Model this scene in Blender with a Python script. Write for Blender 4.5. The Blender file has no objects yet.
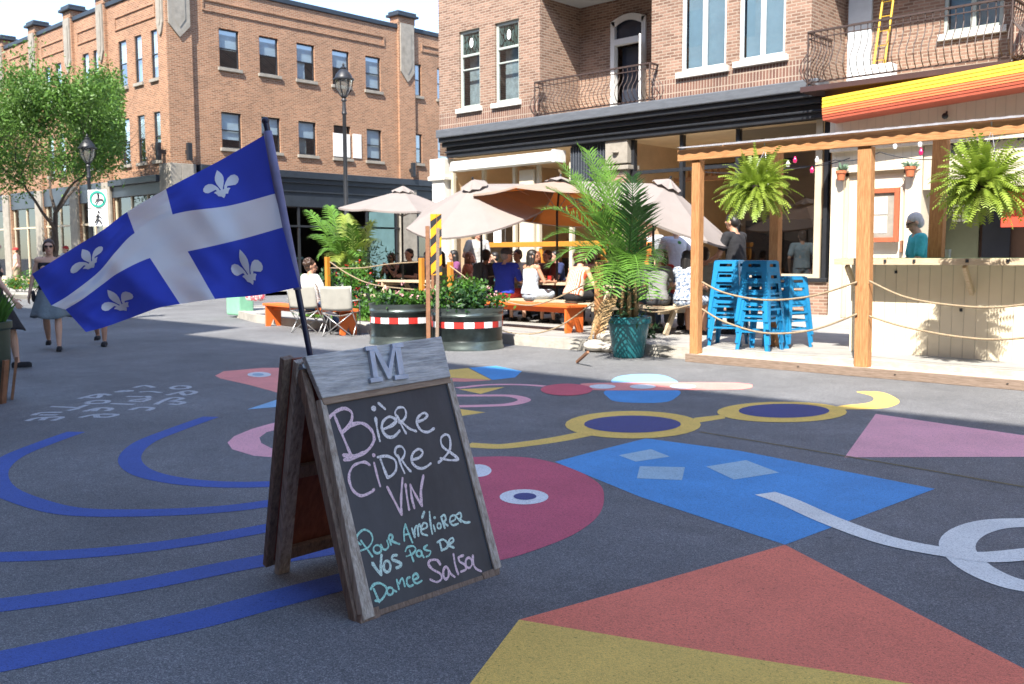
import bpy, bmesh, math, random
from mathutils import Vector, Matrix, noise
random.seed(7)
R = math.radians
scene = bpy.context.scene
COL = scene.collection
# ---------------------------------------------------------------- camera model
F = 948.0; YAW = R(43.2); PITCH = R(5.25); ROLL = R(0.25); CH = 1.4
cf = Vector((-math.sin(YAW)*math.cos(PITCH), math.cos(YAW)*math.cos(PITCH), -math.sin(PITCH)))
r0 = Vector((math.cos(YAW), math.sin(YAW), 0)); u0 = r0.cross(cf)
cr = r0*math.cos(ROLL) - u0*math.sin(ROLL); cu = r0*math.sin(ROLL) + u0*math.cos(ROLL)
CAM = Vector((0, 0, CH))
def ray(x, y): return cr*((x-512)/F) - cu*((y-342)/F) + cf
def onp(x, y, ax, v):
    d = ray(x, y); return CAM + d*((v-CAM[ax])/d[ax])
def PX(x, y, v): return onp(x, y, 0, v)
def PY(x, y, v): return onp(x, y, 1, v)
def PZ(x, y, v=0.0): return onp(x, y, 2, v)
def onplane(x, y, p0, n):
    d = ray(x, y); return CAM + d*((p0-CAM).dot(n)/d.dot(n))
def atd(x, y, dist):
    return CAM + ray(x, y)*dist
TOCAM = Vector((.685, -.729, 0)); RIGHT = Vector((.729, .685, 0))
# ---------------------------------------------------------------- tagging
def tag(o, label=None, cat=None, group=None, kind=None):
    if label: o['label'] = label
    if cat: o['category'] = cat
    if group: o['group'] = group
    if kind: o['kind'] = kind
    return o
def thing(name, label, cat, loc=(0, 0, 0), group=None, rz=0):
    o = bpy.data.objects.new(name, None); COL.objects.link(o)
    o.location = loc; o.rotation_euler = (0, 0, rz); o.empty_display_size = .1
    return tag(o, label, cat, group)
def copy_tree(o, parent=None):
    c = o.copy(); COL.objects.link(c)
    if parent is not None:
        c.parent = parent
    for ch in o.children: copy_tree(ch, c)
    return c
def wloc(o):
    v = Vector((0, 0, 0))
    while o is not None:
        v = v + Vector(o.location); o = o.parent
    return v
# ---------------------------------------------------------------- mesh builder
class MB:
    def __init__(s): s.v = []; s.f = []; s.m = []
    def add(s, vs, fs, mi=0):
        b = len(s.v); s.v += [tuple(v) for v in vs]
        for f in fs: s.f.append([b+i for i in f]); s.m.append(mi)
        return s
    def quad(s, a, b, c, d, mi=0): return s.add([a, b, c, d], [(0, 1, 2, 3)], mi)
    def poly(s, pts, mi=0): return s.add(pts, [tuple(range(len(pts)))], mi)
    def box(s, x0, y0, z0, x1, y1, z1, mi=0):
        vs = [(x, y, z) for z in (z0, z1) for y in (y0, y1) for x in (x0, x1)]
        return s.add(vs, [(0, 2, 3, 1), (4, 5, 7, 6), (0, 1, 5, 4), (2, 6, 7, 3), (0, 4, 6, 2), (1, 3, 7, 5)], mi)
    def hexa(s, b4, t4, mi=0):
        return s.add(list(b4)+list(t4), [(3, 2, 1, 0), (4, 5, 6, 7), (0, 1, 5, 4), (1, 2, 6, 5), (2, 3, 7, 6), (3, 0, 4, 7)], mi)
    def bar(s, a, b, w, h, up=(0, 0, 1), mi=0):
        a = Vector(a); b = Vector(b); d = (b-a).normalized(); up = Vector(up)
        if abs(d.dot(up)) > .98: up = Vector((1, 0, 0))
        sx = d.cross(up).normalized(); sy = sx.cross(d).normalized()
        q = [sx*(-w/2)+sy*(-h/2), sx*(w/2)+sy*(-h/2), sx*(w/2)+sy*(h/2), sx*(-w/2)+sy*(h/2)]
        return s.hexa([a+k for k in q], [b+k for k in q], mi)
    def tube(s, pts, r, n=8, mi=0, caps=True):
        pts = [Vector(p) for p in pts]; N = len(pts)
        rr = r if isinstance(r, (list, tuple)) else [r]*N
        ring = []; prev = None
        for i, p in enumerate(pts):
            d = (pts[min(i+1, N-1)]-pts[max(i-1, 0)])
            d = d.normalized() if d.length > 1e-9 else Vector((0, 0, 1))
            if prev is None:
                a = Vector((0, 0, 1)) if abs(d.z) < .9 else Vector((1, 0, 0))
                x = d.cross(a).normalized()
            else:
                x = (prev - d*prev.dot(d)).normalized()
            prev = x; y = d.cross(x)
            ring.append([p+(x*math.cos(2*math.pi*k/n)+y*math.sin(2*math.pi*k/n))*rr[i] for k in range(n)])
        vs = [v for rg in ring for v in rg]; fs = []
        for i in range(N-1):
            for k in range(n):
                k2 = (k+1) % n
                fs.append((i*n+k, i*n+k2, (i+1)*n+k2, (i+1)*n+k))
        if caps: fs += [tuple(range(n-1, -1, -1)), tuple((N-1)*n+k for k in range(n))]
        return s.add(vs, fs, mi)
    def lathe(s, prof, c, n=24, mi=0, sx=1, sy=1):
        c = Vector(c); vs = []; fs = []
        for (r, z) in prof:
            for k in range(n):
                a = 2*math.pi*k/n; vs.append(c+Vector((r*sx*math.cos(a), r*sy*math.sin(a), z)))
        for i in range(len(prof)-1):
            for k in range(n):
                k2 = (k+1) % n; fs.append((i*n+k, i*n+k2, (i+1)*n+k2, (i+1)*n+k))
        if prof[0][0] > 1e-5: fs.append(tuple(range(n-1, -1, -1)))
        if prof[-1][0] > 1e-5: fs.append(tuple((len(prof)-1)*n+k for k in range(n)))
        return s.add(vs, fs, mi)
    def ball(s, c, rx, ry=None, rz=None, n=14, mi=0, rot=None):
        ry = ry or rx; rz = rz or rx; m = max(6, n//2+2); c = Vector(c); vs = []; fs = []
        for i in range(m+1):
            t = math.pi*i/m
            for k in range(n):
                a = 2*math.pi*k/n
                p = Vector((rx*math.sin(t)*math.cos(a), ry*math.sin(t)*math.sin(a), rz*math.cos(t)))
                if rot is not None: p = rot @ p
                vs.append(c+p)
        for i in range(m):
            for k in range(n):
                k2 = (k+1) % n; fs.append((i*n+k, (i+1)*n+k, (i+1)*n+k2, i*n+k2))
        return s.add(vs, fs, mi)
    def capsule(s, a, b, ra, rb, n=12, mi=0):
        a = Vector(a); b = Vector(b); d = b-a; L = max(d.length, 1e-6); d = d/L
        pts = []; rs = []
        for t in (-1, -.87, -.5, 0): pts.append(a+d*ra*t*.999); rs.append(ra*math.sqrt(max(0.0004, 1-t*t)))
        for t in (0, .5, .87, 1): pts.append(b+d*rb*t*.999); rs.append(rb*math.sqrt(max(0.0004, 1-t*t)))
        return s.tube(pts, rs, n, mi)
    def prism(s, poly, z0, z1, mi=0):
        n = len(poly)
        a = sum(poly[i][0]*poly[(i+1) % n][1]-poly[(i+1) % n][0]*poly[i][1] for i in range(n))
        if a < 0: poly = poly[::-1]
        vs = [(p[0], p[1], z0) for p in poly]+[(p[0], p[1], z1) for p in poly]
        fs = [tuple(range(n-1, -1, -1)), tuple(range(n, 2*n))]+[(i, (i+1) % n, n+(i+1) % n, n+i) for i in range(n)]
        return s.add(vs, fs, mi)
    def build_each(s, name, mats, parent=None, **k):
        for c in s.chunks():
            last = c.build(name, mats, parent, **k)
        return last
    def chunks(s):
        root = {}
        par = list(range(len(s.v)))
        def fd(i):
            while par[i] != i: par[i] = par[par[i]]; i = par[i]
            return i
        for f in s.f:
            for q in f[1:]: par[fd(q)] = fd(f[0])
        out = {}
        for f, m in zip(s.f, s.m): out.setdefault(fd(f[0]), []).append((f, m))
        res = []
        for L in out.values():
            ids = sorted({i for f, _ in L for i in f}); mp_ = {i: k for k, i in enumerate(ids)}; c = MB(); c.v = [s.v[i] for i in ids]; c.f = [[mp_[i] for i in f] for f, _ in L]; c.m = [m for _, m in L]; res.append(c)
        return res
    def build(s, name, mats, parent=None, smooth=False, bevel=0, loc=None, merge=False):
        me = bpy.data.meshes.new(name)
        off = wloc(parent) if parent is not None else Vector(loc or (0, 0, 0))
        me.from_pydata([(v[0]-off.x, v[1]-off.y, v[2]-off.z) for v in s.v], [], s.f)
        if not isinstance(mats, (list, tuple)): mats = [mats]
        for m in mats: me.materials.append(m)
        if len(mats) > 1: me.polygons.foreach_set('material_index', s.m)
        me.update()
        if merge:
            bm = bmesh.new(); bm.from_mesh(me); bmesh.ops.remove_doubles(bm, verts=bm.verts, dist=1e-4); bm.to_mesh(me); bm.free()
        if smooth:
            me.polygons.foreach_set('use_smooth', [True]*len(me.polygons))
            if smooth != 'all':
                me.set_sharp_from_angle(angle=R(38))
        o = bpy.data.objects.new(name, me); COL.objects.link(o)
        if parent is not None: o.parent = parent
        elif loc is not None: o.location = loc
        if bevel:
            md = o.modifiers.new('b', 'BEVEL'); md.width = bevel; md.segments = 2; md.limit_method = 'ANGLE'
        return o
def spline(pts, n=6, closed=False):
    out = []; N = len(pts); P = [Vector(p) for p in pts]
    g = (lambda i: P[i % N]) if closed else (lambda i: P[max(0, min(N-1, i))])
    for i in range(N if closed else N-1):
        p0, p1, p2, p3 = g(i-1), g(i), g(i+1), g(i+2)
        for k in range(n):
            t = k/n
            out.append(.5*((2*p1)+(p2-p0)*t+(2*p0-5*p1+4*p2-p3)*t*t+(3*p1-p0-3*p2+p3)*t**3))
    if not closed: out.append(P[-1])
    return out
# ---------------------------------------------------------------- materials
def nt(name):
    m = bpy.data.materials.new(name); m.use_nodes = True
    n = m.node_tree; b = n.nodes['Principled BSDF']; return m, n, b
def N(n, t, **k):
    o = n.nodes.new(t)
    for a, v in k.items():
        if a in o.inputs: o.inputs[a].default_value = v
        else: setattr(o, a, v)
    return o
def c4(c): return (c[0], c[1], c[2], 1)
def posn(n):
    return N(n, 'ShaderNodeTexCoord').outputs['Object']
def mat(name, col, rough=.7, var=.15, scale=8, bump=0, metal=0, bscale=None, spec=.5, col2=None, stretch=None, fac=None, transl=0, detail=5):
    m, n, b = nt(name)
    co = posn(n)
    if stretch:
        mp = N(n, 'ShaderNodeMapping'); mp.inputs['Scale'].default_value = stretch; n.links.new(co, mp.inputs[0]); co = mp.outputs[0]
    t = N(n, 'ShaderNodeTexNoise', Scale=scale, Detail=detail, Roughness=.65); n.links.new(co, t.inputs['Vector'])
    r = N(n, 'ShaderNodeValToRGB'); e = r.color_ramp.elements
    lo, hi = fac or (.3, .7)
    e[0].position = lo; e[1].position = hi
    if col2 is None: e[0].color = c4([c*(1-var) for c in col]); e[1].color = c4([min(1, c*(1+var)) for c in col])
    else: e[0].color = c4(col); e[1].color = c4(col2)
    n.links.new(t.outputs['Fac'], r.inputs[0]); n.links.new(r.outputs[0], b.inputs['Base Color'])
    b.inputs['Roughness'].default_value = rough; b.inputs['Metallic'].default_value = metal
    b.inputs['Specular IOR Level'].default_value = spec
    if bump:
        t2 = N(n, 'ShaderNodeTexNoise', Scale=bscale or scale*4, Detail=4); n.links.new(co, t2.inputs['Vector'])
        bp = N(n, 'ShaderNodeBump', Strength=bump, Distance=.02); n.links.new(t2.outputs['Fac'], bp.inputs['Height'])
        n.links.new(bp.outputs[0], b.inputs['Normal'])
    if transl:
        tr = N(n, 'ShaderNodeBsdfTranslucent'); n.links.new(r.outputs[0], tr.inputs['Color'])
        mx = N(n, 'ShaderNodeMixShader'); mx.inputs[0].default_value = transl
        n.links.new(b.outputs[0], mx.inputs[1]); n.links.new(tr.outputs[0], mx.inputs[2])
        n.links.new(mx.outputs[0], n.nodes['Material Output'].inputs[0])
    return m
def brickmat(name, cols, mortar, bw=.21, bh=.067, ms=.009, soldier=False, rough=.85, patch=.25):
    m, n, b = nt(name)
    g = N(n, 'ShaderNodeNewGeometry'); sp = N(n, 'ShaderNodeSeparateXYZ'); n.links.new(g.outputs['Position'], sp.inputs[0])
    ad = N(n, 'ShaderNodeMath', operation='ADD'); n.links.new(sp.outputs[0], ad.inputs[0]); n.links.new(sp.outputs[1], ad.inputs[1])
    cb = N(n, 'ShaderNodeCombineXYZ')
    if soldier: n.links.new(sp.outputs[2], cb.inputs[0]); n.links.new(ad.outputs[0], cb.inputs[1])
    else: n.links.new(ad.outputs[0], cb.inputs[0]); n.links.new(sp.outputs[2], cb.inputs[1])
    br = N(n, 'ShaderNodeTexBrick', Scale=1.0)
    br.inputs['Brick Width'].default_value = bw; br.inputs['Row Height'].default_value = bh
    br.inputs['Mortar Size'].default_value = ms; br.inputs['Mortar Smooth'].default_value = .2
    br.inputs['Color1'].default_value = c4(cols[0]); br.inputs['Color2'].default_value = c4(cols[1]); br.inputs['Mortar'].default_value = c4(mortar)
    if soldier: br.offset = 0
    n.links.new(cb.outputs[0], br.inputs['Vector'])
    # a third brick tone picked per brick
    wn = N(n, 'ShaderNodeTexNoise', Scale=.7, Detail=6, Roughness=.7); n.links.new(g.outputs['Position'], wn.inputs['Vector'])
    mr = N(n, 'ShaderNodeMapRange'); n.links.new(wn.outputs['Fac'], mr.inputs[0])
    mr.inputs[1].default_value = .3; mr.inputs[2].default_value = .7; mr.inputs[3].default_value = 1-patch; mr.inputs[4].default_value = 1+patch*.6
    vm = N(n, 'ShaderNodeVectorMath', operation='SCALE'); n.links.new(br.outputs['Color'], vm.inputs[0]); n.links.new(mr.outputs[0], vm.inputs['Scale'])
    n.links.new(vm.outputs[0], b.inputs['Base Color'])
    bp = N(n, 'ShaderNodeBump', Strength=.6, Distance=.01); bp.invert = True
    n.links.new(br.outputs['Fac'], bp.inputs['Height']); n.links.new(bp.outputs[0], b.inputs['Normal'])
    b.inputs['Roughness'].default_value = rough
    return m
def glassmat(name, tint=(.8, .9, .95), refl=.3, rough=.02, body=0.0, bodycol=(.02, .03, .04)):
    m, n, b = nt(name)
    tr = N(n, 'ShaderNodeBsdfTransparent', Color=c4(tint)); gl = N(n, 'ShaderNodeBsdfGlossy', Roughness=rough)
    lw = N(n, 'ShaderNodeLayerWeight', Blend=.35)
    mr = N(n, 'ShaderNodeMapRange'); n.links.new(lw.outputs['Facing'], mr.inputs[0])
    mr.inputs[3].default_value = refl; mr.inputs[4].default_value = .3 if refl < .15 else .8
    mx = N(n, 'ShaderNodeMixShader'); n.links.new(mr.outputs[0], mx.inputs[0]); n.links.new(tr.outputs[0], mx.inputs[1]); n.links.new(gl.outputs[0], mx.inputs[2])
    last = mx
    if body:
        df = N(n, 'ShaderNodeBsdfDiffuse', Color=c4(bodycol)); m2 = N(n, 'ShaderNodeMixShader'); m2.inputs[0].default_value = body
        n.links.new(mx.outputs[0], m2.inputs[1]); n.links.new(df.outputs[0], m2.inputs[2]); last = m2
    n.links.new(last.outputs[0], n.nodes['Material Output'].inputs[0]); return m
def emit(name, col, s):
    m, n, b = nt(name); b.inputs['Base Color'].default_value = c4(col)
    b.inputs['Emission Color'].default_value = c4(col); b.inputs['Emission Strength'].default_value = s; return m
def woodmat(name, a, c, axis=2, rough=.75, scale=6, bump=.25, stretch=14):
    st = [stretch]*3; st[axis] = 1.2
    return mat(name, a, rough, col2=c, scale=scale, stretch=tuple(st), bump=bump, bscale=scale*2, fac=(.35, .65), detail=8)
def aggregate(n, co):
    """random value per stone of the asphalt, and the height of the stones"""
    v = N(n, 'ShaderNodeTexVoronoi', Scale=210); v2 = N(n, 'ShaderNodeTexVoronoi', Scale=420)
    for q in (v, v2): n.links.new(co, q.inputs['Vector'])
    a = N(n, 'ShaderNodeSeparateColor'); b_ = N(n, 'ShaderNodeSeparateColor'); n.links.new(v.outputs['Color'], a.inputs[0]); n.links.new(v2.outputs['Color'], b_.inputs[0])
    m = N(n, 'ShaderNodeMath', operation='MULTIPLY_ADD'); n.links.new(a.outputs[0], m.inputs[0]); m.inputs[1].default_value = .55
    m2 = N(n, 'ShaderNodeMath', operation='MULTIPLY'); n.links.new(b_.outputs[1], m2.inputs[0]); m2.inputs[1].default_value = .45; n.links.new(m2.outputs[0], m.inputs[2])
    return m.outputs[0], v.outputs['Distance']
def asphalt(name):
    m, n, b = nt(name); co = posn(n)
    val, dist = aggregate(n, co)
    r = N(n, 'ShaderNodeValToRGB'); e = r.color_ramp.elements
    e[0].position = .1; e[0].color = (.065, .068, .073, 1); e[1].position = .65; e[1].color = (.16, .162, .166, 1); x = e.new(.93); x.color = (.34, .34, .335, 1)
    n.links.new(val, r.inputs[0])
    t2 = N(n, 'ShaderNodeTexNoise', Scale=.5, Detail=7, Roughness=.65); t4 = N(n, 'ShaderNodeTexNoise', Scale=5, Detail=6, Roughness=.7)
    for t in (t2, t4): n.links.new(co, t.inputs['Vector'])
    mr = N(n, 'ShaderNodeMapRange'); n.links.new(t2.outputs['Fac'], mr.inputs[0]); mr.inputs[1].default_value = .3; mr.inputs[2].default_value = .7; mr.inputs[3].default_value = .68; mr.inputs[4].default_value = 1.28
    mr2 = N(n, 'ShaderNodeMapRange'); n.links.new(t4.outputs['Fac'], mr2.inputs[0]); mr2.inputs[1].default_value = .25; mr2.inputs[2].default_value = .75; mr2.inputs[3].default_value = .85; mr2.inputs[4].default_value = 1.15
    # dark gum and oil spots
    sp = N(n, 'ShaderNodeTexVoronoi', Scale=1.7); n.links.new(co, sp.inputs['Vector'])
    sm = N(n, 'ShaderNodeMapRange'); n.links.new(sp.outputs['Distance'], sm.inputs[0]); sm.inputs[1].default_value = .02; sm.inputs[2].default_value = .045; sm.inputs[3].default_value = .6; sm.inputs[4].default_value = 1
    mm = N(n, 'ShaderNodeMath', operation='MULTIPLY'); n.links.new(mr.outputs[0], mm.inputs[0]); n.links.new(mr2.outputs[0], mm.inputs[1])
    m3 = N(n, 'ShaderNodeMath', operation='MULTIPLY'); n.links.new(mm.outputs[0], m3.inputs[0]); n.links.new(sm.outputs[0], m3.inputs[1])
    sc = N(n, 'ShaderNodeVectorMath', operation='SCALE'); n.links.new(r.outputs[0], sc.inputs[0]); n.links.new(m3.outputs[0], sc.inputs['Scale'])
    n.links.new(sc.outputs[0], b.inputs['Base Color']); b.inputs['Roughness'].default_value = .8
    bp = N(n, 'ShaderNodeBump', Strength=.6, Distance=.004); bp.invert = True; n.links.new(dist, bp.inputs['Height']); n.links.new(bp.outputs[0], b.inputs['Normal'])
    return m
def holes(n, shader, co, scale, lo, hi, amount):
    """worn flecks: the layer is missing where a fine noise is low"""
    t = N(n, 'ShaderNodeTexNoise', Scale=scale, Detail=6, Roughness=.75); n.links.new(co, t.inputs['Vector'])
    mr = N(n, 'ShaderNodeMapRange'); n.links.new(t.outputs['Fac'], mr.inputs[0]); mr.inputs[1].default_value = lo; mr.inputs[2].default_value = hi; mr.inputs[3].default_value = 1-amount; mr.inputs[4].default_value = 1
    tr = N(n, 'ShaderNodeBsdfTransparent'); mx = N(n, 'ShaderNodeMixShader'); n.links.new(mr.outputs[0], mx.inputs[0]); n.links.new(tr.outputs[0], mx.inputs[1]); n.links.new(shader, mx.inputs[2])
    n.links.new(mx.outputs[0], n.nodes['Material Output'].inputs[0])
def paintmat(name, col, wear=.5):
    """road paint that keeps the stones of the asphalt and is worn through in flecks"""
    m, n, b = nt(name); co = posn(n); val, dist = aggregate(n, co)
    r = N(n, 'ShaderNodeValToRGB'); e = r.color_ramp.elements
    e[0].position = .05; e[0].color = c4([c*.68 for c in col]); e[1].position = .45; e[1].color = c4(col); x = e.new(.95); x.color = c4([min(1, c*1.18+.015) for c in col])
    n.links.new(val, r.inputs[0])
    t2 = N(n, 'ShaderNodeTexNoise', Scale=1.6, Detail=7, Roughness=.7); n.links.new(co, t2.inputs['Vector'])
    mr = N(n, 'ShaderNodeMapRange'); n.links.new(t2.outputs['Fac'], mr.inputs[0]); mr.inputs[1].default_value = .3; mr.inputs[2].default_value = .7; mr.inputs[3].default_value = .86; mr.inputs[4].default_value = 1.1
    sc = N(n, 'ShaderNodeVectorMath', operation='SCALE'); n.links.new(r.outputs[0], sc.inputs[0]); n.links.new(mr.outputs[0], sc.inputs['Scale']); n.links.new(sc.outputs[0], b.inputs['Base Color'])
    b.inputs['Roughness'].default_value = .75
    bp = N(n, 'ShaderNodeBump', Strength=.5, Distance=.004); bp.invert = True; n.links.new(dist, bp.inputs['Height']); n.links.new(bp.outputs[0], b.inputs['Normal'])
    holes(n, b.outputs[0], co, 70, .34, .43, .5)
    return m
def chalkmat(name, col, lo=.38, hi=.52, amount=.75):
    m, n, b = nt(name); co = posn(n); b.inputs['Base Color'].default_value = c4(col); b.inputs['Roughness'].default_value = .95
    holes(n, b.outputs[0], co, 260, lo, hi, amount); return m
M = {}
M['asphalt'] = asphalt('asphalt')
M['concrete'] = mat('concrete', (.3, .29, .27), .9, .18, 3, bump=.3, bscale=60)
M['kerb'] = mat('kerb', (.36, .34, .3), .9, .2, 5, bump=.5, bscale=40)
M['brickL'] = brickmat('brick_tan', [(.37, .17, .09), (.2, .083, .042)], (.38, .27, .18), patch=.18, ms=.012)
M['brickR'] = brickmat('brick_rose', [(.3, .178, .125), (.155, .082, .055)], (.33, .26, .2), patch=.16, ms=.011)
M['soldier'] = brickmat('brick_soldier', [(.2, .1, .07), (.13, .06, .045)], (.34, .27, .21), bw=.21, bh=.075, ms=.013, soldier=True)
M['stone'] = mat('stone', (.27, .245, .205), .9, .2, 4, bump=.3, bscale=40)
M['stonew'] = mat('white_stone', (.62, .6, .55), .85, .1, 4, bump=.15)
M['coping'] = mat('dark_coping', (.022, .03, .04), .5, .2, 4)
M['black'] = mat('black_metal', (.018, .02, .024), .45, .25, 6)
M['rail'] = mat('rail_iron', (.05, .03, .025), .6, .3, 12)
M['dkfront'] = mat('dark_shopfront', (.025, .032, .042), .4, .2, 3)
M['cornice'] = mat('cornice_grey', (.1, .11, .125), .55, .2, 3, stretch=(1, 1, 6))
M['winw'] = mat('white_frame', (.68, .68, .66), .5, .06, 6)
M['wingrey'] = mat('greygreen_frame', (.38, .42, .38), .5, .1, 6)
M['blind'] = mat('blind', (.74, .79, .82), .8, .08, 3, stretch=(1, 1, 12))
M['dark'] = mat('dark_interior', (.02, .02, .022), .9, .3, 2)
M['glass'] = glassmat('glass', refl=.22)
M['glassd'] = glassmat('dark_glass', tint=(.35, .38, .4), refl=.12)
M['wall_in'] = mat('interior_wall', (.66, .49, .32), .8, .1, 2)
M['ceil_in'] = mat('interior_ceiling', (.8, .62, .4), .8, .08, 2)
M['floor_in'] = mat('interior_floor', (.5, .42, .32), .6, .2, 3)
M['awn_white'] = mat('awning_white', (.62, .64, .62), .5, .06, 4)
M['beige'] = mat('beige_boards', (.5, .45, .35), .6, .05, 3)
M['beige2'] = mat('beige_trim', (.5, .42, .3), .6, .08, 3)
M['yellow'] = mat('yellow_awning', (.75, .45, .03), .55, .1, 6)
M['orange'] = mat('orange_awning', (.62, .17, .06), .55, .12, 6)
M['redaw'] = mat('red_awning', (.42, .09, .05), .55, .12, 6)
M['cedar'] = woodmat('cedar', (.3, .13, .045), (.48, .24, .1), 2)
M['cedarx'] = woodmat('cedar_x', (.3, .13, .045), (.48, .24, .1), 0)
M['oldwood'] = woodmat('weathered_edge', (.15, .105, .075), (.27, .2, .155), 0)
M['deck'] = woodmat('deck_boards', (.46, .4, .31), (.66, .6, .48), 0, bump=.2)
M['rope'] = mat('rope', (.33, .25, .16), .9, .3, 60, bump=.6, bscale=150)
M['benchor'] = mat('orange_paint', (.68, .14, .025), .55, .1, 6)
M['mustard'] = mat('mustard_paint', (.5, .2, .025), .55, .1, 6)
M['paleplank'] = woodmat('pale_plank', (.4, .31, .2), (.55, .45, .32), 0)
M['galv'] = mat('galvanised', (.12, .15, .145), .32, .3, 4, metal=.75, stretch=(1, 1, 4))
M['galvd'] = mat('tank_dark', (.014, .02, .02), .3, .4, 9, metal=.3)
M['tred'] = mat('tape_red', (.5, .03, .025), .4, .1, 8)
M['twhite'] = mat('tape_white', (.66, .68, .7), .4, .06, 8)
M['soil'] = mat('soil', (.035, .025, .018), .95, .3, 20)
M['teal'] = mat('teal_glaze', (.012, .13, .15), .25, .3, 3)
M['terra'] = mat('terracotta', (.42, .12, .05), .7, .12, 12)
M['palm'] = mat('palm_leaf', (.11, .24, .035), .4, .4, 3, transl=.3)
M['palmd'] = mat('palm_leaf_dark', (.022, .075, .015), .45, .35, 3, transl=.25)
M['palmdry'] = mat('palm_leaf_dry', (.4, .26, .12), .7, .2, 6, transl=.2)
M['fern'] = mat('fern_leaf', (.2, .3, .03), .5, .3, 4, transl=.35, col2=(.34, .43, .07), fac=(.35, .75))
M['leaf'] = mat('tree_leaf', (.095, .2, .03), .5, .45, 1.2, transl=.35)
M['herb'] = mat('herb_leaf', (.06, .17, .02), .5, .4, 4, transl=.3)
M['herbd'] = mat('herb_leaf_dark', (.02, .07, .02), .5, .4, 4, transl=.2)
M['grass'] = mat('grass', (.12, .28, .03), .7, .3, 6, transl=.2)
M['bark'] = mat('bark', (.07, .052, .04), .9, .3, 14, bump=.6)
M['flowero'] = mat('orange_flower', (.75, .25, .02), .6, .2, 9, transl=.3)
M['flowerr'] = mat('red_flower', (.6, .02, .02), .6, .2, 9, transl=.2)
M['flowerp'] = mat('pink_flower', (.62, .3, .32), .6, .2, 9, transl=.2)
M['stool'] = mat('stool_blue', (.01, .2, .42), .32, .12, 4)
M['canvas'] = mat('umbrella_canvas', (.27, .238, .222), .9, .06, 2, transl=.12, spec=.2)
M['canvaso'] = mat('umbrella_lining', (.7, .26, .07), .85, .08, 3, transl=.6)
M['canvas2'] = mat('thin_canvas', (.5, .4, .33), .9, .06, 2, transl=.45, spec=.2)
M['chairfab'] = mat('chair_fabric', (.36, .35, .31), .85, .1, 6)
M['steel'] = mat('steel_tube', (.4, .4, .4), .35, .1, 8, metal=.7)
M['white'] = mat('white_paint', (.75, .75, .73), .6, .04, 6)
M['paper'] = mat('paper', (.8, .8, .78), .8, .03, 6)
M['sand'] = mat('sandbag', (.62, .57, .5), .9, .15, 10, bump=.4)
M['turfgreen'] = mat('green_counter', (.12, .2, .08), .7, .2, 20)
M['ladder'] = mat('ladder_yellow', (.7, .42, .03), .5, .1, 6)
M['hilite'] = mat('hazard_yellow', (.7, .3, .01), .5, .1, 9)
M['red'] = mat('poster_red', (.62, .06, .03), .6, .08, 6)
M['signgreen'] = mat('sign_green', (.01, .3, .22), .5, .05, 6)
M['rust'] = mat('rusty_steel', (.22, .1, .05), .7, .3, 14)
M['ivory'] = mat('ivory', (.6, .58, .5), .6, .05, 4)
M['screen'] = mat('screen_dark', (.03, .035, .05), .25, .1, 3)
# ---------------------------------------------------------------- frames on facades
class Fr:
    """facade frame: a runs along the wall, z up, d outward from the wall plane"""
    def __init__(s, ax, val, out): s.ax, s.val, s.out = ax, val, out
    def p(s, a, z, d=0):
        w = s.val+s.out*d
        return (w, a, z) if s.ax == 0 else (a, w, z)
    def box(s, mb, a0, a1, z0, z1, d0, d1, mi=0):
        p, q = s.p(a0, z0, d0), s.p(a1, z1, d1)
        lo = [min(p[i], q[i]) for i in range(3)]; hi = [max(p[i], q[i]) for i in range(3)]
        return mb.box(*lo, *hi, mi)
    def rect(s, mb, a0, a1, z0, z1, d=0, mi=0):
        vs = [s.p(a0, z0, d), s.p(a1, z0, d), s.p(a1, z1, d), s.p(a0, z1, d)]
        if (s.ax == 0) == (s.out < 0): vs = vs[::-1]
        return mb.quad(*vs, mi)
def holed(mb, fr, a0, a1, z0, z1, holes, depth=.14, mi=0):
    A = sorted({a0, a1, *[h[0] for h in holes], *[h[1] for h in holes]}); A = [a for a in A if a0 <= a <= a1]
    Zs = sorted({z0, z1, *[h[2] for h in holes], *[h[3] for h in holes]}); Zs = [z for z in Zs if z0 <= z <= z1]
    for i in range(len(A)-1):
        run = None
        for j in range(len(Zs)-1):
            am, zm = (A[i]+A[i+1])/2, (Zs[j]+Zs[j+1])/2
            if any(h[0] < am < h[1] and h[2] < zm < h[3] for h in holes):
                if run: fr.rect(mb, A[i], A[i+1], run[0], run[1], 0, mi); run = None
            else: run = (run[0], Zs[j+1]) if run else (Zs[j], Zs[j+1])
        if run: fr.rect(mb, A[i], A[i+1], run[0], run[1], 0, mi)
    for h in holes:
        b0, b1, y0, y1 = h[:4]; dd = h[4] if len(h) > 4 else depth; k = fr.p
        mb.quad(k(b0, y0), k(b0, y0, -dd), k(b0, y1, -dd), k(b0, y1), mi); mb.quad(k(b1, y0), k(b1, y1), k(b1, y1, -dd), k(b1, y0, -dd), mi)
        (len(h) < 6) and mb.quad(k(b0, y0), k(b1, y0), k(b1, y0, -dd), k(b0, y0, -dd), mi); mb.quad(k(b0, y1), k(b0, y1, -dd), k(b1, y1, -dd), k(b1, y1), mi)
def leafcloud(mb, pts, size, up=.3, mi=0, aspect=2.0, fold=False):
    for p in pts:
        s_ = size*random.uniform(.6, 1.3); d = Vector((random.gauss(0, 1), random.gauss(0, 1), random.gauss(0, 1)-up)).normalized()
        q = d.cross(Vector((random.gauss(0, 1), random.gauss(0, 1), random.gauss(0, 1)))).normalized()
        a = p; b = p+d*s_; w = q*s_/aspect/2; mid = p+d*s_*.45
        mb.add([a, mid+w, b, mid-w], [(0, 1, 2, 3)], mi)
SKY, SUN, EXPO = .15, 3.4, 1.88
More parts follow.
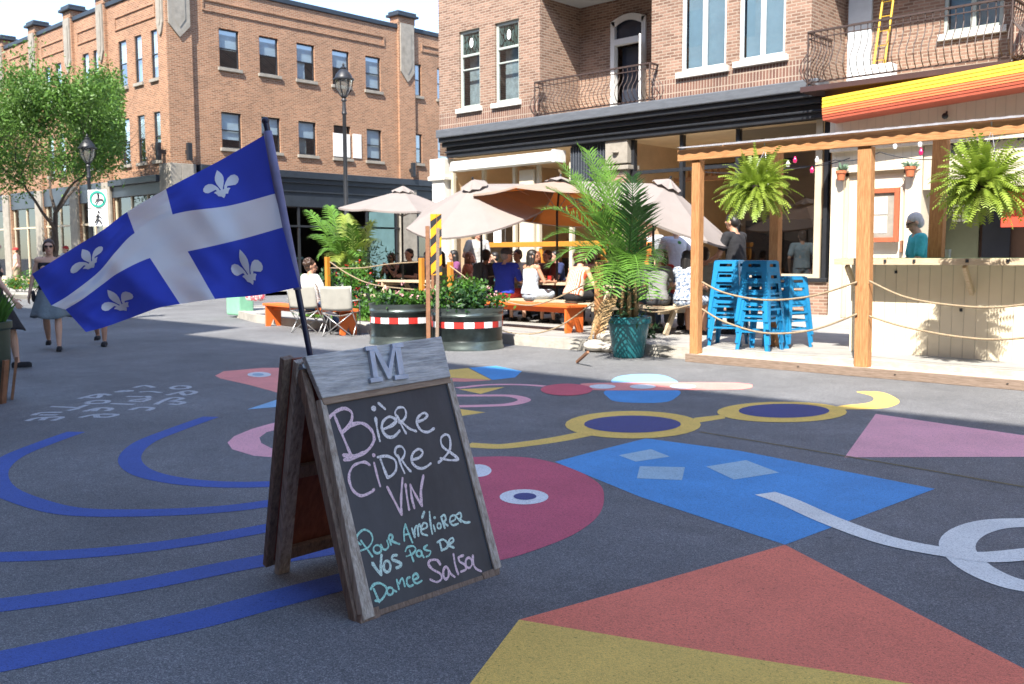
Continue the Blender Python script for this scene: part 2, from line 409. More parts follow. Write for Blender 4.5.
# ================================================================ GROUND
g = MB(); S = 700
g.quad((-S, -S, 0), (S, -S, 0), (S, S, 0), (-S, S, 0))
road = tag(g.build('road', M['asphalt']), kind='structure')
# sidewalks
SWZ = .15
swp = [(-3.5, 10.95), (-6.7, 10.95), (-11.5, 10.9), (-15.0, 10.75), (-17.6, 11.0), (-19.3, 11.6), (-20.5, 12.5), (-21.2, 13.8), (-21.5, 15.5), (-21.5, 60), (40, 60), (40, 10.95)]
s1 = MB(); s1.prism(swp, -.1, SWZ, 0)
sidewalk = tag(s1.build('sidewalk', M['concrete'], bevel=.012), kind='structure')
def strip(line, w, z0, z1):
    mb = MB(); out = []
    for i, p in enumerate(line):
        a = Vector(line[max(0, i-1)]); b = Vector(line[min(len(line)-1, i+1)]); d = (b-a).normalized(); n_ = Vector((-d.y, d.x)); out.append((Vector(p), n_))
    for i in range(len(out)-1):
        (p, n1), (q, n2) = out[i], out[i+1]
        b4 = [(*(p+n1*0), z0), (*(q+n2*0), z0), (*(q+n2*w), z0), (*(p+n1*w), z0)]
        mb.hexa(b4[::-1], [(x, y, z1) for x, y, _ in b4][::-1])
    return mb
kerbline = [(40, 10.95)]+swp[:10]
tag(strip(kerbline, .16, -.05, SWZ+.012).build('kerb', M['kerb']), kind='structure')
sl = MB(); slp = [(-29.2, 60), (-29.2, 17.5), (-29.5, 14.6), (-30.6, 12.9), (-32.5, 12.0), (-36, 11.6), (-90, 11.6), (-90, 60)]
sl.prism(slp, -.1, SWZ)
tag(sl.build('far_sidewalk', M['concrete'], bevel=.012), kind='structure')
tag(strip([p for p in slp[:7]][::-1], .16, -.05, SWZ+.012).build('far_kerb', M['kerb']), kind='structure')
# ---------------------------------------------------------------- painted street mural
def gp(pts, ox=0, oy=0, s=1.0): return [PZ(ox+x/s, oy+y/s) for x, y in pts]
zl = [0.004]
def paint(name, pts, col, closed_spline=False, ox=0, oy=0, s=1.0, z=None):
    g3 = gp(pts, ox, oy, s)
    if closed_spline: g3 = spline(g3, 7, True)
    z = z or .0015; mb = MB()
    bm = bmesh.new(); vs = [bm.verts.new((p.x, p.y, z)) for p in g3]; f = bm.faces.new(vs)
    if f.normal.z < 0: f.normal_flip()
    f.normal_update()
    if f.normal.z < 0: f.normal_flip()
    bmesh.ops.triangulate(bm, faces=[f])
    me = bpy.data.meshes.new(name); bm.to_mesh(me); bm.free(); me.materials.append(col)
    o = bpy.data.objects.new(name, me); COL.objects.link(o); o.parent = road
    return o
def ribbonpath(name, pts, w, col, ox=0, oy=0, s=1.0, z=.0015, n=7, closed=False, taper=False):
    P = gp(pts, ox, oy, s); P = spline(P, n, closed); mb = MB(); k = len(P); L = []
    for i in range(k):
        a = P[(i-1) % k if closed else max(0, i-1)]; b = P[(i+1) % k if closed else min(k-1, i+1)]
        d = (b-a); d.z = 0; d.normalize(); q = Vector((-d.y, d.x, 0))*w/2
        if taper and not closed: q = q*min(1, .45+2.2*min(i, k-1-i)/k*4)
        L.append((P[i]+q, P[i]-q))
    for i in range(k if closed else k-1):
        j = (i+1) % k
        mb.quad((*L[i][0].xy, z), (*L[i][1].xy, z), (*L[j][1].xy, z), (*L[j][0].xy, z))
    return mb.build(name, col, road)
def ell(cx, cy, rx, ry, n=28): return [(cx+rx*math.cos(2*math.pi*i/n), cy+ry*math.sin(2*math.pi*i/n)) for i in range(n)]
P = dict(
 blue=paintmat('paint_blue', (.05, .29, .62)), lblue=paintmat('paint_light_blue', (.34, .52, .62)), red=paintmat('paint_coral', (.84, .2, .12)),
 yel=paintmat('paint_yellow', (.82, .54, .12)), pur=paintmat('paint_berry', (.54, .085, .14)), pink=paintmat('paint_pink', (.86, .4, .44)), pale=paintmat('paint_pale', (.78, .78, .72)),
 sal=paintmat('paint_salmon', (.82, .28, .24)), ind=paintmat('paint_indigo', (.045, .055, .20)), wht=paintmat('paint_white', (.72, .74, .74)),
 band=paintmat('paint_deep_blue', (.03, .085, .36)), cyan=paintmat('paint_sky', (.22, .45, .66)), dred=paintmat('paint_rose', (.62, .1, .14)))
paint('painted_blue_shape', [(555, 462), (600, 450), (646, 438.5), (740, 451), (935, 489), (785, 545), (640, 497)], P['blue'])
paint('painted_window', [(618.7, 455.6), (650.9, 449.5), (670, 457), (635.8, 462)], P['lblue'], z=.003)
paint('painted_window', [(639.8, 466.6), (685, 467.6), (682, 480.5), (636.8, 478.7)], P['lblue'], z=.003)
paint('painted_window', [(706, 467), (746, 460.5), (779, 473), (734, 480)], P['lblue'], z=.003)
paint('painted_berry_disc', [(420, 462), (480, 457), (530, 458), (570, 468), (598, 483), (604, 498), (598, 516), (575.5, 533.5), (540, 548.5), (497, 561), (440, 566), (395, 540), (390, 490)], P['pur'], True)
paint('painted_eye', ell(524, 497.3, 24.5, 7.6), P['wht'], z=.003); paint('painted_pupil', ell(525, 497, 11.5, 3.5), P['ind'], z=.0045)
paint('painted_eye', ell(478, 471, 13.5, 6.3), P['wht'], z=.003)
paint('painted_coral_shape', [(519, 620), (652, 583), (785, 545), (1024, 669), (1120, 722), (960, 692), (740, 657)], P['red'])
paint('painted_yellow_shape', [(519, 620), (740, 657), (960, 692), (1010, 720), (640, 770), (425, 745), (470, 684)], P['yel'])
paint('painted_pink_wedge', [(875.7, 414), (1024, 435.5), (1150, 452), (1150, 458), (1024, 457), (844.5, 457.5)], P['pink'])
paint('painted_yellow_ring', ell(633, 425, 68, 13.8), P['yel'], z=.003); paint('painted_indigo_lens', ell(632.5, 424.6, 48.5, 8.6), P['ind'], z=.0045)
paint('painted_yellow_ring', ell(782, 412.3, 65, 10.3), P['yel'], z=.003); paint('painted_indigo_lens', ell(784, 411.2, 45.5, 7), P['ind'], z=.0045)
paint('painted_bridge', [(694, 418), (725, 414.5), (725, 418.5), (697, 423)], P['yel'], z=.0015)
ribbonpath('painted_glasses_arm', [(468, 445), (500, 446.5), (530, 443.5), (560, 439), (585, 434)], .17, P['yel'])
paint('painted_glasses_arm', [(232, 103), (282, 104), (316, 120), (306, 131), (270, 137), (190, 138), (200, 131), (250, 126), (266, 119), (260, 111)], P['yel'], True, 740, 340, 1.99)
paint('painted_lit_blob', [(564, 92), (562, 72), (620, 62), (700, 63), (744, 76), (748, 92)], P['cyan'], True, 440, 355, 3.2)  # sunlit upper half of one blue ellipse, the sun put into paler paint
paint('painted_shaded_blob', [(542, 112), (540, 138), (580, 151), (700, 153), (750, 140), (754, 112)], P['blue'], True, 440, 355, 3.2)  # shaded lower half of the same ellipse, the shade put into deeper blue
paint('painted_rose_body', [(450, 97), (500, 90), (880, 88), (985, 93), (1000, 100), (985, 108), (900, 112), (480, 113)], P['sal'], True, 440, 355, 3.2, z=.003)
paint('painted_rose_head', ell(405, 112, 83, 19), P['dred'], False, 440, 355, 3.2, z=.0045)
for a in ((520, 102.5), (649, 102.5), (777, 102.5)): paint('painted_white_dot', ell(a[0], a[1], 42, 7.2), P['wht'], False, 440, 355, 3.2, z=.006)
ribbonpath('painted_pink_line', [(55, 106), (150, 96), (250, 95), (335, 100)], .1, P['pink'], 440, 355, 3.2)
ribbonpath('painted_pink_loop', [(20, 165), (130, 163), (225, 158), (270, 144), (225, 131), (130, 130), (20, 130)], .13, P['pink'], 440, 355, 3.2)
paint('painted_yellow_wedge', [(60, 110), (207, 103), (130, 125)], P['yel'], False, 440, 355, 3.2)
paint('painted_yellow_wedge', [(40, 170), (145, 184), (60, 197)], P['yel'], False, 440, 355, 3.2)
paint('painted_yellow_tail', [(-10, 52), (90, 42), (165, 80), (-10, 70)], P['yel'], False, 440, 355, 3.2)
paint('painted_pink_band', [(-10, 72), (100, 76), (165, 81), (80, 86), (-10, 84)], P['sal'], False, 440, 355, 3.2)
paint('painted_blue_tail', [(93, 41), (180, 35), (262, 52), (240, 72), (168, 80)], P['blue'], False, 440, 355, 3.2)
paint('painted_salmon_head', [(70, 97), (110, 76), (200, 68), (290, 60), (430, 60), (600, 90), (560, 170), (402, 187), (230, 140), (95, 110)], P['sal'], False, 200, 355, 4.655)
paint('painted_eye', ell(276, 92, 55, 12), P['wht'], False, 200, 355, 4.655, z=.003); paint('painted_pupil', ell(270, 92, 27, 6.5), P['lblue'], False, 200, 355, 4.655, z=.0045)
paint('painted_blue_wedge', [(218, 255), (400, 195), (560, 150), (560, 230), (400, 240)], P['cyan'], False, 200, 355, 4.655, z=.003)
paint('painted_pink_crescent', [(400, 305), (320, 322), (240, 345), (160, 378), (128, 408), (150, 440), (250, 470), (400, 482), (400, 446), (330, 434), (285, 410), (277, 385), (310, 360), (400, 338)], P['pink'], False, 200, 355, 4.655)
B = P['band']
ribbonpath('painted_blue_band', [(152, 183), (90, 205), (25, 232), (-8, 262), (2, 295), (60, 322), (150, 342), (300, 344), (450, 336), (570, 320), (700, 300)], .15, B, 0, 340, 1.99)
ribbonpath('painted_blue_band', [(420, 153), (345, 180), (285, 205), (258, 235), (280, 262), (350, 280), (450, 288), (570, 286), (700, 280)], .15, B, 0, 340, 1.99)
ribbonpath('painted_blue_band', [(-60, 434), (0, 432), (100, 429), (250, 418), (400, 398), (545, 372), (660, 350)], .15, B, 0, 340, 1.99)
ribbonpath('painted_blue_band', [(-60, 535), (0, 528), (150, 508), (300, 483), (450, 453), (560, 433), (690, 412)], .17, B, 0, 340, 1.99)
ribbonpath('painted_blue_band', [(-60, 650), (0, 640), (120, 615), (250, 587), (400, 555), (520, 523), (597, 503), (700, 476)], .2, B, 0, 340, 1.99)
ribbonpath('painted_pale_line', [(50, 306), (95, 322), (180, 360), (300, 402), (440, 428), (500, 433), (590, 425)], .15, P['pale'], 740, 340, 1.99, z=.0035)
ribbonpath('painted_pale_loop', [(570, 364), (500, 368), (450, 385), (432, 412), (462, 448), (520, 478), (580, 492), (680, 500), (800, 485), (830, 430), (760, 385), (660, 366)], .16, P['pale'], 740, 340, 1.99, closed=True, z=.0025)
CH_ = chalkmat('road_chalk', (.62, .65, .68), .4, .6, .7)
for st in [[(860,72),(900,62),(960,65),(950,77),(880,80),(860,72)],[(835,115),(900,100),(960,90),(1000,100),(940,115),(915,98)],[(770,168),(860,130),(925,135),(855,150)],[(850,148),(930,155),(900,168),(850,165)],
  [(650,72),(710,60),(762,72)],[(540,98),(600,88),(636,92),(540,98)],[(678,98),(740,94),(802,101)],[(605,122),(700,124)],[(722,120),(738,130)],[(620,145),(730,135),(700,150),(620,148)],[(515,163),(650,168)],
  [(625,200),(680,185),(755,188),(725,203)],[(335,135),(450,108),(515,116)],[(460,110),(440,130),(360,126)],[(380,155),(440,145),(500,148),(480,160),(400,163),(380,157)],[(365,208),(450,188),(520,192),(490,205)],
  [(445,190),(420,206)],[(340,243),(430,225),(550,225),(500,240),(430,240)],[(430,226),(440,242)],[(175,180),(330,188),(270,203)],[(330,188),(382,170)],[(75,230),(120,215),(240,213)],[(110,228),(212,228)],
  [(40,262),(100,245),(240,240),(185,260)],[(150,243),(120,258)]]:
    ribbonpath('chalk_letter', st, .055, CH_, 20, 375, 5.69, n=3)
# road seam
ribbonpath('road_seam', [(700, 432), (820, 452), (1024, 487), (1200, 520)], .035, mat('seam', (.16, .13, .07), .9, .3, 20), z=.002, n=2)

# ================================================================ LEFT BUILDING
def window(par, fr, a0, a1, z0, z1, fm, style='plain', sill=True, d=.11, lab=None):
    w = MB(); t = .05 if fm is M['black'] else .075
    fr.box(w, a0, a1, z0, z0+t, -d-.03, -d+.03); fr.box(w, a0, a1, z1-t, z1, -d-.03, -d+.03)
    fr.box(w, a0, a0+t, z0+t, z1-t, -d-.03, -d+.03); fr.box(w, a1-t, a1, z0+t, z1-t, -d-.03, -d+.03)
    zm = z0+(z1-z0)*.5
    if style == 'plain': fr.box(w, a0+t, a1-t, zm-.02, zm+.02, -d-.025, -d+.035)
    if style == 'twin':
        am = (a0+a1)/2; fr.box(w, am-.05, am+.05, z0+t, z1-t, -d-.025, -d+.035)
    if style == 'stained':
        zs = z0+(z1-z0)*.68; zr = z0+(z1-z0)*.5
        fr.box(w, a0+t, a1-t, zs-.03, zs+.03, -d-.025, -d+.04); fr.box(w, a0+t, a1-t, zr-.02, zr+.02, -d-.025, -d+.035)
    wo = w.build('window', fm, par, bevel=.006)
    if lab: wo['label'] = lab
    p = MB(); fr.rect(p, a0+t, a1-t, z0+t, z1-t, -d); p.build('pane', M['glass'], wo)
    if style == 'plain':
        b = MB(); k = random.choice([.5, .5, .52, .75, .9]); fr.rect(b, a0+t, a1-t, z1-(z1-z0)*k, z1-t, -d-.05); b.build('blind', M['blind'], wo)
        if random.random() < .5:
            c = MB(); fr.rect(c, a0+t, a0+(a1-a0)*random.uniform(.3, .9), z0+t, zm, -d-.09); c.build('curtain', random.choice([M['blind'], M['wingrey'], M['chairfab']]), wo)
    if style == 'stained':
        c = MB(); fr.rect(c, a0+t, a1-t, zs+.03, z1-t, -d-.02); so = c.build('stained_glass', M['leadglass'], wo)
        e = MB(); am = (a0+a1)/2; zc = (zs+z1)/2
        e.poly([fr.p(am+.07*math.cos(t_)*(1 if fr.out < 0 else -1), zc+.13*math.sin(t_), -d+.006) for t_ in [2*math.pi*i/20 for i in range(20)]]); e.build('glass_lamp', M['white'], wo)
        c = MB(); fr.rect(c, a0+t, a1-t, z0+t, zs, -d-.25); c.build('curtain', M['curt'], wo)
    if style == 'twin':
        c = MB(); fr.rect(c, a0+t, a1-t, z0+t, z1-t, -d-.12); c.build('blind', M['blindb'], wo)
    if sill:
        s_ = MB(); fr.box(s_, a0-.09, a1+.09, z0-.13, z0-.005, -.06, .09); s_.build('sill', M['stone'] if fm is M['black'] else M['stonew'], wo, bevel=.008)
    return wo
M['curt'] = mat('lace_curtain', (.4, .43, .42), .9, .3, 9)
M['blindb'] = mat('bluegrey_blind', (.3, .4, .46), .6, .12, 2)
def leadglass():
    m, n, b = nt('lead_glass'); co = posn(n)
    mp = N(n, 'ShaderNodeMapping'); mp.inputs['Scale'].default_value = (11, 11, 3); n.links.new(co, mp.inputs[0])
    v = N(n, 'ShaderNodeTexVoronoi', Scale=1.2, feature='DISTANCE_TO_EDGE'); n.links.new(mp.outputs[0], v.inputs['Vector'])
    v2 = N(n, 'ShaderNodeTexVoronoi', Scale=1.2); n.links.new(mp.outputs[0], v2.inputs['Vector'])
    r = N(n, 'ShaderNodeValToRGB'); r.color_ramp.elements[0].color = (.02, .06, .04, 1); r.color_ramp.elements[1].color = (.22, .3, .26, 1)
    n.links.new(v2.outputs['Color'], r.inputs[0])
    l = N(n, 'ShaderNodeMath', operation='GREATER_THAN'); l.inputs[1].default_value = .08; n.links.new(v.outputs['Distance'], l.inputs[0])
    sc = N(n, 'ShaderNodeVectorMath', operation='SCALE'); n.links.new(r.outputs[0], sc.inputs[0]); n.links.new(l.outputs[0], sc.inputs['Scale'])
    n.links.new(sc.outputs[0], b.inputs['Base Color']); b.inputs['Roughness'].default_value = .15; return m
M['leadglass'] = leadglass()
BX, AY = -34.0, 17.6
LB = thing('brick_building', 'three storey tan brick corner building with black shopfront across the side street', 'building', (-40, 24, 0))
fB, fA = Fr(0, BX, 1), Fr(1, AY, -1)
wB = []
for a0, a1 in ((19.7, 20.57), (21.48, 22.36), (23.25, 24.13), (25.04, 25.94), (26.83, 27.67)): wB += [(a0, a1, 8.72, 10.2), (a0, a1, 5.63, 7.02)]
for a0, a1 in ((29.72, 30.1), (31.1, 31.9), (33, 33.8), (35, 35.8), (37, 37.8)): wB += [(a0, a1, 8.8, 10.25), (a0, a1, 5.7, 7.05)]
wA = []
for a0, a1 in ((-38.1, -37.4), (-36.7, -36.1), (-35.35, -34.7), (-41.5, -40.88), (-40.45, -39.85), (-45.6, -44.98), (-44.4, -43.75), (-49.4, -48.8), (-48.1, -47.5), (-53.2, -52.6), (-52, -51.4), (-57.5, -56.9), (-56.2, -55.6)):
    wA += [(a0, a1, 8.15, 9.95), (a0, a1, 5.08, 6.9)]
w = MB()
holed(w, fB, AY, 46, 4.9, 11.65, wB, .2); holed(w, fA, -64, BX, 4.5, 11.45, wA, .2)
# roof, back
w.quad((-64, AY, 11.3), (BX, AY, 11.3), (BX, 46, 11.3), (-64, 46, 11.3))
w.quad((-64, 46, 0), (-64, 46, 11.4), (BX, 46, 11.4), (BX, 46, 0)); w.quad((-64, AY, 0), (-64, AY, 11.4), (-64, 46, 11.4), (-64, 46, 0))
w.build('wall', M['brickL'], LB)
cp = MB(); fB.box(cp, AY-.06, 46, 11.65, 11.85, -.25, .07); fA.box(cp, -64, BX+.07, 11.45, 11.63, -.25, .07); cp.build('roof_coping', M['coping'], LB, bevel=.02)
# raised brick frames between windows and coping
rp = MB()
def panel(fr, a0, a1, z0, z1, t=.07):
    for q in ((a0, a1, z0, z0+t), (a0, a1, z1-t, z1), (a0, a0+t, z0+t, z1-t), (a1-t, a1, z0+t, z1-t)): fr.box(rp, *q, 0, .045)
panel(fB, 19.0, 27.9, 10.75, 11.2); panel(fB, 30.1, 34.8, 10.85, 11.2)
for a0, a1 in ((-38.3, -34.9), (-41.9, -40.0), (-45.8, -43.3), (-49.8, -47.2)): panel(fA, a0, a1, 10.4, 10.95)
rp.build_each('brick_panel', M['brickL'], LB)
# piers
def pier(fr, a0, a1, z0, zt, zs0, cap=True, d=.12, name='pier'):
    p = MB(); fr.box(p, a0, a1, z0, zt, 0.002, d); po = p.build(name, M['brickL'], LB)
    s_ = MB(); t0, t1 = a0+.08, a1-.08; am = (a0+a1)/2; zp = zs0+.45
    pts = [(t0, zp), (am-.12, zs0+.12), (am, zs0), (am+.12, zs0+.12), (t1, zp), (t1, zt), (t0, zt)]
    fpts = [fr.p(a, z, d+.07) for a, z in pts]; bpts = [fr.p(a, z, d) for a, z in pts]; n_ = len(pts)
    s_.poly(fpts); [s_.quad(fpts[i], bpts[i], bpts[(i+1) % n_], fpts[(i+1) % n_]) for i in range(n_)]
    pts2 = [(am+(a-am)*.55, zs0+.35+(z-zs0)*.72) for a, z in pts]; s_.poly([fr.p(a, z, d+.09) for a, z in pts2])
    s_.build('stone_shield', M['stone'], po)
    if cap:
        c = MB(); fr.box(c, a0-.02, a1+.02, zt, zt+.3, -.45, d+.02); c.build('pier_top', M['brickL'], po)
        c = MB()
        fr.box(c, a0-.16, a1+.16, zt+.3, zt+.42, -.6, d+.16); fr.box(c, a0-.08, a1+.08, zt+.42, zt+.55, -.52, d+.08); c.build('pier_cap', M['coping'], po, bevel=.03)
pier(fB, 28.65, 29.6, 4.9, 11.9, 9.3); pier(fB, AY-.12, 18.5, 4.9, 11.9, 9.55)
for a0, a1 in ((-39.72, -39.02), (-43.0, -42.25), (-46.95, -46.2), (-51.1, -50.3), (-55, -54.3), (-59, -58.3)): pier(fA, a0, a1, 0, 11.6, 9.3)
pier(fA, -34.62, -34.0, 4.9, 11.75, 9.6, d=.1)
for fr, L in ((fB, wB), (fA, wA)):
    for (a0, a1, z0, z1) in L:
        if fr is fB and (a0, z0) == (25.04, 5.63):
            window(LB, fr, a0, a1, z0, z1, M['black'], 'none', d=.16, lab='white boarded-up window behind the lamp post')
            b = MB(); fr.box(b, a0-.05, a0+.83, z0+.05, z1-.35, .01, .04); fr.box(b, a1+.1, a1+.55, z0+.05, z1-.3, .01, .04); b.build_each('white_shutter', M['white'], LB)
        elif fr is fA and a0 > -47 or fr is fB: window(LB, fr, a0, a1, z0, z1, M['black'], 'plain', d=.1 if fr is fB else .07)
        else:
            b = MB(); fr.rect(b, a0, a1, z0, z1, -.16); b.build('window', M['glassd'], LB)
# ground floor on face B
sf = MB()
fB.box(sf, 18.6, 46, 4.62, 4.9, .0, .32); fB.box(sf, 18.6, 46, 4.42, 4.62, .0, .22); fB.box(sf, 18.6, 46, 4.05, 4.42, -.02, .12); fB.box(sf, 18.6, 46, 3.45, 4.05, -.05, .06)
fA.box(sf, -38.95, -34.75, 4.25, 4.5, .0, .3); fA.box(sf, -38.95, -34.75, 3.8, 4.25, -.05, .12)
for a0, a1 in ((-42.2, -39.8), (-46.2, -43.1), (-50.3, -47), (-54.3, -51.1), (-58.3, -55), (-64, -59)): fA.box(sf, a0, a1, 3.7, 4.5, -.05, .1)
sf.build_each('shopfront_fascia', M['dkfront'], LB, bevel=.015)
st = MB(); fB.box(st, 17.9, 18.5, 0, 4.9, -.3, .14); fA.box(st, -34.75, -33.86, 0, 4.9, -.3, .16)
fB.box(st, 28.65, 29.55, 0, 4.9, -.3, .2); 
for a in (-39.72, -43.0, -46.95, -51.1, -55, -59): fA.box(st, a-.03, a+.73, 0, 4.45, .1, .22)
st.build_each('stone_pier', M['stone'], LB, bevel=.02)
mu = MB()
for a in (18.62, 20.4, 21.3, 23.1, 24.9, 26.7, 28.4, 29.7, 31.5, 33.3, 35.1, 37, 39, 41, 43): fB.box(mu, a, a+.1, 0, 3.45, -.06, .02)
fB.box(mu, 18.6, 45, 2.6, 2.68, -.05, .03); fB.box(mu, 18.6, 45, .0, .5, -.06, .02)
mu.build_each('shopfront_mullion', M['black'], LB)
mu = MB()
for a in (-38.9, -37.5, -36.1, -34.85, -42.2, -41, -39.85, -46.1, -44.6, -43.1, -50.2, -48.6, -47.1, -54.2, -51.2, -58.2, -55.2): fA.box(mu, a, a+.09, 0, 3.8, -.06, .02)
fA.box(mu, -64, -34.75, 2.75, 2.83, -.05, .03); fA.box(mu, -64, -34.75, 0, .45, -.06, .02)
mu.build_each('shopfront_frame', M['beige2'], LB)
gl = MB(); fB.rect(gl, 18.6, 45, .5, 3.45, -.03); fA.rect(gl, -64, -34.75, .45, 3.8, -.03); gl.build('shop_glass', M['glassd'], LB)
it = MB(); it.quad((-64, AY+5, 0), (-64, AY+5, 4.5), (-38.5, AY+5, 4.5), (-38.5, AY+5, 0)); it.quad((-38.5, AY+5, 0), (-38.5, AY+5, 4.5), (-38.5, 46, 4.5), (-38.5, 46, 0))
it.quad((-64, AY+.2, .16), (BX-.2, AY+.2, .16), (BX-.2, 46, .16), (-64, 46, .16)); it.quad((-64, AY+.2, 4.5), (BX-.2, AY+.2, 4.5), (BX-.2, 46, 4.5), (-64, 46, 4.5)); it.build('shop_interior', M['dark'], LB)
# bottles / glassware on the bar inside, pendant lamps, posters
for i, a in enumerate([21.2, 22.0]):
    l = MB(); p = PX(252+13*i, 230, -35.2); l.ball((p.x, p.y, p.z), .17, n=12); l.build('pendant_lamp', emit('pendant_glow', (1, .42, .16), 1.6), LB)
bt = MB()
for i in range(26):
    y = 19.2+i*.16; bt.lathe([(.05, 0), (.05, .18), (.02, .24), (.02, .3)], (-34.6+.1*math.sin(i*7), y, 1.35), 8)
bt.box(-35.0, 19, 1.25, -34.4, 23.6, 1.35); bt.build('shelf_glassware', mat('glassware', (.25, .4, .42), .2, .3, 5), LB)
dr = MB(); fB.box(dr, 26.9, 28.3, .2, 3.4, -.02, .03); dr.build('teal_shutter', mat('teal_shutter', (.12, .22, .22), .5, .15, 2), LB)
# wall sconces
for fr, a in ((fA, -34.3), (fB, 18.1), (fB, 29.2)):
    s_ = MB(); fr.box(s_, a-.09, a+.09, 5.0, 5.65, .3, .46); fr.box(s_, a-.03, a+.03, 5.25, 5.4, .1, .3); so = s_.build('wall_sconce', M['black'], LB, bevel=.01)

# ================================================================ RIGHT BUILDING
RY = 18.5; fR = Fr(1, RY, -1)
RB = thing('brick_building', 'rose brick building with iron balconies above a dark cornice and open shopfronts', 'building', (-10, 22, 0))
rec1 = (-16.35, -12.93, 4.78, 7.93, 1.6); rec2 = (-9.03, -5.25, 4.72, 7.93, 1.6)
wR = [(-19.32, -18.52, 5.42, 7.5), (-17.95, -17.08, 5.42, 7.5), (-12.13, -10.98, 5.46, 7.7), (-10.68, -9.6, 5.5, 7.7), (-4.2, -3.2, 5.46, 7.7)]
w = MB(); up = [(a, b, z0+4, z1+4) for a, b, z0, z1 in wR]
holed(w, fR, -20.15, 20, 5.35, 13.5, wR+up+[rec1[:2]+(5.35, 7.93, 1.6, 1), rec2[:2]+(5.35, 7.93, 1.6, 1)], .13)
for (a0, a1, z0, z1, dd) in (rec1, rec2):
    fr = Fr(1, RY+dd, -1)
    hs = [(-15.3, -14.2, 4.78, 7.4)] if a0 < -12 else [(-7.0, -5.9, 5.75, 7.6)]
    holed(w, fr, a0, a1, 4.7, z1, hs, .12)
    w.quad((a0, RY, 4.7), (a0, RY, 5.35), (a0, RY+dd, 5.35), (a0, RY+dd, 4.7)); w.quad((a1, RY, 4.7), (a1, RY+dd, 4.7), (a1, RY+dd, 5.35), (a1, RY, 5.35))
w.quad((-20.15, RY, 4.2), (-20.15, 40, 4.2), (-20.15, 40, 13.5), (-20.15, RY, 13.5)); w.quad((-20.15, 40, 0), (20, 40, 0), (20, 40, 13.5), (-20.15, 40, 13.5)); w.quad((20, RY, 0), (20, RY, 13.5), (20, 40, 13.5), (20, 40, 0))
w.quad((-20.15, RY, 13.3), (20, RY, 13.3), (20, 40, 13.3), (-20.15, 40, 13.3))
w.build('wall', M['brickR'], RB)
sd = MB()
for a0, a1 in ((-20.15, -16.35), (-12.93, -9.03), (-5.25, 20)): fR.rect(sd, a0, a1, 4.85, 5.35, 0)
sd.build_each('soldier_course', M['soldier'], RB)
bf = MB()
for (a0, a1, z0, z1, dd) in (rec1, rec2):
    fR.box(bf, a0, a1, 4.6, 4.78, -dd, .02); 
bf.build_each('balcony_floor', M['kerb'], RB)
bc = MB()
for (a0, a1, z0, z1, dd) in (rec1, rec2): bc.box(a0, RY+.01, 7.9, a1, RY+dd-.01, 7.93)
bc.build_each('balcony_ceiling', mat('painted_soffit', (.42, .44, .45), .8, .05, 3), RB)
for i, (a0, a1, z0, z1) in enumerate(wR): window(RB, fR, a0, a1, z0, z1, M['wingrey'] if i < 2 else M['winw'], 'stained' if i < 2 else 'twin', d=.09)
for (a0, a1, z0, z1) in up: window(RB, fR, a0, a1, z0, z1, M['winw'], 'twin', d=.09)
# balcony door 1 (open, white frame with arched transom)
f1 = Fr(1, RY+1.6, -1); d = MB(); a0, a1 = -15.3, -14.2
f1.box(d, a0, a0+.13, 4.78, 7.35, -.1, .05); f1.box(d, a1-.13, a1, 4.78, 7.35, -.1, .05); f1.box(d, a0+.13, a1-.13, 6.75, 6.9, -.1, .05)
arc = [f1.p(a0+(a1-a0)*t, 7.35+.14*math.sin(math.pi*t), .05) for t in [i/10 for i in range(11)]]
arb = [f1.p(a0+.13+(a1-a0-.26)*t, 7.2+.13*math.sin(math.pi*t), .05) for t in [i/10 for i in range(11)]]
for i in range(10): d.quad(arc[i], arc[i+1], arb[i+1], arb[i])
dd_ = d.build('balcony_door_frame', M['winw'], RB)
d = MB(); d.bar((a1-.13, RY+1.5, 5.78), (a1+.3, RY+.9, 5.78), .045, 1.95); d.build('door_leaf', M['winw'], dd_)
d = MB(); f1.rect(d, a0+.13, a1-.13, 4.8, 6.75, -.3); f1.rect(d, a0+.13, a1-.13, 6.9, 7.38, -.05); d.build('dark_doorway', M['screen'], dd_)
# balcony 2: door, window, ladder
d = MB(); f1.box(d, -8.95, -8.45, 4.78, 7.9, 0, .06); d.build('balcony_door', mat('pale_door', (.55, .62, .66), .5, .1, 3), RB)
window(RB, f1, -7.0, -5.9, 5.75, 7.6, M['wingrey'], 'twin', d=.05, lab='blue reflecting window behind the right balcony')
d = MB()
for a in (-8.15, -7.93): d.tube([(a, RY+.9, 4.8), (a+.1, RY+1.45, 7.8)], .022, 8)
for k in range(9): d.tube([(-8.15+.01*k, RY+.93+.055*k, 5.0+k*.3), (-7.93+.01*k, RY+.93+.055*k, 5.0+k*.3)], .008, 6)
ld = d.build('ladder', M['ladder'], smooth=True); tag(ld, 'yellow ladder leaning on the brick wall behind the right balcony railing', 'ladder')
d = MB(); d.box(-8.3, RY+.3, 4.79, -7.5, RY+.6, 5.1); tag(d.build('storage_box', M['white'], bevel=.02), 'low white box on the floor of the right balcony', 'box')
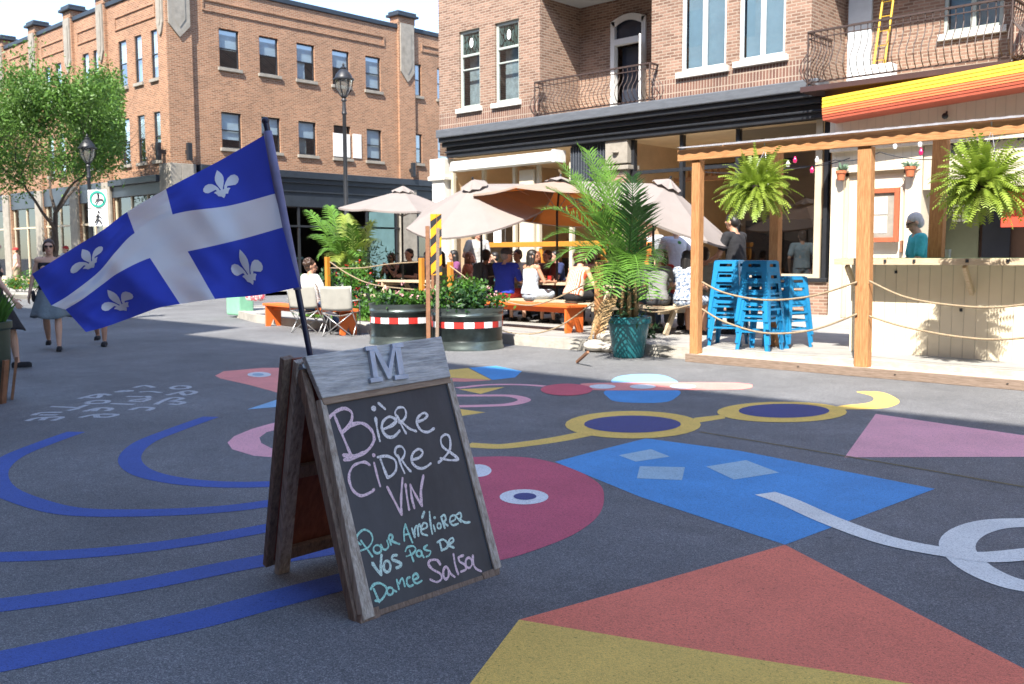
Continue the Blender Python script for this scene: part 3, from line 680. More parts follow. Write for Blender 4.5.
# railings with bellied balusters
def railing(x0, x1, yf, zb, zt, back, name='railing'):
    r_ = MB()
    path = [(x0, back, zt), (x0, yf, zt), (x1, yf, zt), (x1, back, zt)]
    for a, b in zip(path, path[1:]): r_.bar(a, b, .05, .035)
    pb = [(x, y, zb+.05) for x, y, _ in path]
    for a, b in zip(pb, pb[1:]): r_.bar(a, b, .03, .03)
    for a, b in zip([(x, y, zt-.12) for x, y, _ in path], [(x, y, zt-.12) for x, y, _ in path][1:]): r_.bar(a, b, .02, .02)
    def bal(x, y, nx, ny):
        H = zt-zb; pts = [(x+nx*o, y+ny*o, zb+.05+H*t) for t, o in ((0, 0), (.1, .1), (.25, .17), (.4, .13), (.55, .02), (.7, -.03), (.85, 0), (.95, 0))]
        r_.tube([Vector(p) for p in pts], .009, 5, caps=False)
    n_ = int((x1-x0)/.125)
    for i in range(n_+1): bal(x0+(x1-x0)*i/n_, yf, 0, -1)
    m_ = max(2, int((back-yf)/.12))
    for i in range(m_+1):
        y = yf+(back-yf)*i/m_; bal(x0, y, -1, 0); bal(x1, y, 1, 0)
    for x, y in ((x0, yf), (x1, yf)): r_.tube([(x, y, zb), (x, y, zt)], .018, 8)
    ro = r_.build(name, M['rail'], RB)
railing(-16.25, -12.75, RY-.32, 4.86, 5.72, RY); railing(-8.6, -5.0, RY-1.0, 4.62, 5.62, RY)
# cornice
cn = MB(); cx0, cx1 = -19.75, -8.62
cn.box(cx0, RY-.52, 4.62, cx1, RY-.002, 4.84, 0); cn.build('cornice_top', M['cornice'], RB, bevel=.02)
cn = MB()
cn.box(cx0+.02, RY-.44, 4.5, cx1, RY-.002, 4.62); cn.box(cx0+.05, RY-.34, 4.38, cx1, RY-.002, 4.5); cn.box(cx0+.08, RY-.2, 4.1, cx1, RY-.002, 4.38); cn.box(cx0+.08, RY-.26, 4.22, cx1, RY-.2, 4.27)
cn.build('cornice', M['black'], RB, bevel=.015)
cn = MB(); cn.box(-8.72, RY-1.05, 4.5, -5.0, RY-.002, 4.6); cn.box(-8.3, RY-.85, 4.3, 12, RY-.002, 4.5); cn.build('balcony_slab', mat('dark_brown_soffit', (.045, .02, .02), .8, .2, 3), RB)
# piers and shop openings
pr = MB(); pr.box(-20.35, RY-.22, 3.55, -19.75, RY+.2, 4.1); pr.box(-20.3, RY-.18, 0, -19.8, RY+.2, 3.55); pr.box(-20.4, RY-.26, 3.5, -19.7, RY+.25, 3.62)
pr.build('stone_pier', M['stonew'], RB, bevel=.02)
pr = MB(); pr.box(-17.05, RY-.05, 0, -16.55, RY+.2, 3.6); pr.build('cream_pilaster', M['beige'], RB, bevel=.015)
pr = MB(); pr.box(-14.1, RY-.1, 0, -13.55, RY+.25, 3.3); po = pr.build('pier', M['brickR'], RB)
pr = MB(); pr.box(-14.15, RY-.14, 3.55, -13.5, RY+.25, 4.1); pr.box(-14.22, RY-.2, 3.4, -13.43, RY+.27, 3.5); pr.box(-14.12, RY-.12, 3.3, -13.53, RY+.25, 3.4)
pr.lathe([(.0, 0), (.09, 0), (.09, .03), (0, .03)], (-13.82, RY-.16, 3.8), 12); pr.build('capital', M['stone'], po, bevel=.012)
bw_ = MB(); bw_.box(-13.5, RY-.0, 0, -8.55, RY+.18, .82); bw_.box(-19.75, RY+.02, 0, -17.05, RY+.2, .75); bw_.build_each('low_wall', M['brickR'], RB)
sl_ = MB(); sl_.box(-13.5, RY-.06, .82, -8.55, RY+.2, .9); sl_.build('shop_sill', M['black'], RB, bevel=.01)
mu = MB()
for x in (-13.5, -12.15, -10.72, -8.7): mu.box(x, RY+.02, .9, x+.09, RY+.14, 4.1)
mu.box(-13.5, RY+.03, 3.28, -10.72, RY+.12, 3.36)
mu.build_each('shop_mullion', M['black'], RB)
mu = MB(); mu.box(-8.86, RY-.03, .9, -8.72, RY+.02, 4.1); mu.box(-10.6, RY-.01, .9, -8.86, RY+.02, .98); mu.build_each('shop_frame', M['beige2'], RB)
gl = MB(); fR.rect(gl, -10.62, -8.8, .95, 4.05, -.06); gl.build('shop_glass', M['glassd'], RB)
mu = MB()
for x in (-19.72, -18.5, -17.35, -16.5, -15.4, -14.2): mu.box(x, RY+.02, .1, x+.1, RY+.12, 3.7)
mu.box(-19.7, RY+.03, 2.85, -14.2, RY+.11, 2.95); mu.build_each('window_mullion', M['beige'], RB)
gl = MB(); fR.rect(gl, -18.4, -17.35, .75, 2.85, -.08); gl.build('window_pane', M['glassd'], RB)
tr = MB(); tr.box(-15.3, RY-.02, 3.2, -14.12, RY+.05, 4.1); tr.build('transom_panel', M['dkfront'], RB)
tr = MB()
for i in range(14): tr.bar((-15.3+i*.085, RY-.035, 3.22), (-15.3+i*.085, RY-.035, 4.05), .015, .015)
tr.build('transom_lattice', M['cornice'], RB)
pp = MB(); p = PY(495, 232, RY-.1); pp.box(p.x-.13, RY-.02, p.z-.3, p.x+.13, RY-.005+.02, p.z+.25)
pp.build('window_notice', M['paper'], RB)
# interior shell
I = MB(); y1 = RY+5.5
I.quad((-19.7, y1, 0), (-8.6, y1, 0), (-8.6, y1, 4.1), (-19.7, y1, 4.1)); I.quad((-13.8, RY+.3, 0), (-13.8, y1, 0), (-13.8, y1, 4.1), (-13.8, RY+.3, 4.1)); I.quad((-8.6, RY+.2, 0), (-8.6, RY+.2, 4.1), (-8.6, y1, 4.1), (-8.6, y1, 0)); I.quad((-19.75, RY+.2, 0), (-19.75, y1, 0), (-19.75, y1, 4.1), (-19.75, RY+.2, 4.1))
I.build('interior_wall', M['wall_in'], RB)
I = MB(); I.quad((-19.7, RY, 4.09), (-19.7, y1, 4.09), (-8.6, y1, 4.09), (-8.6, RY, 4.09)); I.build('interior_ceiling', M['ceil_in'], RB)
I = MB(); I.quad((-19.7, RY, .16), (-8.6, RY, .16), (-8.6, y1, .16), (-19.7, y1, .16)); I.build('interior_floor', M['floor_in'], RB)
I = MB()
I.box(-13.2, y1-.6, .16, -9.0, y1-.02, 2.3); I.box(-16, y1-.3, .16, -14.6, y1-.02, 2.6); I.box(-19, y1-1.5, .16, -17, y1-1, 1.3)
for x in (-12.9, -11.6): I.box(x, RY+2.2, 3.55, x+1.1, RY+2.35, 3.62)
I.build_each('bar_furniture', M['dark'], RB)
I = MB()
for i in range(7): I.lathe([(.035, 0), (.03, .12), (.012, .16), (.012, .22)], (-12.75+i*.16, RY+1.1, 3.23), 8)
I.box(-12.95, RY+1.0, 3.12, -11.6, RY+1.2, 3.22); I.build('hanging_shelf', M['cedarx'], RB)
# white awning cassette
aw = MB(); aw.hexa([(-19.35, RY-.4, 3.7), (-15.6, RY-.4, 3.72), (-15.6, RY+.0, 3.72), (-19.35, RY+.0, 3.7)], [(-19.35, RY-.34, 3.96), (-15.6, RY-.34, 3.98), (-15.6, RY, 3.98), (-19.35, RY, 3.96)])
awo = aw.build('rolled_awning', M['awn_white'], RB, bevel=.02)
aw = MB(); aw.box(-15.6, RY-.42, 3.7, -15.5, RY, 4.0); aw.build('awning_end', M['winw'], awo)

# ================================================================ BEIGE STOREFRONT (right)
KY = 17.9; fK = Fr(1, KY, -1)
KB = thing('beige_storefront', 'cream boarded storefront under a yellow and orange ribbed awning', 'storefront', (-6, KY, 0))
kx0 = PY(831, 200, KY).x; kx1 = PY(921, 200, KY).x; d0, d1 = PY(843, 200, KY).x, PY(905, 200, KY).x
w = MB(); zd = PY(870, 171, KY).z
holed(w, fK, kx0, kx1, .15, 4.3, [(d0, d1, .15, zd)], .14)
w.quad((kx0, KY, 0), (kx0, RY+.2, 0), (kx0, RY+.2, 4.3), (kx0, KY, 4.3)); w.quad((kx1, KY, 0), (kx1, KY, 4.3), (kx1, KY+1.4, 4.3), (kx1, KY+1.4, 0))
def boards(name, a, axis, gap=.16):
    m, n, b = nt(name); g_ = N(n, 'ShaderNodeNewGeometry'); sp = N(n, 'ShaderNodeSeparateXYZ'); n.links.new(g_.outputs['Position'], sp.inputs[0])
    md = N(n, 'ShaderNodeMath', operation='PINGPONG'); n.links.new(sp.outputs[axis], md.inputs[0]); md.inputs[1].default_value = gap/2
    mr = N(n, 'ShaderNodeMapRange'); n.links.new(md.outputs[0], mr.inputs[0]); mr.inputs[1].default_value = 0; mr.inputs[2].default_value = .006
    bp = N(n, 'ShaderNodeBump', Strength=.6, Distance=.01); n.links.new(mr.outputs[0], bp.inputs['Height']); n.links.new(bp.outputs[0], b.inputs['Normal'])
    t = N(n, 'ShaderNodeTexNoise', Scale=2.5, Detail=6); r = N(n, 'ShaderNodeValToRGB'); r.color_ramp.elements[0].position = .3; r.color_ramp.elements[1].position = .7
    r.color_ramp.elements[0].color = c4([c*.88 for c in a]); r.color_ramp.elements[1].color = c4(a); n.links.new(g_.outputs['Position'], t.inputs['Vector']); n.links.new(t.outputs['Fac'], r.inputs[0])
    mm = N(n, 'ShaderNodeMapRange'); n.links.new(mr.outputs[0], mm.inputs[0]); mm.inputs[3].default_value = .72; mm.inputs[4].default_value = 1
    sc = N(n, 'ShaderNodeVectorMath', operation='SCALE'); n.links.new(r.outputs[0], sc.inputs[0]); n.links.new(mm.outputs[0], sc.inputs['Scale']); n.links.new(sc.outputs[0], b.inputs['Base Color'])
    b.inputs['Roughness'].default_value = .6; return m
M['vboards'] = boards('cream_boards', (.72, .64, .5), 0)
w.build('wall', M['vboards'], KB)
w = MB(); fK.box(w, d0, d1, .15, zd, -.17, -.13); do = w.build('door', mat('door_cream', (.7, .64, .52), .5, .05, 3), KB)
w = MB(); k = fK
for q in ((d0, d0+.07, .15, zd), (d1-.07, d1, .15, zd), (d0, d1, zd-.07, zd)): k.box(w, *q, -.13, -.09)
w.build('door_trim', M['beige2'], do)
w = MB(); p = PY(901, 247, KY); w.box(p.x-.02, KY-.02, p.z-.1, p.x+.02, KY+.02+.08, p.z+.12); w.build('door_handle', M['rust'], do, bevel=.008)
fa = MB(); fa.box(kx0, KY-.12, 3.35, 12, KY, 4.3); fa.build('fascia_board', M['vboards'], KB)
# recessed bay at the right of the door
w = MB(); z = KY+1.4; w.quad((kx1, z, 0), (12, z, 0), (12, z, 4.3), (kx1, z, 4.3)); w.build('recess_wall', mat('recess_brown', (.12, .07, .05), .8, .15, 2), KB)
w = MB(); w.box(kx1+.02, KY+.02, 2.55, 12, KY+.1, 3.34); w.build('sign_board', M['beige'], KB)
x0, x1 = PY(978, 210, KY+1).x, PY(1006, 210, KY+1).x
w = MB(); w.box(x0, KY+1.3, .15, x1, KY+1.39, 2.5); w.build('dark_door', M['screen'], KB)
w = MB(); xa, xb = PY(941, 210, KY+1).x, PY(974, 210, KY+1).x; w.box(xa, KY+1.31, .15, xb, KY+1.38, 2.5); w.build('grey_panel', mat('olive_panel', (.16, .18, .12), .6, .1, 3), KB)
# awning ribs
aw = MB()
def ribs(z0, z1, y0, y1, n_, mi):
    for i in range(n_):
        ta, tb = i/n_, (i+1)/n_; za, zb = z0+(z1-z0)*ta, z0+(z1-z0)*tb; ya, yb = y0+(y1-y0)*ta, y0+(y1-y0)*tb
        aw.hexa([(AX, ya-.01, za+.005), (0, ya-.01, za+.005+TL_), (0, KY-.02, za+.005+TL_), (AX, KY-.02, za+.005)], [(AX, yb, zb), (0, yb, zb+TL_), (0, KY-.02, zb+TL_), (AX, KY-.02, zb)], mi)
YA = KY-.75
AX = PY(822, 110, YA).x
TL_ = .5
ribs(3.88, 3.98, YA+.05, YA+.02, 2, 2); ribs(3.98, 4.11, YA+.02, YA, 3, 1); ribs(4.11, 4.3, YA, YA, 3, 0)
aw.build('awning', [M['yellow'], M['orange'], M['redaw']], KB)
# script lettering on the sign board
def stroke(mb, pts3, r, n=5, sub=5): mb.tube(spline(pts3, sub), r, n, caps=True)
lt = MB()
for st in [[(946,150),(950,144),(954,146),(952,153),(957,151)],[(960,152),(966,143),(968,141),(966,150),(970,152),(974,146)],[(978,146),(976,140),(986,124),(988,128),(985,145),(990,142)],
           [(989,144),(991,137),(993,142),(996,136),(998,141),(1002,135),(1004,140)],[(1000,138),(1005,131),(1006,139),(1009,133),(1012,130),(1014,137)],[(1018,124),(1018.5,140)],[(1023,126),(1028,122),(1031,127),(1024,139),(1033,136)]]:
    stroke(lt, [PY(x, y, KY-.0) for x, y in st], .02)
lt.build('painted_lettering', M['black'], KB, smooth='all')
# ================================================================ WALL OBJECTS
def mbthing(name, label, cat, mb, m, group=None, loc=None, **k):
    if loc is None:
        xs = [v[0] for v in mb.v]; ys = [v[1] for v in mb.v]; zs = [v[2] for v in mb.v]
        loc = (sum(xs)/len(xs), sum(ys)/len(ys), min(zs))
    return tag(mb.build(name, m, None, loc=loc, **k), label, cat, group)
# menu frame
a, b = PY(867, 189, KY-.05), PY(898, 242, KY-.05)
w = MB(); t = .09
for q in ((a.x, a.x+t, b.z, a.z), (b.x-t, b.x, b.z, a.z), (a.x+t, b.x-t, b.z, b.z+t), (a.x+t, b.x-t, a.z-t, a.z)): fK.box(w, *q, .0, .07)
mf = mbthing('menu_frame', 'red brown wooden menu frame with two white sheets on the cream door', 'menu board', w, M['redwood'] if 'redwood' in M else woodmat('redwood', (.3, .07, .03), (.42, .12, .05), 2), bevel=.006)
w = MB(); fK.box(w, a.x+t, b.x-t, b.z+t, a.z-t, .0, .02); w.build('backing', M['stone'], mf)
for z in (.53, .1):
    w = MB(); h = (a.z-b.z-2*t); fK.box(w, a.x+t+.05, b.x-t-.14, b.z+t+h*z, b.z+t+h*(z+.38), .02, .03); w.build('sheet', M['paper'], mf)
# red poster, hours sheet
a, b = PY(1003, 190, KY+.5), PY(1060, 226, KY+.5)
w = MB(); w.box(a.x, KY+.46, b.z, b.x, KY+.52, a.z); w_ = mbthing('poster', 'red poster hanging at the dark opening behind the right fern', 'poster', w, M['red'])
a, b = PY(954, 205, KY+1.25), PY(978, 219, KY+1.25)
w = MB()
for i in range(4):
    for j in range(2):
        x = a.x+j*.17; z = a.z-i*.09; w.box(x, KY+1.2, z-.05, x+.14, KY+1.22, z)
mbthing('price_board', 'small board of white lettered strips beside the dark door', 'sign', w, M['paper'])
w = MB(); p = PY(828, 113, KY-.5)
p = PY(945, 116, KY-.2); w.ball((p.x, p.y, p.z), .055, n=12); w.tube([(p.x, p.y, p.z), (p.x, KY-.11, p.z+.08)], .02)
mbthing('security_camera', 'small dark dome camera under the awning fascia', 'camera', w, M['black'], smooth=True)
# wall pots
def wallpot(px, py, lab):
    p = PY(px, py, KY-.13); t = thing('wall_pot', lab, 'plant pot', (p.x, p.y, p.z-.1), 'terracotta pots on the cream wall')
    w = MB(); w.lathe([(.065, -.1), (.085, .03), (.1, .03), (.1, .08), (.08, .08), (.075, .05), (0.0, .05)], p, 16); w.build('pot', M['terra'], t, smooth=True)
    w = MB(); w.tube([(p.x, p.y, p.z-.1), (p.x, KY, p.z-.1)], .012); w.build('bracket', M['black'], t)
    w = MB()
    for i in range(34):
        d = Vector((random.gauss(0, .6), random.gauss(0, .45), random.uniform(.4, 1))).normalized()
        L = random.uniform(.1, .24); q = p+Vector((0, 0, .05)); s_ = d.cross(Vector((0, 1, .2))).normalized()*.014
        w.add([q-s_, q+s_, q+d*L*.6+s_*1.3, q+d*L+Vector((0, 0, -.03)), q+d*L*.6-s_*1.3], [(0, 1, 2, 3, 4)])
    w.build('leaves', mat('blue_green_leaf', (.12, .2, .13), .6, .3, 9), t)
wallpot(841, 175, 'small terracotta pot with spiky plant left of the cream door'); wallpot(910, 171, 'small terracotta pot with spiky plant right of the menu frame')
# ================================================================ DECK, PERGOLA, BAR
DZ = .10; DY = 10.52
dk = thing('deck', 'low pale timber deck with a weathered edge board beside the street', 'deck', (-4, 11.2, 0))
w = MB(); yb = DY+.05; k = 0
while yb < 12.7:
    w.box(-6.75, yb, DZ-.03, 6, yb+.135, DZ); yb += .142
w.build('deck_board', M['deck'], dk, bevel=.004)['kind'] = 'stuff'
w = MB(); w.box(-6.78, DY, 0.0, 6, DY+.05, DZ+.004); w.box(-6.78, DY+.05, 0.0, -6.75, 12.7, DZ+.002); w.build('edge_board', M['oldwood'], dk, bevel=.005)
w = MB()
for x in (-5.2, -4.05, -2.9, -1.7, -.5): w.lathe([(.012, 0), (.012, .004), (0, .006)], (x, DY-.001, .06), 8)
w.build('screw', M['black'], dk)
pg = thing('pergola', 'cedar pergola of tall posts and a long beam above the deck', 'pergola', (-4, 10.7, DZ))
def post(x, y, z0, z1, wx, wy, lean=0):
    w = MB(); w.hexa([(x-wx/2+lean, y-wy/2, z0), (x+wx/2+lean, y-wy/2, z0), (x+wx/2+lean, y+wy/2, z0), (x-wx/2+lean, y+wy/2, z0)], [(x-wx/2, y-wy/2, z1), (x+wx/2, y-wy/2, z1), (x+wx/2, y+wy/2, z1), (x-wx/2, y+wy/2, z1)])
    return w.build('post', M['cedar'], pg, bevel=.008)
PYF = 10.68
xs = [PY(697, 250, PYF).x, PY(863.5, 250, PYF).x]
post(xs[0], PYF, DZ, 2.6, .12, .12); post(xs[1], PYF, DZ, 2.6, .16, .12, lean=.03)
post(xs[1]+3.2, PYF, DZ, 2.6, .14, .12)
xb = [PY(776, 220, 11.78).x, PY(939.5, 200, 12.0).x]
post(xb[0], 11.78, DZ, 2.86, .13, .12); post(xb[1], 12.0, 1.342, 2.83, .17, .12, lean=-.02)
w = MB(); w.hexa([(-6.98, PYF-.09, 2.6), (2, PYF-.09, 2.6), (2, PYF-.045, 2.6), (-6.98, PYF-.045, 2.6)], [(-6.98, PYF-.09, 2.745), (2, PYF-.09, 2.745), (2, PYF-.045, 2.745), (-6.98, PYF-.045, 2.745)])
w.build('beam', M['cedarx'], pg, bevel=.006)
w = MB(); w.box(-6.98, 11.7, 2.83, 2, 11.75, 2.9); w.box(-6.98, 11.95, 2.835, 2, 12.0, 2.9); w.build('back_beam', M['cedarx'], pg)
w = MB(); nx = 300; y0, y1 = PYF-.16, 11.86
for i in range(nx):
    xa, xb_ = -6.95+i*.03, -6.95+(i+1)*.03; f_ = lambda x: .009*math.sin(2*math.pi*(x+7)/.18)
    w.quad((xa, y0, 2.765+f_(xa)), (xb_, y0, 2.765+f_(xb_)), (xb_, y1, 2.93+f_(xb_)), (xa, y1, 2.93+f_(xa)))
ro = w.build('corrugated_roof', mat('corrugated_sheet', (.42, .42, .44), .5, .08, 4, transl=.55), pg, smooth='all')
# bar
bar = thing('bar_counter', 'cream boarded street bar with a green topped overhanging counter', 'bar counter', (-4, 11.9, DZ))
BY = 11.86; bx = PY(850, 320, BY).x
w = MB(); w.box(bx, BY, DZ, 6, BY+.05, 1.304); w.box(bx, BY+.05, DZ, bx+.05, BY+.75, 1.304); w.build('front_panel', boards('bar_boards', (.76, .66, .49), 0, .135), bar)
w = MB(); cx = PY(836, 264, 11.5).x; w.box(cx, 11.48, 1.305, 6, BY+.75, 1.34); w.build('counter_top', M['turfgreen'], bar)
w = MB(); w.box(cx-.01, 11.46, 1.26, 6, 11.48, 1.338); w.box(cx-.01, 11.48, 1.26, 6, 11.56, 1.305); w.build('counter_edge', M['paleplank'], bar, bevel=.004)
for x in (cx+.12, PY(968, 290, 11.7).x, PY(968, 290, 11.7).x+1.6):
    w = MB(); w.bar((x, 11.55, 1.25), (x, BY-.01, .92), .045, .07); w.build('bracket', M['paleplank'], bar, bevel=.004)
w = MB()
for px, py in ((896, 272), (885, 261), (914, 261), (961, 310), (967, 261), (1008, 261)):
    p = PY(px, py, BY if py > 265 else 11.46); w.lathe([(.018, -.018), (.018, .018)], (p.x, p.y, p.z), 8)
w.build('screw', M['black'], bar)
w = MB(); p = PZ(950, 257, 1.27); w.lathe([(.03, 0), (.035, .1), (.028, .1), (.025, .01), (0, .01)], (PY(948, 257, 11.8).x, 11.8, 1.342), 12)
mbthing('metal_cup', 'small metal cup on the green counter beside the cedar post', 'cup', w, M['steel'], smooth=True)
# hanging ferns
def fern(px, py, y, lab, sc=1.0, seed=1, rad=.42):
    random.seed(seed); c = PY(px, py, y); t = thing('hanging_fern', lab, 'hanging plant', (c.x, c.y, c.z-.25), 'ferns hanging from the pergola')
    w = MB(); w.lathe([(.08, -.22), (.14, -.12), (.16, .02), (.17, .02), (.17, .05), (0, .05)], c, 16); w.build('basket', M['soil'], t, smooth=True)
    w = MB()
    for k in range(3):
        a_ = k*2.1; w.tube([(c.x+.15*math.cos(a_), c.y+.15*math.sin(a_), c.z+.03), (c.x, PYF-.07, 2.66)], .004, 5)
    w.tube([(c.x, PYF-.07, 2.66), (c.x+.01, PYF-.07, 2.6), (c.x, PYF-.09, 2.74)], .008, 6); w.build('hanger', M['steel'], t)
    w = MB()
    for i in range(360):
        az = random.uniform(0, 2*math.pi); el = random.uniform(-.75, 1.5); L = random.uniform(.55, 1.08)*rad*(1.0 if el > -.2 else 1.05)
        d = Vector((math.cos(az)*math.cos(el), math.sin(az)*math.cos(el), math.sin(el)))
        p = c+Vector((math.cos(az)*.12*random.random(), math.sin(az)*.12*random.random(), random.uniform(-.08, .1))); P_ = [p.copy()]; v = d.copy(); dr_ = random.uniform(.02, .16)
        n_ = 15
        for s_ in range(n_):
            v = (v+Vector((0, 0, -.02-dr_*(s_/n_)))).normalized(); p = p+v*L/n_; P_.append(p.copy())
        side = v.cross(Vector((0, 0, 1)));  side = side.normalized() if side.length > .1 else Vector((1, 0, 0))
        tw = Matrix.Rotation(random.uniform(-.7, .7), 3, d); side = tw @ side
        for s_ in range(1, n_+1):
            q = P_[s_]; dd = (P_[s_]-P_[s_-1]); wd = .02*math.sin(math.pi*(.12+.88*(1-s_/n_))**.8)*random.uniform(.8, 1.2)+.006
            for sg in (-1, 1):
                tip = q+side*sg*wd*1.5+dd*.4+Vector((0, 0, -.006)); w.add([q-dd*.42, tip-dd*.1, tip+dd*.22, q+dd*.34], [(0, 1, 2, 3)])
    w.build('fronds', M['fern'], t)
fern(757, 190, 10.43, 'smaller bushy bright fern hanging above the blue stools', seed=3, rad=.43)
fern(983, 186, 10.40, 'large bushy bright fern hanging above the right end of the bar', seed=5, rad=.46)
random.seed(11)
# string lights
w = MB(); A = PY(701, 168, 11.0); 
def cat_(a, b, sag, n=14): return [a.lerp(b, i/n)+Vector((0, 0, -sag*4*(i/n)*(1-i/n))) for i in range(n+1)]
p0, p1, p2, p3 = PY(772, 168, 12.4), PY(835, 160, 12.4), PY(880, 152, 12.4), PY(948, 158, 12.4)
for a_, b_, s_ in ((PY(705, 172, 12.4), p0, .04), (p0, p1, .05), (p1, p2, .05), (p2, p3, .05), (PY(770, 160, 12.2), PY(850, 158, 12.2), .1)): w.tube(cat_(a_, b_, s_), .006, 5)
sl_ = mbthing('string_lights', 'thin dark cable with small red and clear bulbs strung behind the pergola', 'string lights', w, M['black'])
for i, (x, y, m_) in enumerate([(795, 160, 'r'), (812, 170, 'r'), (817, 160, 'w'), (788, 164, 'w'), (921, 152, 'r'), (895, 146, 'w'), (920, 144, 'w')]):
    p = PY(x, y, 12.4); b_ = MB(); b_.lathe([(.012, .05), (.014, .03), (.03, 0), (.022, -.035), (0, -.045)], p, 10); b_.build('bulb', mat('bulb_red', (.6, .02, .12), .2, .1, 4) if m_ == 'r' else M['winw'], sl_, smooth=True)
# ropes: one thing per swag
def rope(pts, lab, r=.012, m=None, grp='rope swags between the posts'):
    w = MB(); w.tube(spline(pts, 8), r, 7); return mbthing('rope', lab, 'rope', w, m or M['rope'], grp, smooth='all')
rp_ = lambda L, y: [PY(a_, b_, y) for a_, b_ in L]
rope(rp_([(702, 282), (725, 293), (765, 300), (812, 296), (857, 282)], 10.6), 'upper rope swag in front of the blue stools')
rope(rp_([(702, 309), (725, 322), (765, 333), (812, 330), (857, 314)], 10.6), 'lower rope swag in front of the blue stools')
rope(rp_([(869, 281), (905, 297), (950, 305), (1000, 307), (1070, 298)], 10.6), 'upper rope swag in front of the cream bar')
rope(rp_([(869, 316), (905, 327), (960, 337), (1010, 339), (1080, 330)], 10.6), 'lower rope swag in front of the cream bar')
# ================================================================ STOOLS
def make_stool():
    t = thing('bar_stool', '', 'stool', (0, 0, 0), 'stacked blue metal stools')
    H = .78; a = .165; b_ = .235
    w = MB()
    w.prism([(x*a, y*a) for x, y in ((-1, -.8), (-.8, -1), (.8, -1), (1, -.8), (1, .8), (.8, 1), (-.8, 1), (-1, .8))], H-.012, H); so = w.build('seat', M['stool'], t, bevel=.004)
    w = MB()
    def at(sx, sy, z): k = a+(b_-a)*(1-z/H); return Vector((sx*k, sy*k, z))
    for (s1_, s2_) in (((-1, -1), (1, -1)), ((1, -1), (1, 1)), ((1, 1), (-1, 1)), ((-1, 1), (-1, -1))):
        A_ = lambda u, z: at(*s1_, z).lerp(at(*s2_, z), u)
        za, zb, zc, zd_ = H-.012, H-.045, H-.085, H-.15
        for (u0, u1, q0, q1) in ((0, 1, za, zb), (0, .25, zb, zc), (.75, 1, zb, zc), (0, 1, zc, zd_)):
            n_ = (A_(1, H)-A_(0, H)).cross(Vector((0, 0, 1))).normalized()*.004
            w.hexa([A_(u0, q1), A_(u1, q1), A_(u1, q1)-n_, A_(u0, q1)-n_], [A_(u0, q0), A_(u1, q0), A_(u1, q0)-n_, A_(u0, q0)-n_])
    w.build('skirt', M['stool'], t)
    for sx in (-1, 1):
        for sy in (-1, 1):
            w = MB(); c0, c1 = at(sx, sy, H-.15), at(sx, sy, 0.0)
            for q in ((-sx, 0), (0, -sy)):
                t0 = Vector((q[0]*.075, q[1]*.075, 0)); t1 = Vector((q[0]*.045, q[1]*.045, 0)); th = Vector((-sx*.004 if q[0] == 0 else 0, -sy*.004 if q[1] == 0 else 0, 0))
                w.hexa([c1, c1+t1, c1+t1+th, c1+th], [c0, c0+t0, c0+t0+th, c0+th])
            w.box(min(c1.x, c1.x-sx*.045), min(c1.y, c1.y-sy*.045), 0, max(c1.x, c1.x-sx*.045), max(c1.y, c1.y-sy*.045), .015)
            w.build('leg', M['stool'], t)
    w = MB()
    for z in (.3, .5):
        C = [at(sx, sy, z)*1.0 for sx, sy in ((-1, -1), (1, -1), (1, 1), (-1, 1))]
        for i in range(4): w.bar(C[i]*.985+Vector((0, 0, z*.015)), C[(i+1) % 4]*.985+Vector((0, 0, z*.015)), .008, .025)
    w.build('footrest', M['stool'], t)
    return t
proto = make_stool(); first = True
base = PZ(735, 352, DZ)
stacks = [((-6.75, 11.55), .25, 4, 'left stack'), ((-6.06, 11.17), .05, 4, 'front stack'), ((-6.02, 11.85), -.3, 3, 'low right stack')]
ordn = {4: ['bottom', 'second', 'third', 'top'], 3: ['bottom', 'middle', 'top']}
for (x, y), rz, n_, nm in stacks:
    for k in range(n_):
        o = proto if first else copy_tree(proto); first = False
        o.location = (x+random.uniform(-.012, .012), y+random.uniform(-.012, .012), DZ+k*(.145 if n_ == 4 else .11)); o.rotation_euler = (0, 0, rz+random.uniform(-.03, .03))
        o['label'] = 'blue metal bar stool, %s of the %s on the deck' % (ordn[n_][k], nm)
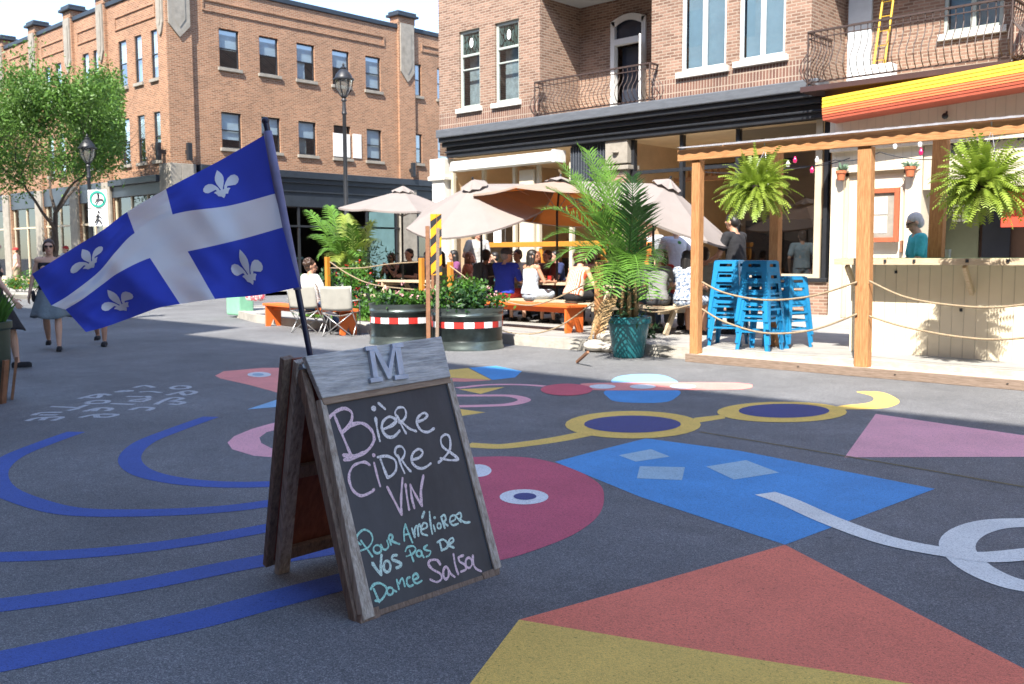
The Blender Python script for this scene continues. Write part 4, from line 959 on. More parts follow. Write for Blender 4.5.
# ================================================================ UMBRELLAS
def umbrella(px, py, y, rad, tilt, rot, lab, lining=False, drop=.5, vents=True):
    hub = PY(px, py, y); n_ = 8; ax = Vector(tilt).normalized()
    x_ = ax.cross(Vector((0, 1, .01))).normalized(); y_ = ax.cross(x_)
    t = thing('parasol', lab, 'umbrella', (hub.x, hub.y, SWZ), 'cream parasols over the terrace')
    def P_(r, k, d): a_ = rot+2*math.pi*k/n_; return hub+x_*math.cos(a_)*r+y_*math.sin(a_)*r-ax*d
    w = MB(); lin = MB(); S_ = 10
    for k in range(n_):
        for i in range(S_):
            for j in range(4):
                def q(ii, jj):
                    f_ = ii/S_; a0_, b0_ = P_(rad*f_, k, drop*f_), P_(rad*f_, k+1, drop*f_); p = a0_.lerp(b0_, jj/4)
                    u = jj/4; return p+ax*(-.03*math.sin(math.pi*u)*f_)
                w.quad(q(i, j), q(i+1, j), q(i+1, j+1), q(i, j+1)); o_ = ax*.012; lin.quad(q(i, j)-o_, q(i, j+1)-o_, q(i+1, j+1)-o_, q(i+1, j)-o_)
        for j in range(4):
            a0_, b0_ = P_(rad, k, drop), P_(rad, k+1, drop); s0 = a0_.lerp(b0_, j/4)-ax*.03*math.sin(math.pi*j/4); s1_ = a0_.lerp(b0_, (j+1)/4)-ax*.03*math.sin(math.pi*(j+1)/4)
            w.quad(s0, s0-ax*.035, s1_-ax*.035, s1_)
    co = w.build('canopy', M['canvas2'] if lining else M['canvas'], t)
    if lining: lin.build('lining', M['canvaso'], co, smooth=True)
    w = MB()
    for k in range(n_*3):
        f0, f1 = k/3, (k+1)/3; rr = .24*rad/1.35; wv = lambda f_: .02*math.sin(f_*2*math.pi*1.0)
        w.quad(hub+ax*.09, P_(rr, f0, -.0+.04+wv(f0)), P_(rr, f1, .04+wv(f1)), hub+ax*.09)
    w.v = w.v; w.build('vent_cap', M['canvas'], co, smooth=True)
    w = MB(); w.tube([(hub.x, hub.y, SWZ), hub-ax*.5+Vector((0, 0, 0)), hub+ax*.12] if False else [(hub.x-ax.x*.6, hub.y-ax.y*.6, SWZ), hub-ax*.6, hub+ax*.13], [.022, .022, .018], 10); w.build('pole', M['black'], t, smooth=True)
    w = MB()
    for k in range(n_): w.bar(P_(.02, k, .03), P_(rad*.98, k, drop+.02), .012, .02); w.bar(hub-ax*.55, P_(rad*.5, k, drop*.5+.03), .01, .014)
    w.build('ribs', M['steel'], t)
    w = MB(); w.lathe([(.27, 0), (.27, .05), (.06, .09), (.04, .25)], (hub.x-ax.x*.6, hub.y-ax.y*.6, SWZ), 20); w.build('base', M['black'], t, smooth=True)
    return t
tc, rt = TOCAM, RIGHT; up_ = Vector((0, 0, 1))
umbrella(403, 190, 12.9, 1.32, up_+tc*.04+rt*.05, .3, 'small upright cream parasol behind the striped hazard board', drop=.42)
umbrella(474, 184, 12.4, 1.42, up_+tc*.36-rt*.22, .1, 'cream parasol tilted down to the left above the seated men')
umbrella(560, 181, 13.6, 1.62, up_-tc*.16+rt*.1, .25, 'cream parasol with a lit orange underside behind the palm', lining=True)
umbrella(668, 184, 12.8, 1.4, up_+tc*.2+rt*.38, .45, 'cream parasol tilted down to the right beside the cedar post')
# ================================================================ TANK PLANTERS
def tank(cx, cy, rad, h, lab, seed, fh=1.0):
    random.seed(seed); t = thing('tank_planter', lab, 'planter', (cx, cy, 0), 'round stock tank planters on the road')
    w = MB(); w.lathe([(rad*1.03, 0), (rad*1.03, .03), (rad, .06), (rad, .13)], (cx, cy, 0), 48); w.build('base_rim', M['galv'], t, smooth=True)
    w = MB(); w.lathe([(rad, .13), (rad*.985, .15), (rad*.985, h*.8), (rad, h*.82)], (cx, cy, 0), 48); w.build('tank_wall', M['galvd'], t, smooth=True)
    w = MB(); w.lathe([(rad, h*.82), (rad*1.02, h*.86), (rad, h*.9), (rad, h-.03), (rad*1.03, h), (rad*1.03, h+.02), (rad*.97, h+.01), (rad*.95, h-.05), (0, h-.06)], (cx, cy, 0), 48); w.build('top_rim', M['galv'], t, smooth=True)
    w = MB(); n_ = 22; zb, zt = h*.55, h*.7
    for i in range(n_):
        for j in range(3):
            a0_, a1_ = 2*math.pi*(i+j/3)/n_, 2*math.pi*(i+(j+1)/3)/n_; r_ = rad*.99+.002
            w.quad((cx+r_*math.cos(a0_), cy+r_*math.sin(a0_), zb), (cx+r_*math.cos(a1_), cy+r_*math.sin(a1_), zb), (cx+r_*math.cos(a1_), cy+r_*math.sin(a1_), zt), (cx+r_*math.cos(a0_), cy+r_*math.sin(a0_), zt), i % 2)
    w.build('reflective_band', [M['tred'], M['twhite']], t)
    w = MB(); w.lathe([(rad*.95, h-.05), (0, h-.03)], (cx, cy, 0), 24); w.build('soil', M['soil'], t)
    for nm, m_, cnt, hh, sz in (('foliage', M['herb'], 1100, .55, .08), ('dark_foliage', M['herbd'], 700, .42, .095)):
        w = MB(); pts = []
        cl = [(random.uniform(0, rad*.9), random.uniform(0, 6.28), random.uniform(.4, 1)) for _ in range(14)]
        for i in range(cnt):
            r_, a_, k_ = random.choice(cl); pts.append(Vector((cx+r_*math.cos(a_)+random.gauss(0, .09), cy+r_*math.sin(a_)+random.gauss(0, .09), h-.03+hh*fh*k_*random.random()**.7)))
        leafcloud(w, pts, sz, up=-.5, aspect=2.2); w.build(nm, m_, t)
    w = MB(); pts = [Vector((cx+random.uniform(-rad, rad)*.8, cy+random.uniform(-rad, rad)*.7, h+random.uniform(.1, .35))) for _ in range(18)]
    leafcloud(w, [p+Vector((random.gauss(0, .012), random.gauss(0, .012), random.gauss(0, .012))) for p in pts for _ in range(7)], .035, aspect=1.3); w.build('blossoms', random.choice([M['flowerr'], M['flowerp']]), t)
c = PZ(398, 346, 0); tank(c.x-.35, c.y+.42, .54, .62, 'round tank planter with red and white band, left of the pair', 21, .45)
c = PZ(462, 351, 0); tank(c.x-.3, c.y+.4, .54, .6, 'round tank planter with red and white band, below the hazard board', 22)
random.seed(31)
# sticks and hazard board
def stick(x0, y0, x1, y1, y, wpx, m, lab, name='wooden_stake', z0=None, grp='wooden stakes by the tank planters'):
    a, b = PY(x0, y0, y), PY(x1, y1, y); 
    if z0 is not None: b.z = z0
    wd = wpx*(a-CAM).dot(cf)/F; w = MB(); w.bar(a, b, wd, wd*.5, up=tuple(TOCAM)); return mbthing(name, lab, 'stake', w, m, grp, bevel=.004)
stick(427.5, 226, 428.5, 340, 9.3, 4.2, M['rust'], 'tall brown wooden stake, the thick one left of the hazard board', z0=0)
stick(438, 228, 437, 340, 9.35, 3.4, M['oldwood'], 'thin grey brown stake standing right in front of the hazard board', z0=0)
stick(432.5, 252, 432.5, 300, 10.0, 2.6, M['rust'], 'short thin stake between the two tall stakes', z0=.3)
a, b = PY(436.5, 214, 9.95), PY(436.5, 275, 9.95); wd = .17
a = Vector((b.x, b.y, a.z))
hz = thing('hazard_board', 'black and yellow diagonal striped hazard board on a post above the planter', 'hazard sign', (a.x, a.y, 0))
w = MB(); ex = RIGHT*(wd/2); w.hexa([b-ex, b+ex, b+ex-TOCAM*.01, b-ex-TOCAM*.01], [a-ex, a+ex, a+ex-TOCAM*.01, a-ex-TOCAM*.01]); w.build('board', M['black'], hz)
w = MB(); H_ = (a.z-b.z); o_ = TOCAM*.004
for i in range(-1, 4):
    z0, z1 = i*H_/3.4, i*H_/3.4+H_/6.2; pts = []
    L_ = [(0, z0), (1, z0+.17), (1, z1+.17), (0, z1)]
    # clip to board
    L_ = [(u, min(max(z, 0), H_)) for u, z in L_]
    if max(z for _, z in L_)-min(z for _, z in L_) > .03: w.poly([b-ex+RIGHT*wd*u+Vector((0, 0, z))+o_ for u, z in L_])
w.build('stripe', M['hilite'], hz)
w = MB(); w.bar(Vector((a.x, a.y+.03, 0)), Vector((a.x, a.y+.03, a.z)), .05, .03); w.build('post', M['rust'], hz)
# ================================================================ TERRACE FENCE POSTS
def fpost(x0, x1, ytop, y, lab, m='mustard', z0=SWZ):
    a, b = PY(x0, ytop, y), PY(x1, ytop, y); w = MB(); wd = (x1-x0)*(a-CAM).dot(cf)/F/1.35; mx_ = (a.x+b.x)/2; w.box(mx_-wd/2, y-wd/2, z0, mx_+wd/2, y+wd/2, a.z); return mbthing('fence_post', lab, 'post', w, M[m], 'orange rope fence posts', bevel=.006)
fpost(418.5, 424.5, 258, 11.3, 'square orange post left of the hazard board')
fpost(447, 453.5, 262, 11.3, 'square orange post behind the right tank planter')
fpost(324.5, 330, 257, 12.4, 'square orange post near the man in the white shirt')
p = fpost(594.5, 603.5, 262, 10.98, 'square orange post beside the big palm, standing on white sandbags', 'cedar', z0=0)
w = MB(); c = PZ(597, 352, 0)
for i, (dx, dy, dz, s_) in enumerate([(-.22, -.05, 0, .2), (.16, -.12, 0, .22), (-.04, -.24, .02, .19), (0, .02, .13, .2), (.1, -.1, .16, .15)]):
    w.ball((c.x+dx, c.y+.25+dy, .07+dz), s_, s_*.8, .085, n=16)
mbthing('sandbag', 'lumpy white sandbags piled round the foot of the fence post', 'sandbags', w, M['sand'], smooth=True)
w = MB(); w.bar(PZ(577, 362, .02), PZ(588, 352, .2), .03, .03); mbthing('wood_scrap', 'small reddish stick lying by the white sandbags', 'stick', w, M['rust'])
rope(rp_([(450, 266), (470, 281), (487.5, 295), (522, 305), (549, 301), (594, 280)], 11.0), 'rope swag passing across the orange bench seat')
rope(rp_([(455, 298), (491, 325.6), (522.6, 334), (557.7, 327), (594, 302)], 11.0), 'low rope swag hanging under the orange bench')
rope(rp_([(603, 284), (625, 303), (654, 312), (691, 305)], 11.0), 'rope swag between the palm post and the first pergola post')
rope(rp_([(451, 272), (470, 277), (495, 276), (520, 268)], 12.8), 'rope swag beside the black backpack')
rope(rp_([(330, 262), (350, 275), (375, 285), (418, 290)], 11.8), 'rope swag above the flower bed by the left table')
rope(rp_([(330, 268), (360, 268), (390, 264), (418, 262)], 12.0), 'straight rope behind the flower bed by the left table')
rope(rp_([(424, 285), (436, 290), (448, 300)], 11.2), 'short rope between the two orange posts by the hazard board')
rope([Vector((PY(484, 330, 10.9).x+.0, 10.75, .03)), PZ(440, 350, .02), PZ(400, 362, .02), PZ(360, 352, .02)], 'loose pale rope lying on the road behind the blackboard sign')
# yellow rail at the shopfront
w = MB(); a, b = PY(484, 245, 15.6), PY(607, 243.5, 15.6); zz = (a.z+b.z)/2
rl = thing('drink_rail', 'long mustard yellow drink rail across the terrace behind the seated group', 'rail', (a.x, 15.6, SWZ))
w.box(a.x, 15.5, zz-.055, b.x, 15.7, zz+.055); w.build('rail_top', M['mustard'], rl, bevel=.008)
for f_ in (.02, .5, .98):
    x = a.x+(b.x-a.x)*f_; w = MB(); w.box(x-.05, 15.55, SWZ, x+.05, 15.65, zz-.09); w.build('leg', M['mustard'], rl)
w = MB()
for x in (-16.9, -16.3): w.box(x, 16.4, SWZ, x+.05, 16.45, 1.15)
for z in (.5, .75, 1.0, 1.1): w.box(-16.9, 16.4, z, -16.25, 16.45, z+.05)
mbthing('high_chair', 'white slatted high chair by the cafe doorway', 'chair', w, M['white'])
# ================================================================ BENCHES
def bench(A, B, dpt, zt, m, lab, z0=SWZ):
    A = Vector(A); B = Vector(B); d = (B-A).normalized(); n_ = Vector((-d.y, d.x, 0)); t = thing('bench', lab, 'bench', ((A.x+B.x)/2, (A.y+B.y)/2, z0), 'orange plank benches')
    w = MB(); w.hexa([A+Vector((0, 0, zt-.045))-Vector((0, 0, A.z)), B+Vector((0, 0, zt-.045-B.z)), B+n_*dpt+Vector((0, 0, zt-.045-B.z)), A+n_*dpt+Vector((0, 0, zt-.045-A.z))], [A+Vector((0, 0, zt-A.z)), B+Vector((0, 0, zt-B.z)), B+n_*dpt+Vector((0, 0, zt-B.z)), A+n_*dpt+Vector((0, 0, zt-A.z))])
    w.build('seat', m, t, bevel=.005)
    for e, s_ in ((A+d*.08, 1), (B-d*.12, 1)):
        w = MB(); th = d*.045; q = lambda u, z: e+n_*dpt*u+Vector((0, 0, z-e.z)); prof = [(.05, z0), (.3, z0), (.5, z0+.16), (.7, z0), (.95, z0), (.95, zt-.046), (.05, zt-.046)]
        k_ = len(prof); f0 = [q(u, z) for u, z in prof]; f1_ = [p_+th for p_ in f0]
        w.add(f0+f1_, [tuple(range(k_-1, -1, -1)), tuple(range(k_, 2*k_))]+[(i, (i+1) % k_, k_+(i+1) % k_, k_+i) for i in range(k_)]); w.build('leg', m, t)
    w = MB(); w.bar(A+d*.1+n_*dpt*.5+Vector((0, 0, zt-.1-A.z)), B-d*.1+n_*dpt*.5+Vector((0, 0, zt-.1-B.z)), .04, .08); w.build('stretcher', m, t); return t
a, b = PY(481, 304, 11.75), PY(570, 306.5, 11.55)
bench((a.x, a.y, 0), (b.x, b.y-.03, 0), .42, .60, M['benchor'], 'bright orange bench behind the low rope, in front of the man in blue')
a, b = PZ(263, 326, 0), PZ(342, 336, 0)
bench((a.x, a.y, 0), (b.x, b.y, 0), .36, .46, M['benchor'], 'bright orange bench partly behind the folding chairs', z0=0)
# ================================================================ PICNIC TABLES
def picnic(cx, cy, rz, L, lab, z0=SWZ):
    t = thing('picnic_table', lab, 'picnic table', (cx, cy, z0), 'picnic tables on the terrace'); 
    M_ = Matrix.Rotation(rz, 3, 'Z'); T = lambda x, y, z: Vector((cx, cy, z0))+M_ @ Vector((x, y, z))
    w = MB()
    for i in range(5): y = -.37+i*.15; w.hexa([T(-L/2, y, .7), T(L/2, y, .7), T(L/2, y+.14, .7), T(-L/2, y+.14, .7)], [T(-L/2, y, .74), T(L/2, y, .74), T(L/2, y+.14, .74), T(-L/2, y+.14, .74)])
    w.build('tabletop', M['paleplank'], t, bevel=.004)
    for s_ in (-1, 1):
        w = MB()
        for i in range(2): y = s_*.66-.14+i*.145; w.hexa([T(-L/2, y, .41), T(L/2, y, .41), T(L/2, y+.135, .41), T(-L/2, y+.135, .41)], [T(-L/2, y, .45), T(L/2, y, .45), T(L/2, y+.135, .45), T(-L/2, y+.135, .45)])
        w.build('bench_seat', M['paleplank'], t, bevel=.004)
    for e in (-1, 1):
        w = MB(); x = e*(L/2-.25)
        for s_ in (-1, 1): w.bar(T(x, s_*.22, .7), T(x, s_*.68, 0), .09, .045, up=tuple(M_ @ Vector((1, 0, 0))))
        w.bar(T(x-.05*e, -.78, .37), T(x-.05*e, .78, .37), .045, .09); w.bar(T(x+.05*e, -.36, .66), T(x+.05*e, .36, .66), .045, .08); w.build('leg_frame', M['paleplank'], t)
    return t
def cupset(cx, cy, n_, lab0):
    for i in range(n_):
        x, y = cx+random.uniform(-.6, .6), cy+random.uniform(-.2, .2); w = MB(); w.lathe([(.03, 0), (.04, .12), (.037, .12), (.028, .01), (0, .01)], (x, y, SWZ+.74), 12)
        m_ = [M['twhite'], mat('beer', (.5, .2, .02), .2, .1, 3), M['tred']][i % 3]
        mbthing('cup', lab0 % ['white', 'amber', 'red'][i % 3], 'cup', w, m_, 'cups on the picnic tables', smooth=True)
TA = PY(545, 270, 13.4); TBp = PY(668, 275, 13.0); TC = PY(412, 275, 12.6)
picnic(TA.x, 13.45, 0, 2.6, 'pale picnic table behind the orange bench, crowded with people'); picnic(TBp.x-.25, 12.95, 0, 1.9, 'pale picnic table between the palm and the cedar post'); picnic(TC.x-.2, 12.95, 0, 1.9, 'pale picnic table with the couple in black, left of the hazard board')
cupset(TA.x, 13.45, 6, '%s cup on the middle picnic table'); cupset(TBp.x, 12.95, 3, '%s cup on the right picnic table')
# ================================================================ CAMP CHAIRS
def camp(cx, cy, rz, lab):
    t = thing('camp_chair', lab, 'folding chair', (cx, cy, 0), 'grey folding camp chairs'); M_ = Matrix.Rotation(rz, 3, 'Z'); T = lambda x, y, z: Vector((cx, cy, 0))+M_ @ Vector((x, y, z))
    w = MB(); a_, b_ = .27, .25
    for s_ in (-1, 1):
        w.tube([T(s_*a_, -b_, 0), T(s_*a_, b_, .42)], .009, 7); w.tube([T(s_*a_, b_, 0), T(s_*a_, -b_, .42)], .009, 7)
        w.tube([T(s_*a_, b_, .0), T(s_*a_, b_, .62)], .009, 7); w.tube([T(s_*a_, -b_, .4), T(s_*a_*1.02, -b_-.12, .88)], .009, 7)
    for s_ in (-1, 1):
        w.tube([T(-a_, s_*b_, 0), T(a_, s_*b_, .42)], .009, 7); w.tube([T(a_, s_*b_, 0), T(-a_, s_*b_, .42)], .009, 7)
    w.build('frame', M['steel'], t, smooth='all')
    def cloth(P00, P10, P11, P01, sag, nm):
        w = MB(); K = 8
        f_ = lambda u, v: P00.lerp(P10, u).lerp(P01.lerp(P11, u), v)+Vector((0, 0, -1))*sag*math.sin(math.pi*u)*(.4+.6*math.sin(math.pi*min(1, v+.2)))
        for i in range(K):
            for j in range(K): w.quad(f_(i/K, j/K), f_((i+1)/K, j/K), f_((i+1)/K, (j+1)/K), f_(i/K, (j+1)/K))
        o = w.build(nm, M['chairfab'], t, smooth='all', merge=True); md = o.modifiers.new('s', 'SOLIDIFY'); md.thickness = .006
    cloth(T(-a_, -b_, .42), T(a_, -b_, .42), T(a_, b_, .42), T(-a_, b_, .42), .07, 'seat')
    cloth(T(-a_, -b_-.02, .46), T(a_, -b_-.02, .46), T(a_*1.02, -b_-.12, .88), T(-a_*1.02, -b_-.12, .88), .02, 'backrest')
    for s_ in (-1, 1): cloth(T(s_*a_-.04, -b_-.06, .63), T(s_*a_+.04, -b_-.06, .63), T(s_*a_+.04, b_, .62), T(s_*a_-.04, b_, .62), .01, 'armrest')
    return t
c1 = PZ(350, 338, 0); c1 = PZ(331, 337, 0); camp(c1.x-.1, c1.y+.3, R(38), 'empty grey folding camp chair seen from behind, right one')
c2 = PZ(316, 333, 0); c2 = PZ(303, 333, 0); camp(c2.x-.05, c2.y+.2, R(30), 'grey folding camp chair where the man in the white shirt sits')
w = MB(); p = PZ(372, 337, 0); w.lathe([(.1, 0), (.11, .1), (.1, .12), (.0, .12)], (p.x, p.y+.1, 0), 16, sx=1.4); mbthing('bag', 'small flat black bag on the road beside the empty camp chair', 'bag', w, M['black'], smooth=True)
w = MB(); p = PY(368, 291, 10.6); w.lathe([(.03, 0), (.045, .13), (.0, .13)], (p.x, p.y, .6), 12); mbthing('drink_cup', 'dark cup in the arm of the empty camp chair', 'cup', w, M['black'], smooth=True)
w = MB(); p = PZ(270, 303, .46); q = PY(256, 300, 10.9); w.box(q.x-.2, 10.75, .46, q.x+.25, 11.0, .82); mbthing('tote_bag', 'pink and white floral tote bag standing on the left orange bench', 'bag', w, mat('floral_cloth', (.7, .62, .6), .8, scale=9, col2=(.6, .1, .12), fac=(.5, .56)), bevel=.05)
w = MB(); q = PZ(222, 312, 0); q = PY(239, 290, 11.6); w.box(q.x-.25, 11.4, SWZ-.1, q.x+.3, 11.8, 1.05); mbthing('litter_bin', 'pale green street bin standing behind the left orange bench', 'bin', w, mat('pale_green', (.2, .45, .3), .5, .1, 4), bevel=.04)
# ================================================================ LAMPS
def lamp(px, y, top_py, lab, seed=0):
    p = PY(px, 250, y); zt = PY(px, top_py, y).z; x, z = p.x, zt
    t = thing('street_lamp', lab, 'street lamp', (x, y, 0), 'old style lantern street lamps')
    w = MB(); w.lathe([(.16, 0), (.16, .25), (.12, .35), (.1, .9), (.12, .95), (.075, 1.05), (.062, 2.4), (.08, 2.43), (.06, 2.5), (.048, z-1.32), (.07, z-1.28), (.05, z-1.2), (.045, z-.98), (.075, z-.95), (.04, z-.88)], (x, y, 0), 16); w.build('pole', M['black'], t, smooth=True)
    w = MB(); zb = z-.88
    w.lathe([(.06, zb), (.09, zb+.03), (.09, zb+.06), (.03, zb+.06)], (x, y, 0), 12)
    for k in range(6):
        a_ = k*math.pi/3; c_, s_ = math.cos(a_), math.sin(a_); w.tube([(x+.09*c_, y+.09*s_, zb+.05), (x+.2*c_, y+.2*s_, zb+.22), (x+.235*c_, y+.235*s_, zb+.46)], .012, 6)
    w.lathe([(.22, .44), (.27, .45), (.27, .48), (.23, .5), (.2, .58), (.12, .68), (.07, .72), (.085, .75), (.06, .78), (.025, .8), (.035, .83), (.01, .88), (0, .9)], (x, y, zb), 24); 
    lo = w.build('lantern', M['black'], t, smooth=True)
    w = MB(); w.lathe([(.08, .06), (.18, .22), (.215, .44)], (x, y, zb), 18); w.build('lantern_glass', glassmat('lantern_glass', refl=.15, body=.25, bodycol=(.5, .45, .38)), lo, smooth=True)
    return t
lamp(347, 15.2, 62, 'tall black lantern street lamp in front of the boarded window')
lamp(92, 12.3, 133, 'black lantern street lamp beside the left tree, above the round green sign')
# ================================================================ TRAFFIC SIGN
sx = PY(97, 210, 10.5); ts = thing('street_sign', 'white street sign with green ring and walking figure behind the flag', 'sign', (sx.x, 10.5, 0)); D0 = (sx-CAM).dot(cf)
k_ = D0/F
w = MB(); w.tube([(sx.x-.05, 10.53, 0), (sx.x-.05, 10.53, PY(97, 188, 10.5).z)], .03, 8); w.build('pole', M['steel'], ts)
def face(px0, py0, px1, py1, nm, m, off=0.0, th=.006):
    a, b = atd(px0, py0, D0-off), atd(px1, py1, D0-off); mid = (a+b)/2; hx = RIGHT*((b-a).dot(RIGHT)/2); hz_ = Vector((0, 0, (a.z-b.z)/2)); w = MB(); bk = -TOCAM*th
    w.hexa([mid-hx-hz_, mid+hx-hz_, mid+hx-hz_+bk, mid-hx-hz_+bk], [mid-hx+hz_, mid+hx+hz_, mid+hx+hz_+bk, mid-hx+hz_+bk]); return w.build(nm, m, ts)
f1_ = face(88, 190, 107, 208, 'sign_panel', M['white']); f2_ = face(88.5, 209, 108, 226, 'sign_panel', M['white'])
w = MB(); c = atd(97.5, 199, D0-.02); cc = lambda r_, n_=28: [c+RIGHT*r_*math.cos(2*math.pi*i/n_)+Vector((0, 0, r_*math.sin(2*math.pi*i/n_))) for i in range(n_)]
A_, B_ = cc(8.2*k_), cc(6.2*k_)
for i in range(28): w.quad(B_[i], A_[i], A_[(i+1) % 28], B_[(i+1) % 28])
w.build('green_ring', M['signgreen'], ts)
w = MB(); P2 = lambda x, y, o=.03: atd(x, y, D0-o)
for L_, r_ in (([(98, 194.5), (98, 199), (95, 203)], .7), ([(98, 199), (102, 199), (103, 202)], .6), ([(95, 199.5), (99, 199.5)], .5)): w.tube([P2(*q) for q in L_], r_*k_, 6)
w.ball(P2(98, 194.5), 1.1*k_, n=8)
for L_, r_ in (([(98, 214), (97.5, 218.5), (95, 223)], .8), ([(97.5, 218.5), (100, 220.5), (101, 223.5)], .7), ([(98, 215), (95.5, 217.5)], .5), ([(98, 215), (101, 217.5)], .5)): w.tube([P2(*q) for q in L_], r_*k_, 6)
w.ball(P2(98.5, 211.8), 1.1*k_, n=8); w.build('pictogram', M['black'], ts)
# ================================================================ TREES AND PLANTS
def tree(cx, cy, h, cr_, base, lab, seed, nleaf=9000, lights=False, trunk_r=.14, xmax=1e9):
    random.seed(seed); t = thing('locust_tree', lab, 'tree', (cx, cy, 0), 'trees along the far sidewalk')
    w = MB(); tips = []
    def grow(p, d, L, r_, lev):
        n_ = 5; pts = [p]; rr = [r_]
        for i in range(n_):
            d = (d+Vector((random.gauss(0, .13), random.gauss(0, .13), random.gauss(.04, .08)))).normalized(); p = p+d*L/n_; pts.append(p); rr.append(r_*(1-.45*(i+1)/n_))
            if lev >= 2: tips.append(p)
        w.tube(pts, rr, 7 if lev < 2 else 5)
        if lev < 4:
            for k in range(3 if lev else 4):
                a_ = random.uniform(0, 6.28); sp = random.uniform(.45, .95); ax = d.cross(Vector((math.cos(a_), math.sin(a_), .3))).normalized()
                nd = (Matrix.Rotation(sp, 3, ax) @ d); nd.z = nd.z*.7+.12; grow(p if k else pts[-2], nd.normalized(), L*random.uniform(.62, .85), rr[-1]*.75, lev+1)
    grow(Vector((cx, cy, 0)), Vector((.03, 0, 1)), base, trunk_r, 0); w.build('trunk', M['bark'], t, smooth=True)
    w = MB(); pts = []
    C = Vector((cx, cy, h*.66))
    pxx = lambda q: 512+F*(q-CAM).dot(cr)/(q-CAM).dot(cf)
    good = [q for q in tips if q.z < h and pxx(q) < xmax] or tips
    while len(pts) < nleaf:
        q = random.choice(good); n1 = noise.noise(q*.9+Vector((seed, 0, 0)))
        if n1 < -.1: continue
        for _ in range(8):
            e_ = q+Vector((random.gauss(0, .36), random.gauss(0, .36), random.gauss(-.05, .26)))
            if pxx(e_) < xmax+9: pts.append(e_)
    leafcloud(w, pts, .13, up=.25, aspect=2.4); w.build('crown', M['leaf'], t)
    if lights:
        w = MB()
        for i in range(70):
            z = .8+i*.03; a_ = i*1.2; w.ball((cx+.15*math.cos(a_)+.03*z, cy+.15*math.sin(a_), z), .014, n=5)
        w.build('fairy_lights', M['white'], t)
tx = PY(46, 200, 12.6); tree(tx.x, 12.6, 8.2, 2.4, 2.9, 'leafy bright green tree with spreading crown before the left end of the brick building', 4, 46000, True, xmax=116)
tx = PY(-40, 200, 13.0); tree(tx.x, 13.0, 7.6, 2.2, 2.8, 'second green tree at the left edge of the picture', 9, 16000)
def frond(mb, dry, base, tip, arch, nl, ll, droop, width=1.0, seedo=0):
    base, tip = Vector(base), Vector(tip); mid = (base+tip)/2+Vector((0, 0, arch)); pts = []
    K = 26
    for i in range(K+1):
        t = i/K; pts.append((1-t)**2*base+2*t*(1-t)*mid+t*t*tip)
    mb.tube(pts, [.014*(1-.8*i/K)+.002 for i in range(K+1)], 5)
    h_ = (tip-base); h_.z = 0; side0 = h_.cross(Vector((0, 0, 1)))
    side0 = side0.normalized() if side0.length > .05 else RIGHT
    for i in range(nl):
        t = .16+.84*i/nl; k = min(K-1, int(t*K)); p = pts[k].lerp(pts[k+1], t*K-k); d = (pts[k+1]-pts[k]).normalized()
        L = ll*(min(1, .35+2.2*(t-.1))*(1-.55*max(0, t-.6)/.4))*random.uniform(.85, 1.12)
        for sg in (-1, 1):
            v = (side0*sg*.85+d*.62+Vector((random.gauss(0, .07), random.gauss(0, .07), .22+random.gauss(0, .07)))).normalized()
            q = p+v*L*.5; v2 = (v+Vector((0, 0, -droop))).normalized(); e = q+v2*L*.5; wd = (v.cross(side0.cross(d)).normalized())*.0115*width; 
            mb.add([p-wd*.5, p+wd*.5, q+wd, e, q-wd], [(0, 1, 2, 4), (4, 2, 3)])
def palmplant(name, lab, cat, base, tips, ll, nl, mats, parent_parts=None, grp=None):
    t = thing(name, lab, cat, base, grp); b = Vector(base); return t
# big potted palm: pot and palm
random.seed(5)
pc = PZ(625, 359, 0); pc = Vector((pc.x-.12, pc.y+.24, 0))
t = thing('potted_palm', 'large potted palm with long arching fronds in a glossy teal pot', 'palm', (pc.x, pc.y, 0))
w = MB(); w.lathe([(.2, 0), (.215, .02), (.28, .46), (.31, .47), (.315, .54), (.3, .56), (.27, .54), (.26, .48), (0, .48)], pc, 40); w.build('pot', M['teal'], t, smooth=True)
w = MB(); w.lathe([(.26, .49), (0, .51)], pc, 20); w.build('soil', M['soil'], t)
w = MB()
for i in range(7):
    a_ = i*.9; w.tube([pc+Vector((.09*math.cos(a_), .09*math.sin(a_), .48)), pc+Vector((.12*math.cos(a_), .12*math.sin(a_), .8)), pc+Vector((.08*math.cos(a_), .08*math.sin(a_), 1.05))], [.035, .028, .02], 7)
w.build('stems', M['palmdry'], t, smooth='all')
wl, wd_, wy = MB(), MB(), MB()
def pf(tip, y, arch, ll=.38, m=wl, nl=30, droop=.22, bz=.95): frond(m, 0, pc+Vector((random.uniform(-.08, .08), random.uniform(-.08, .08), bz)), PY(tip[0], tip[1], y), arch, nl, ll, droop)
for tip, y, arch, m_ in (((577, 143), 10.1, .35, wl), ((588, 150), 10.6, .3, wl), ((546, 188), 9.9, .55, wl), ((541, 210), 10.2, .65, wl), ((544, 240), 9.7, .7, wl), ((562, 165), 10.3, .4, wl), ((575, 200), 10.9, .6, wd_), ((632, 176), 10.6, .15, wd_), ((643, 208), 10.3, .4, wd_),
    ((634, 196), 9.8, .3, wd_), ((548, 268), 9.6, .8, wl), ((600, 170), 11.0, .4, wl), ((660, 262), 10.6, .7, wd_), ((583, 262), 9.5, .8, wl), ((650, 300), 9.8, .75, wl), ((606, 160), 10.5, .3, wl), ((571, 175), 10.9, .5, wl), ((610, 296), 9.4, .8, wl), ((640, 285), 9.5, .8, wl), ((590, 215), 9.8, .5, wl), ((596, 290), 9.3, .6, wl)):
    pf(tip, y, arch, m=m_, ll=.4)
wl.build('fronds', M['palm'], t); wd_.build('dark_fronds', M['palmd'], t)
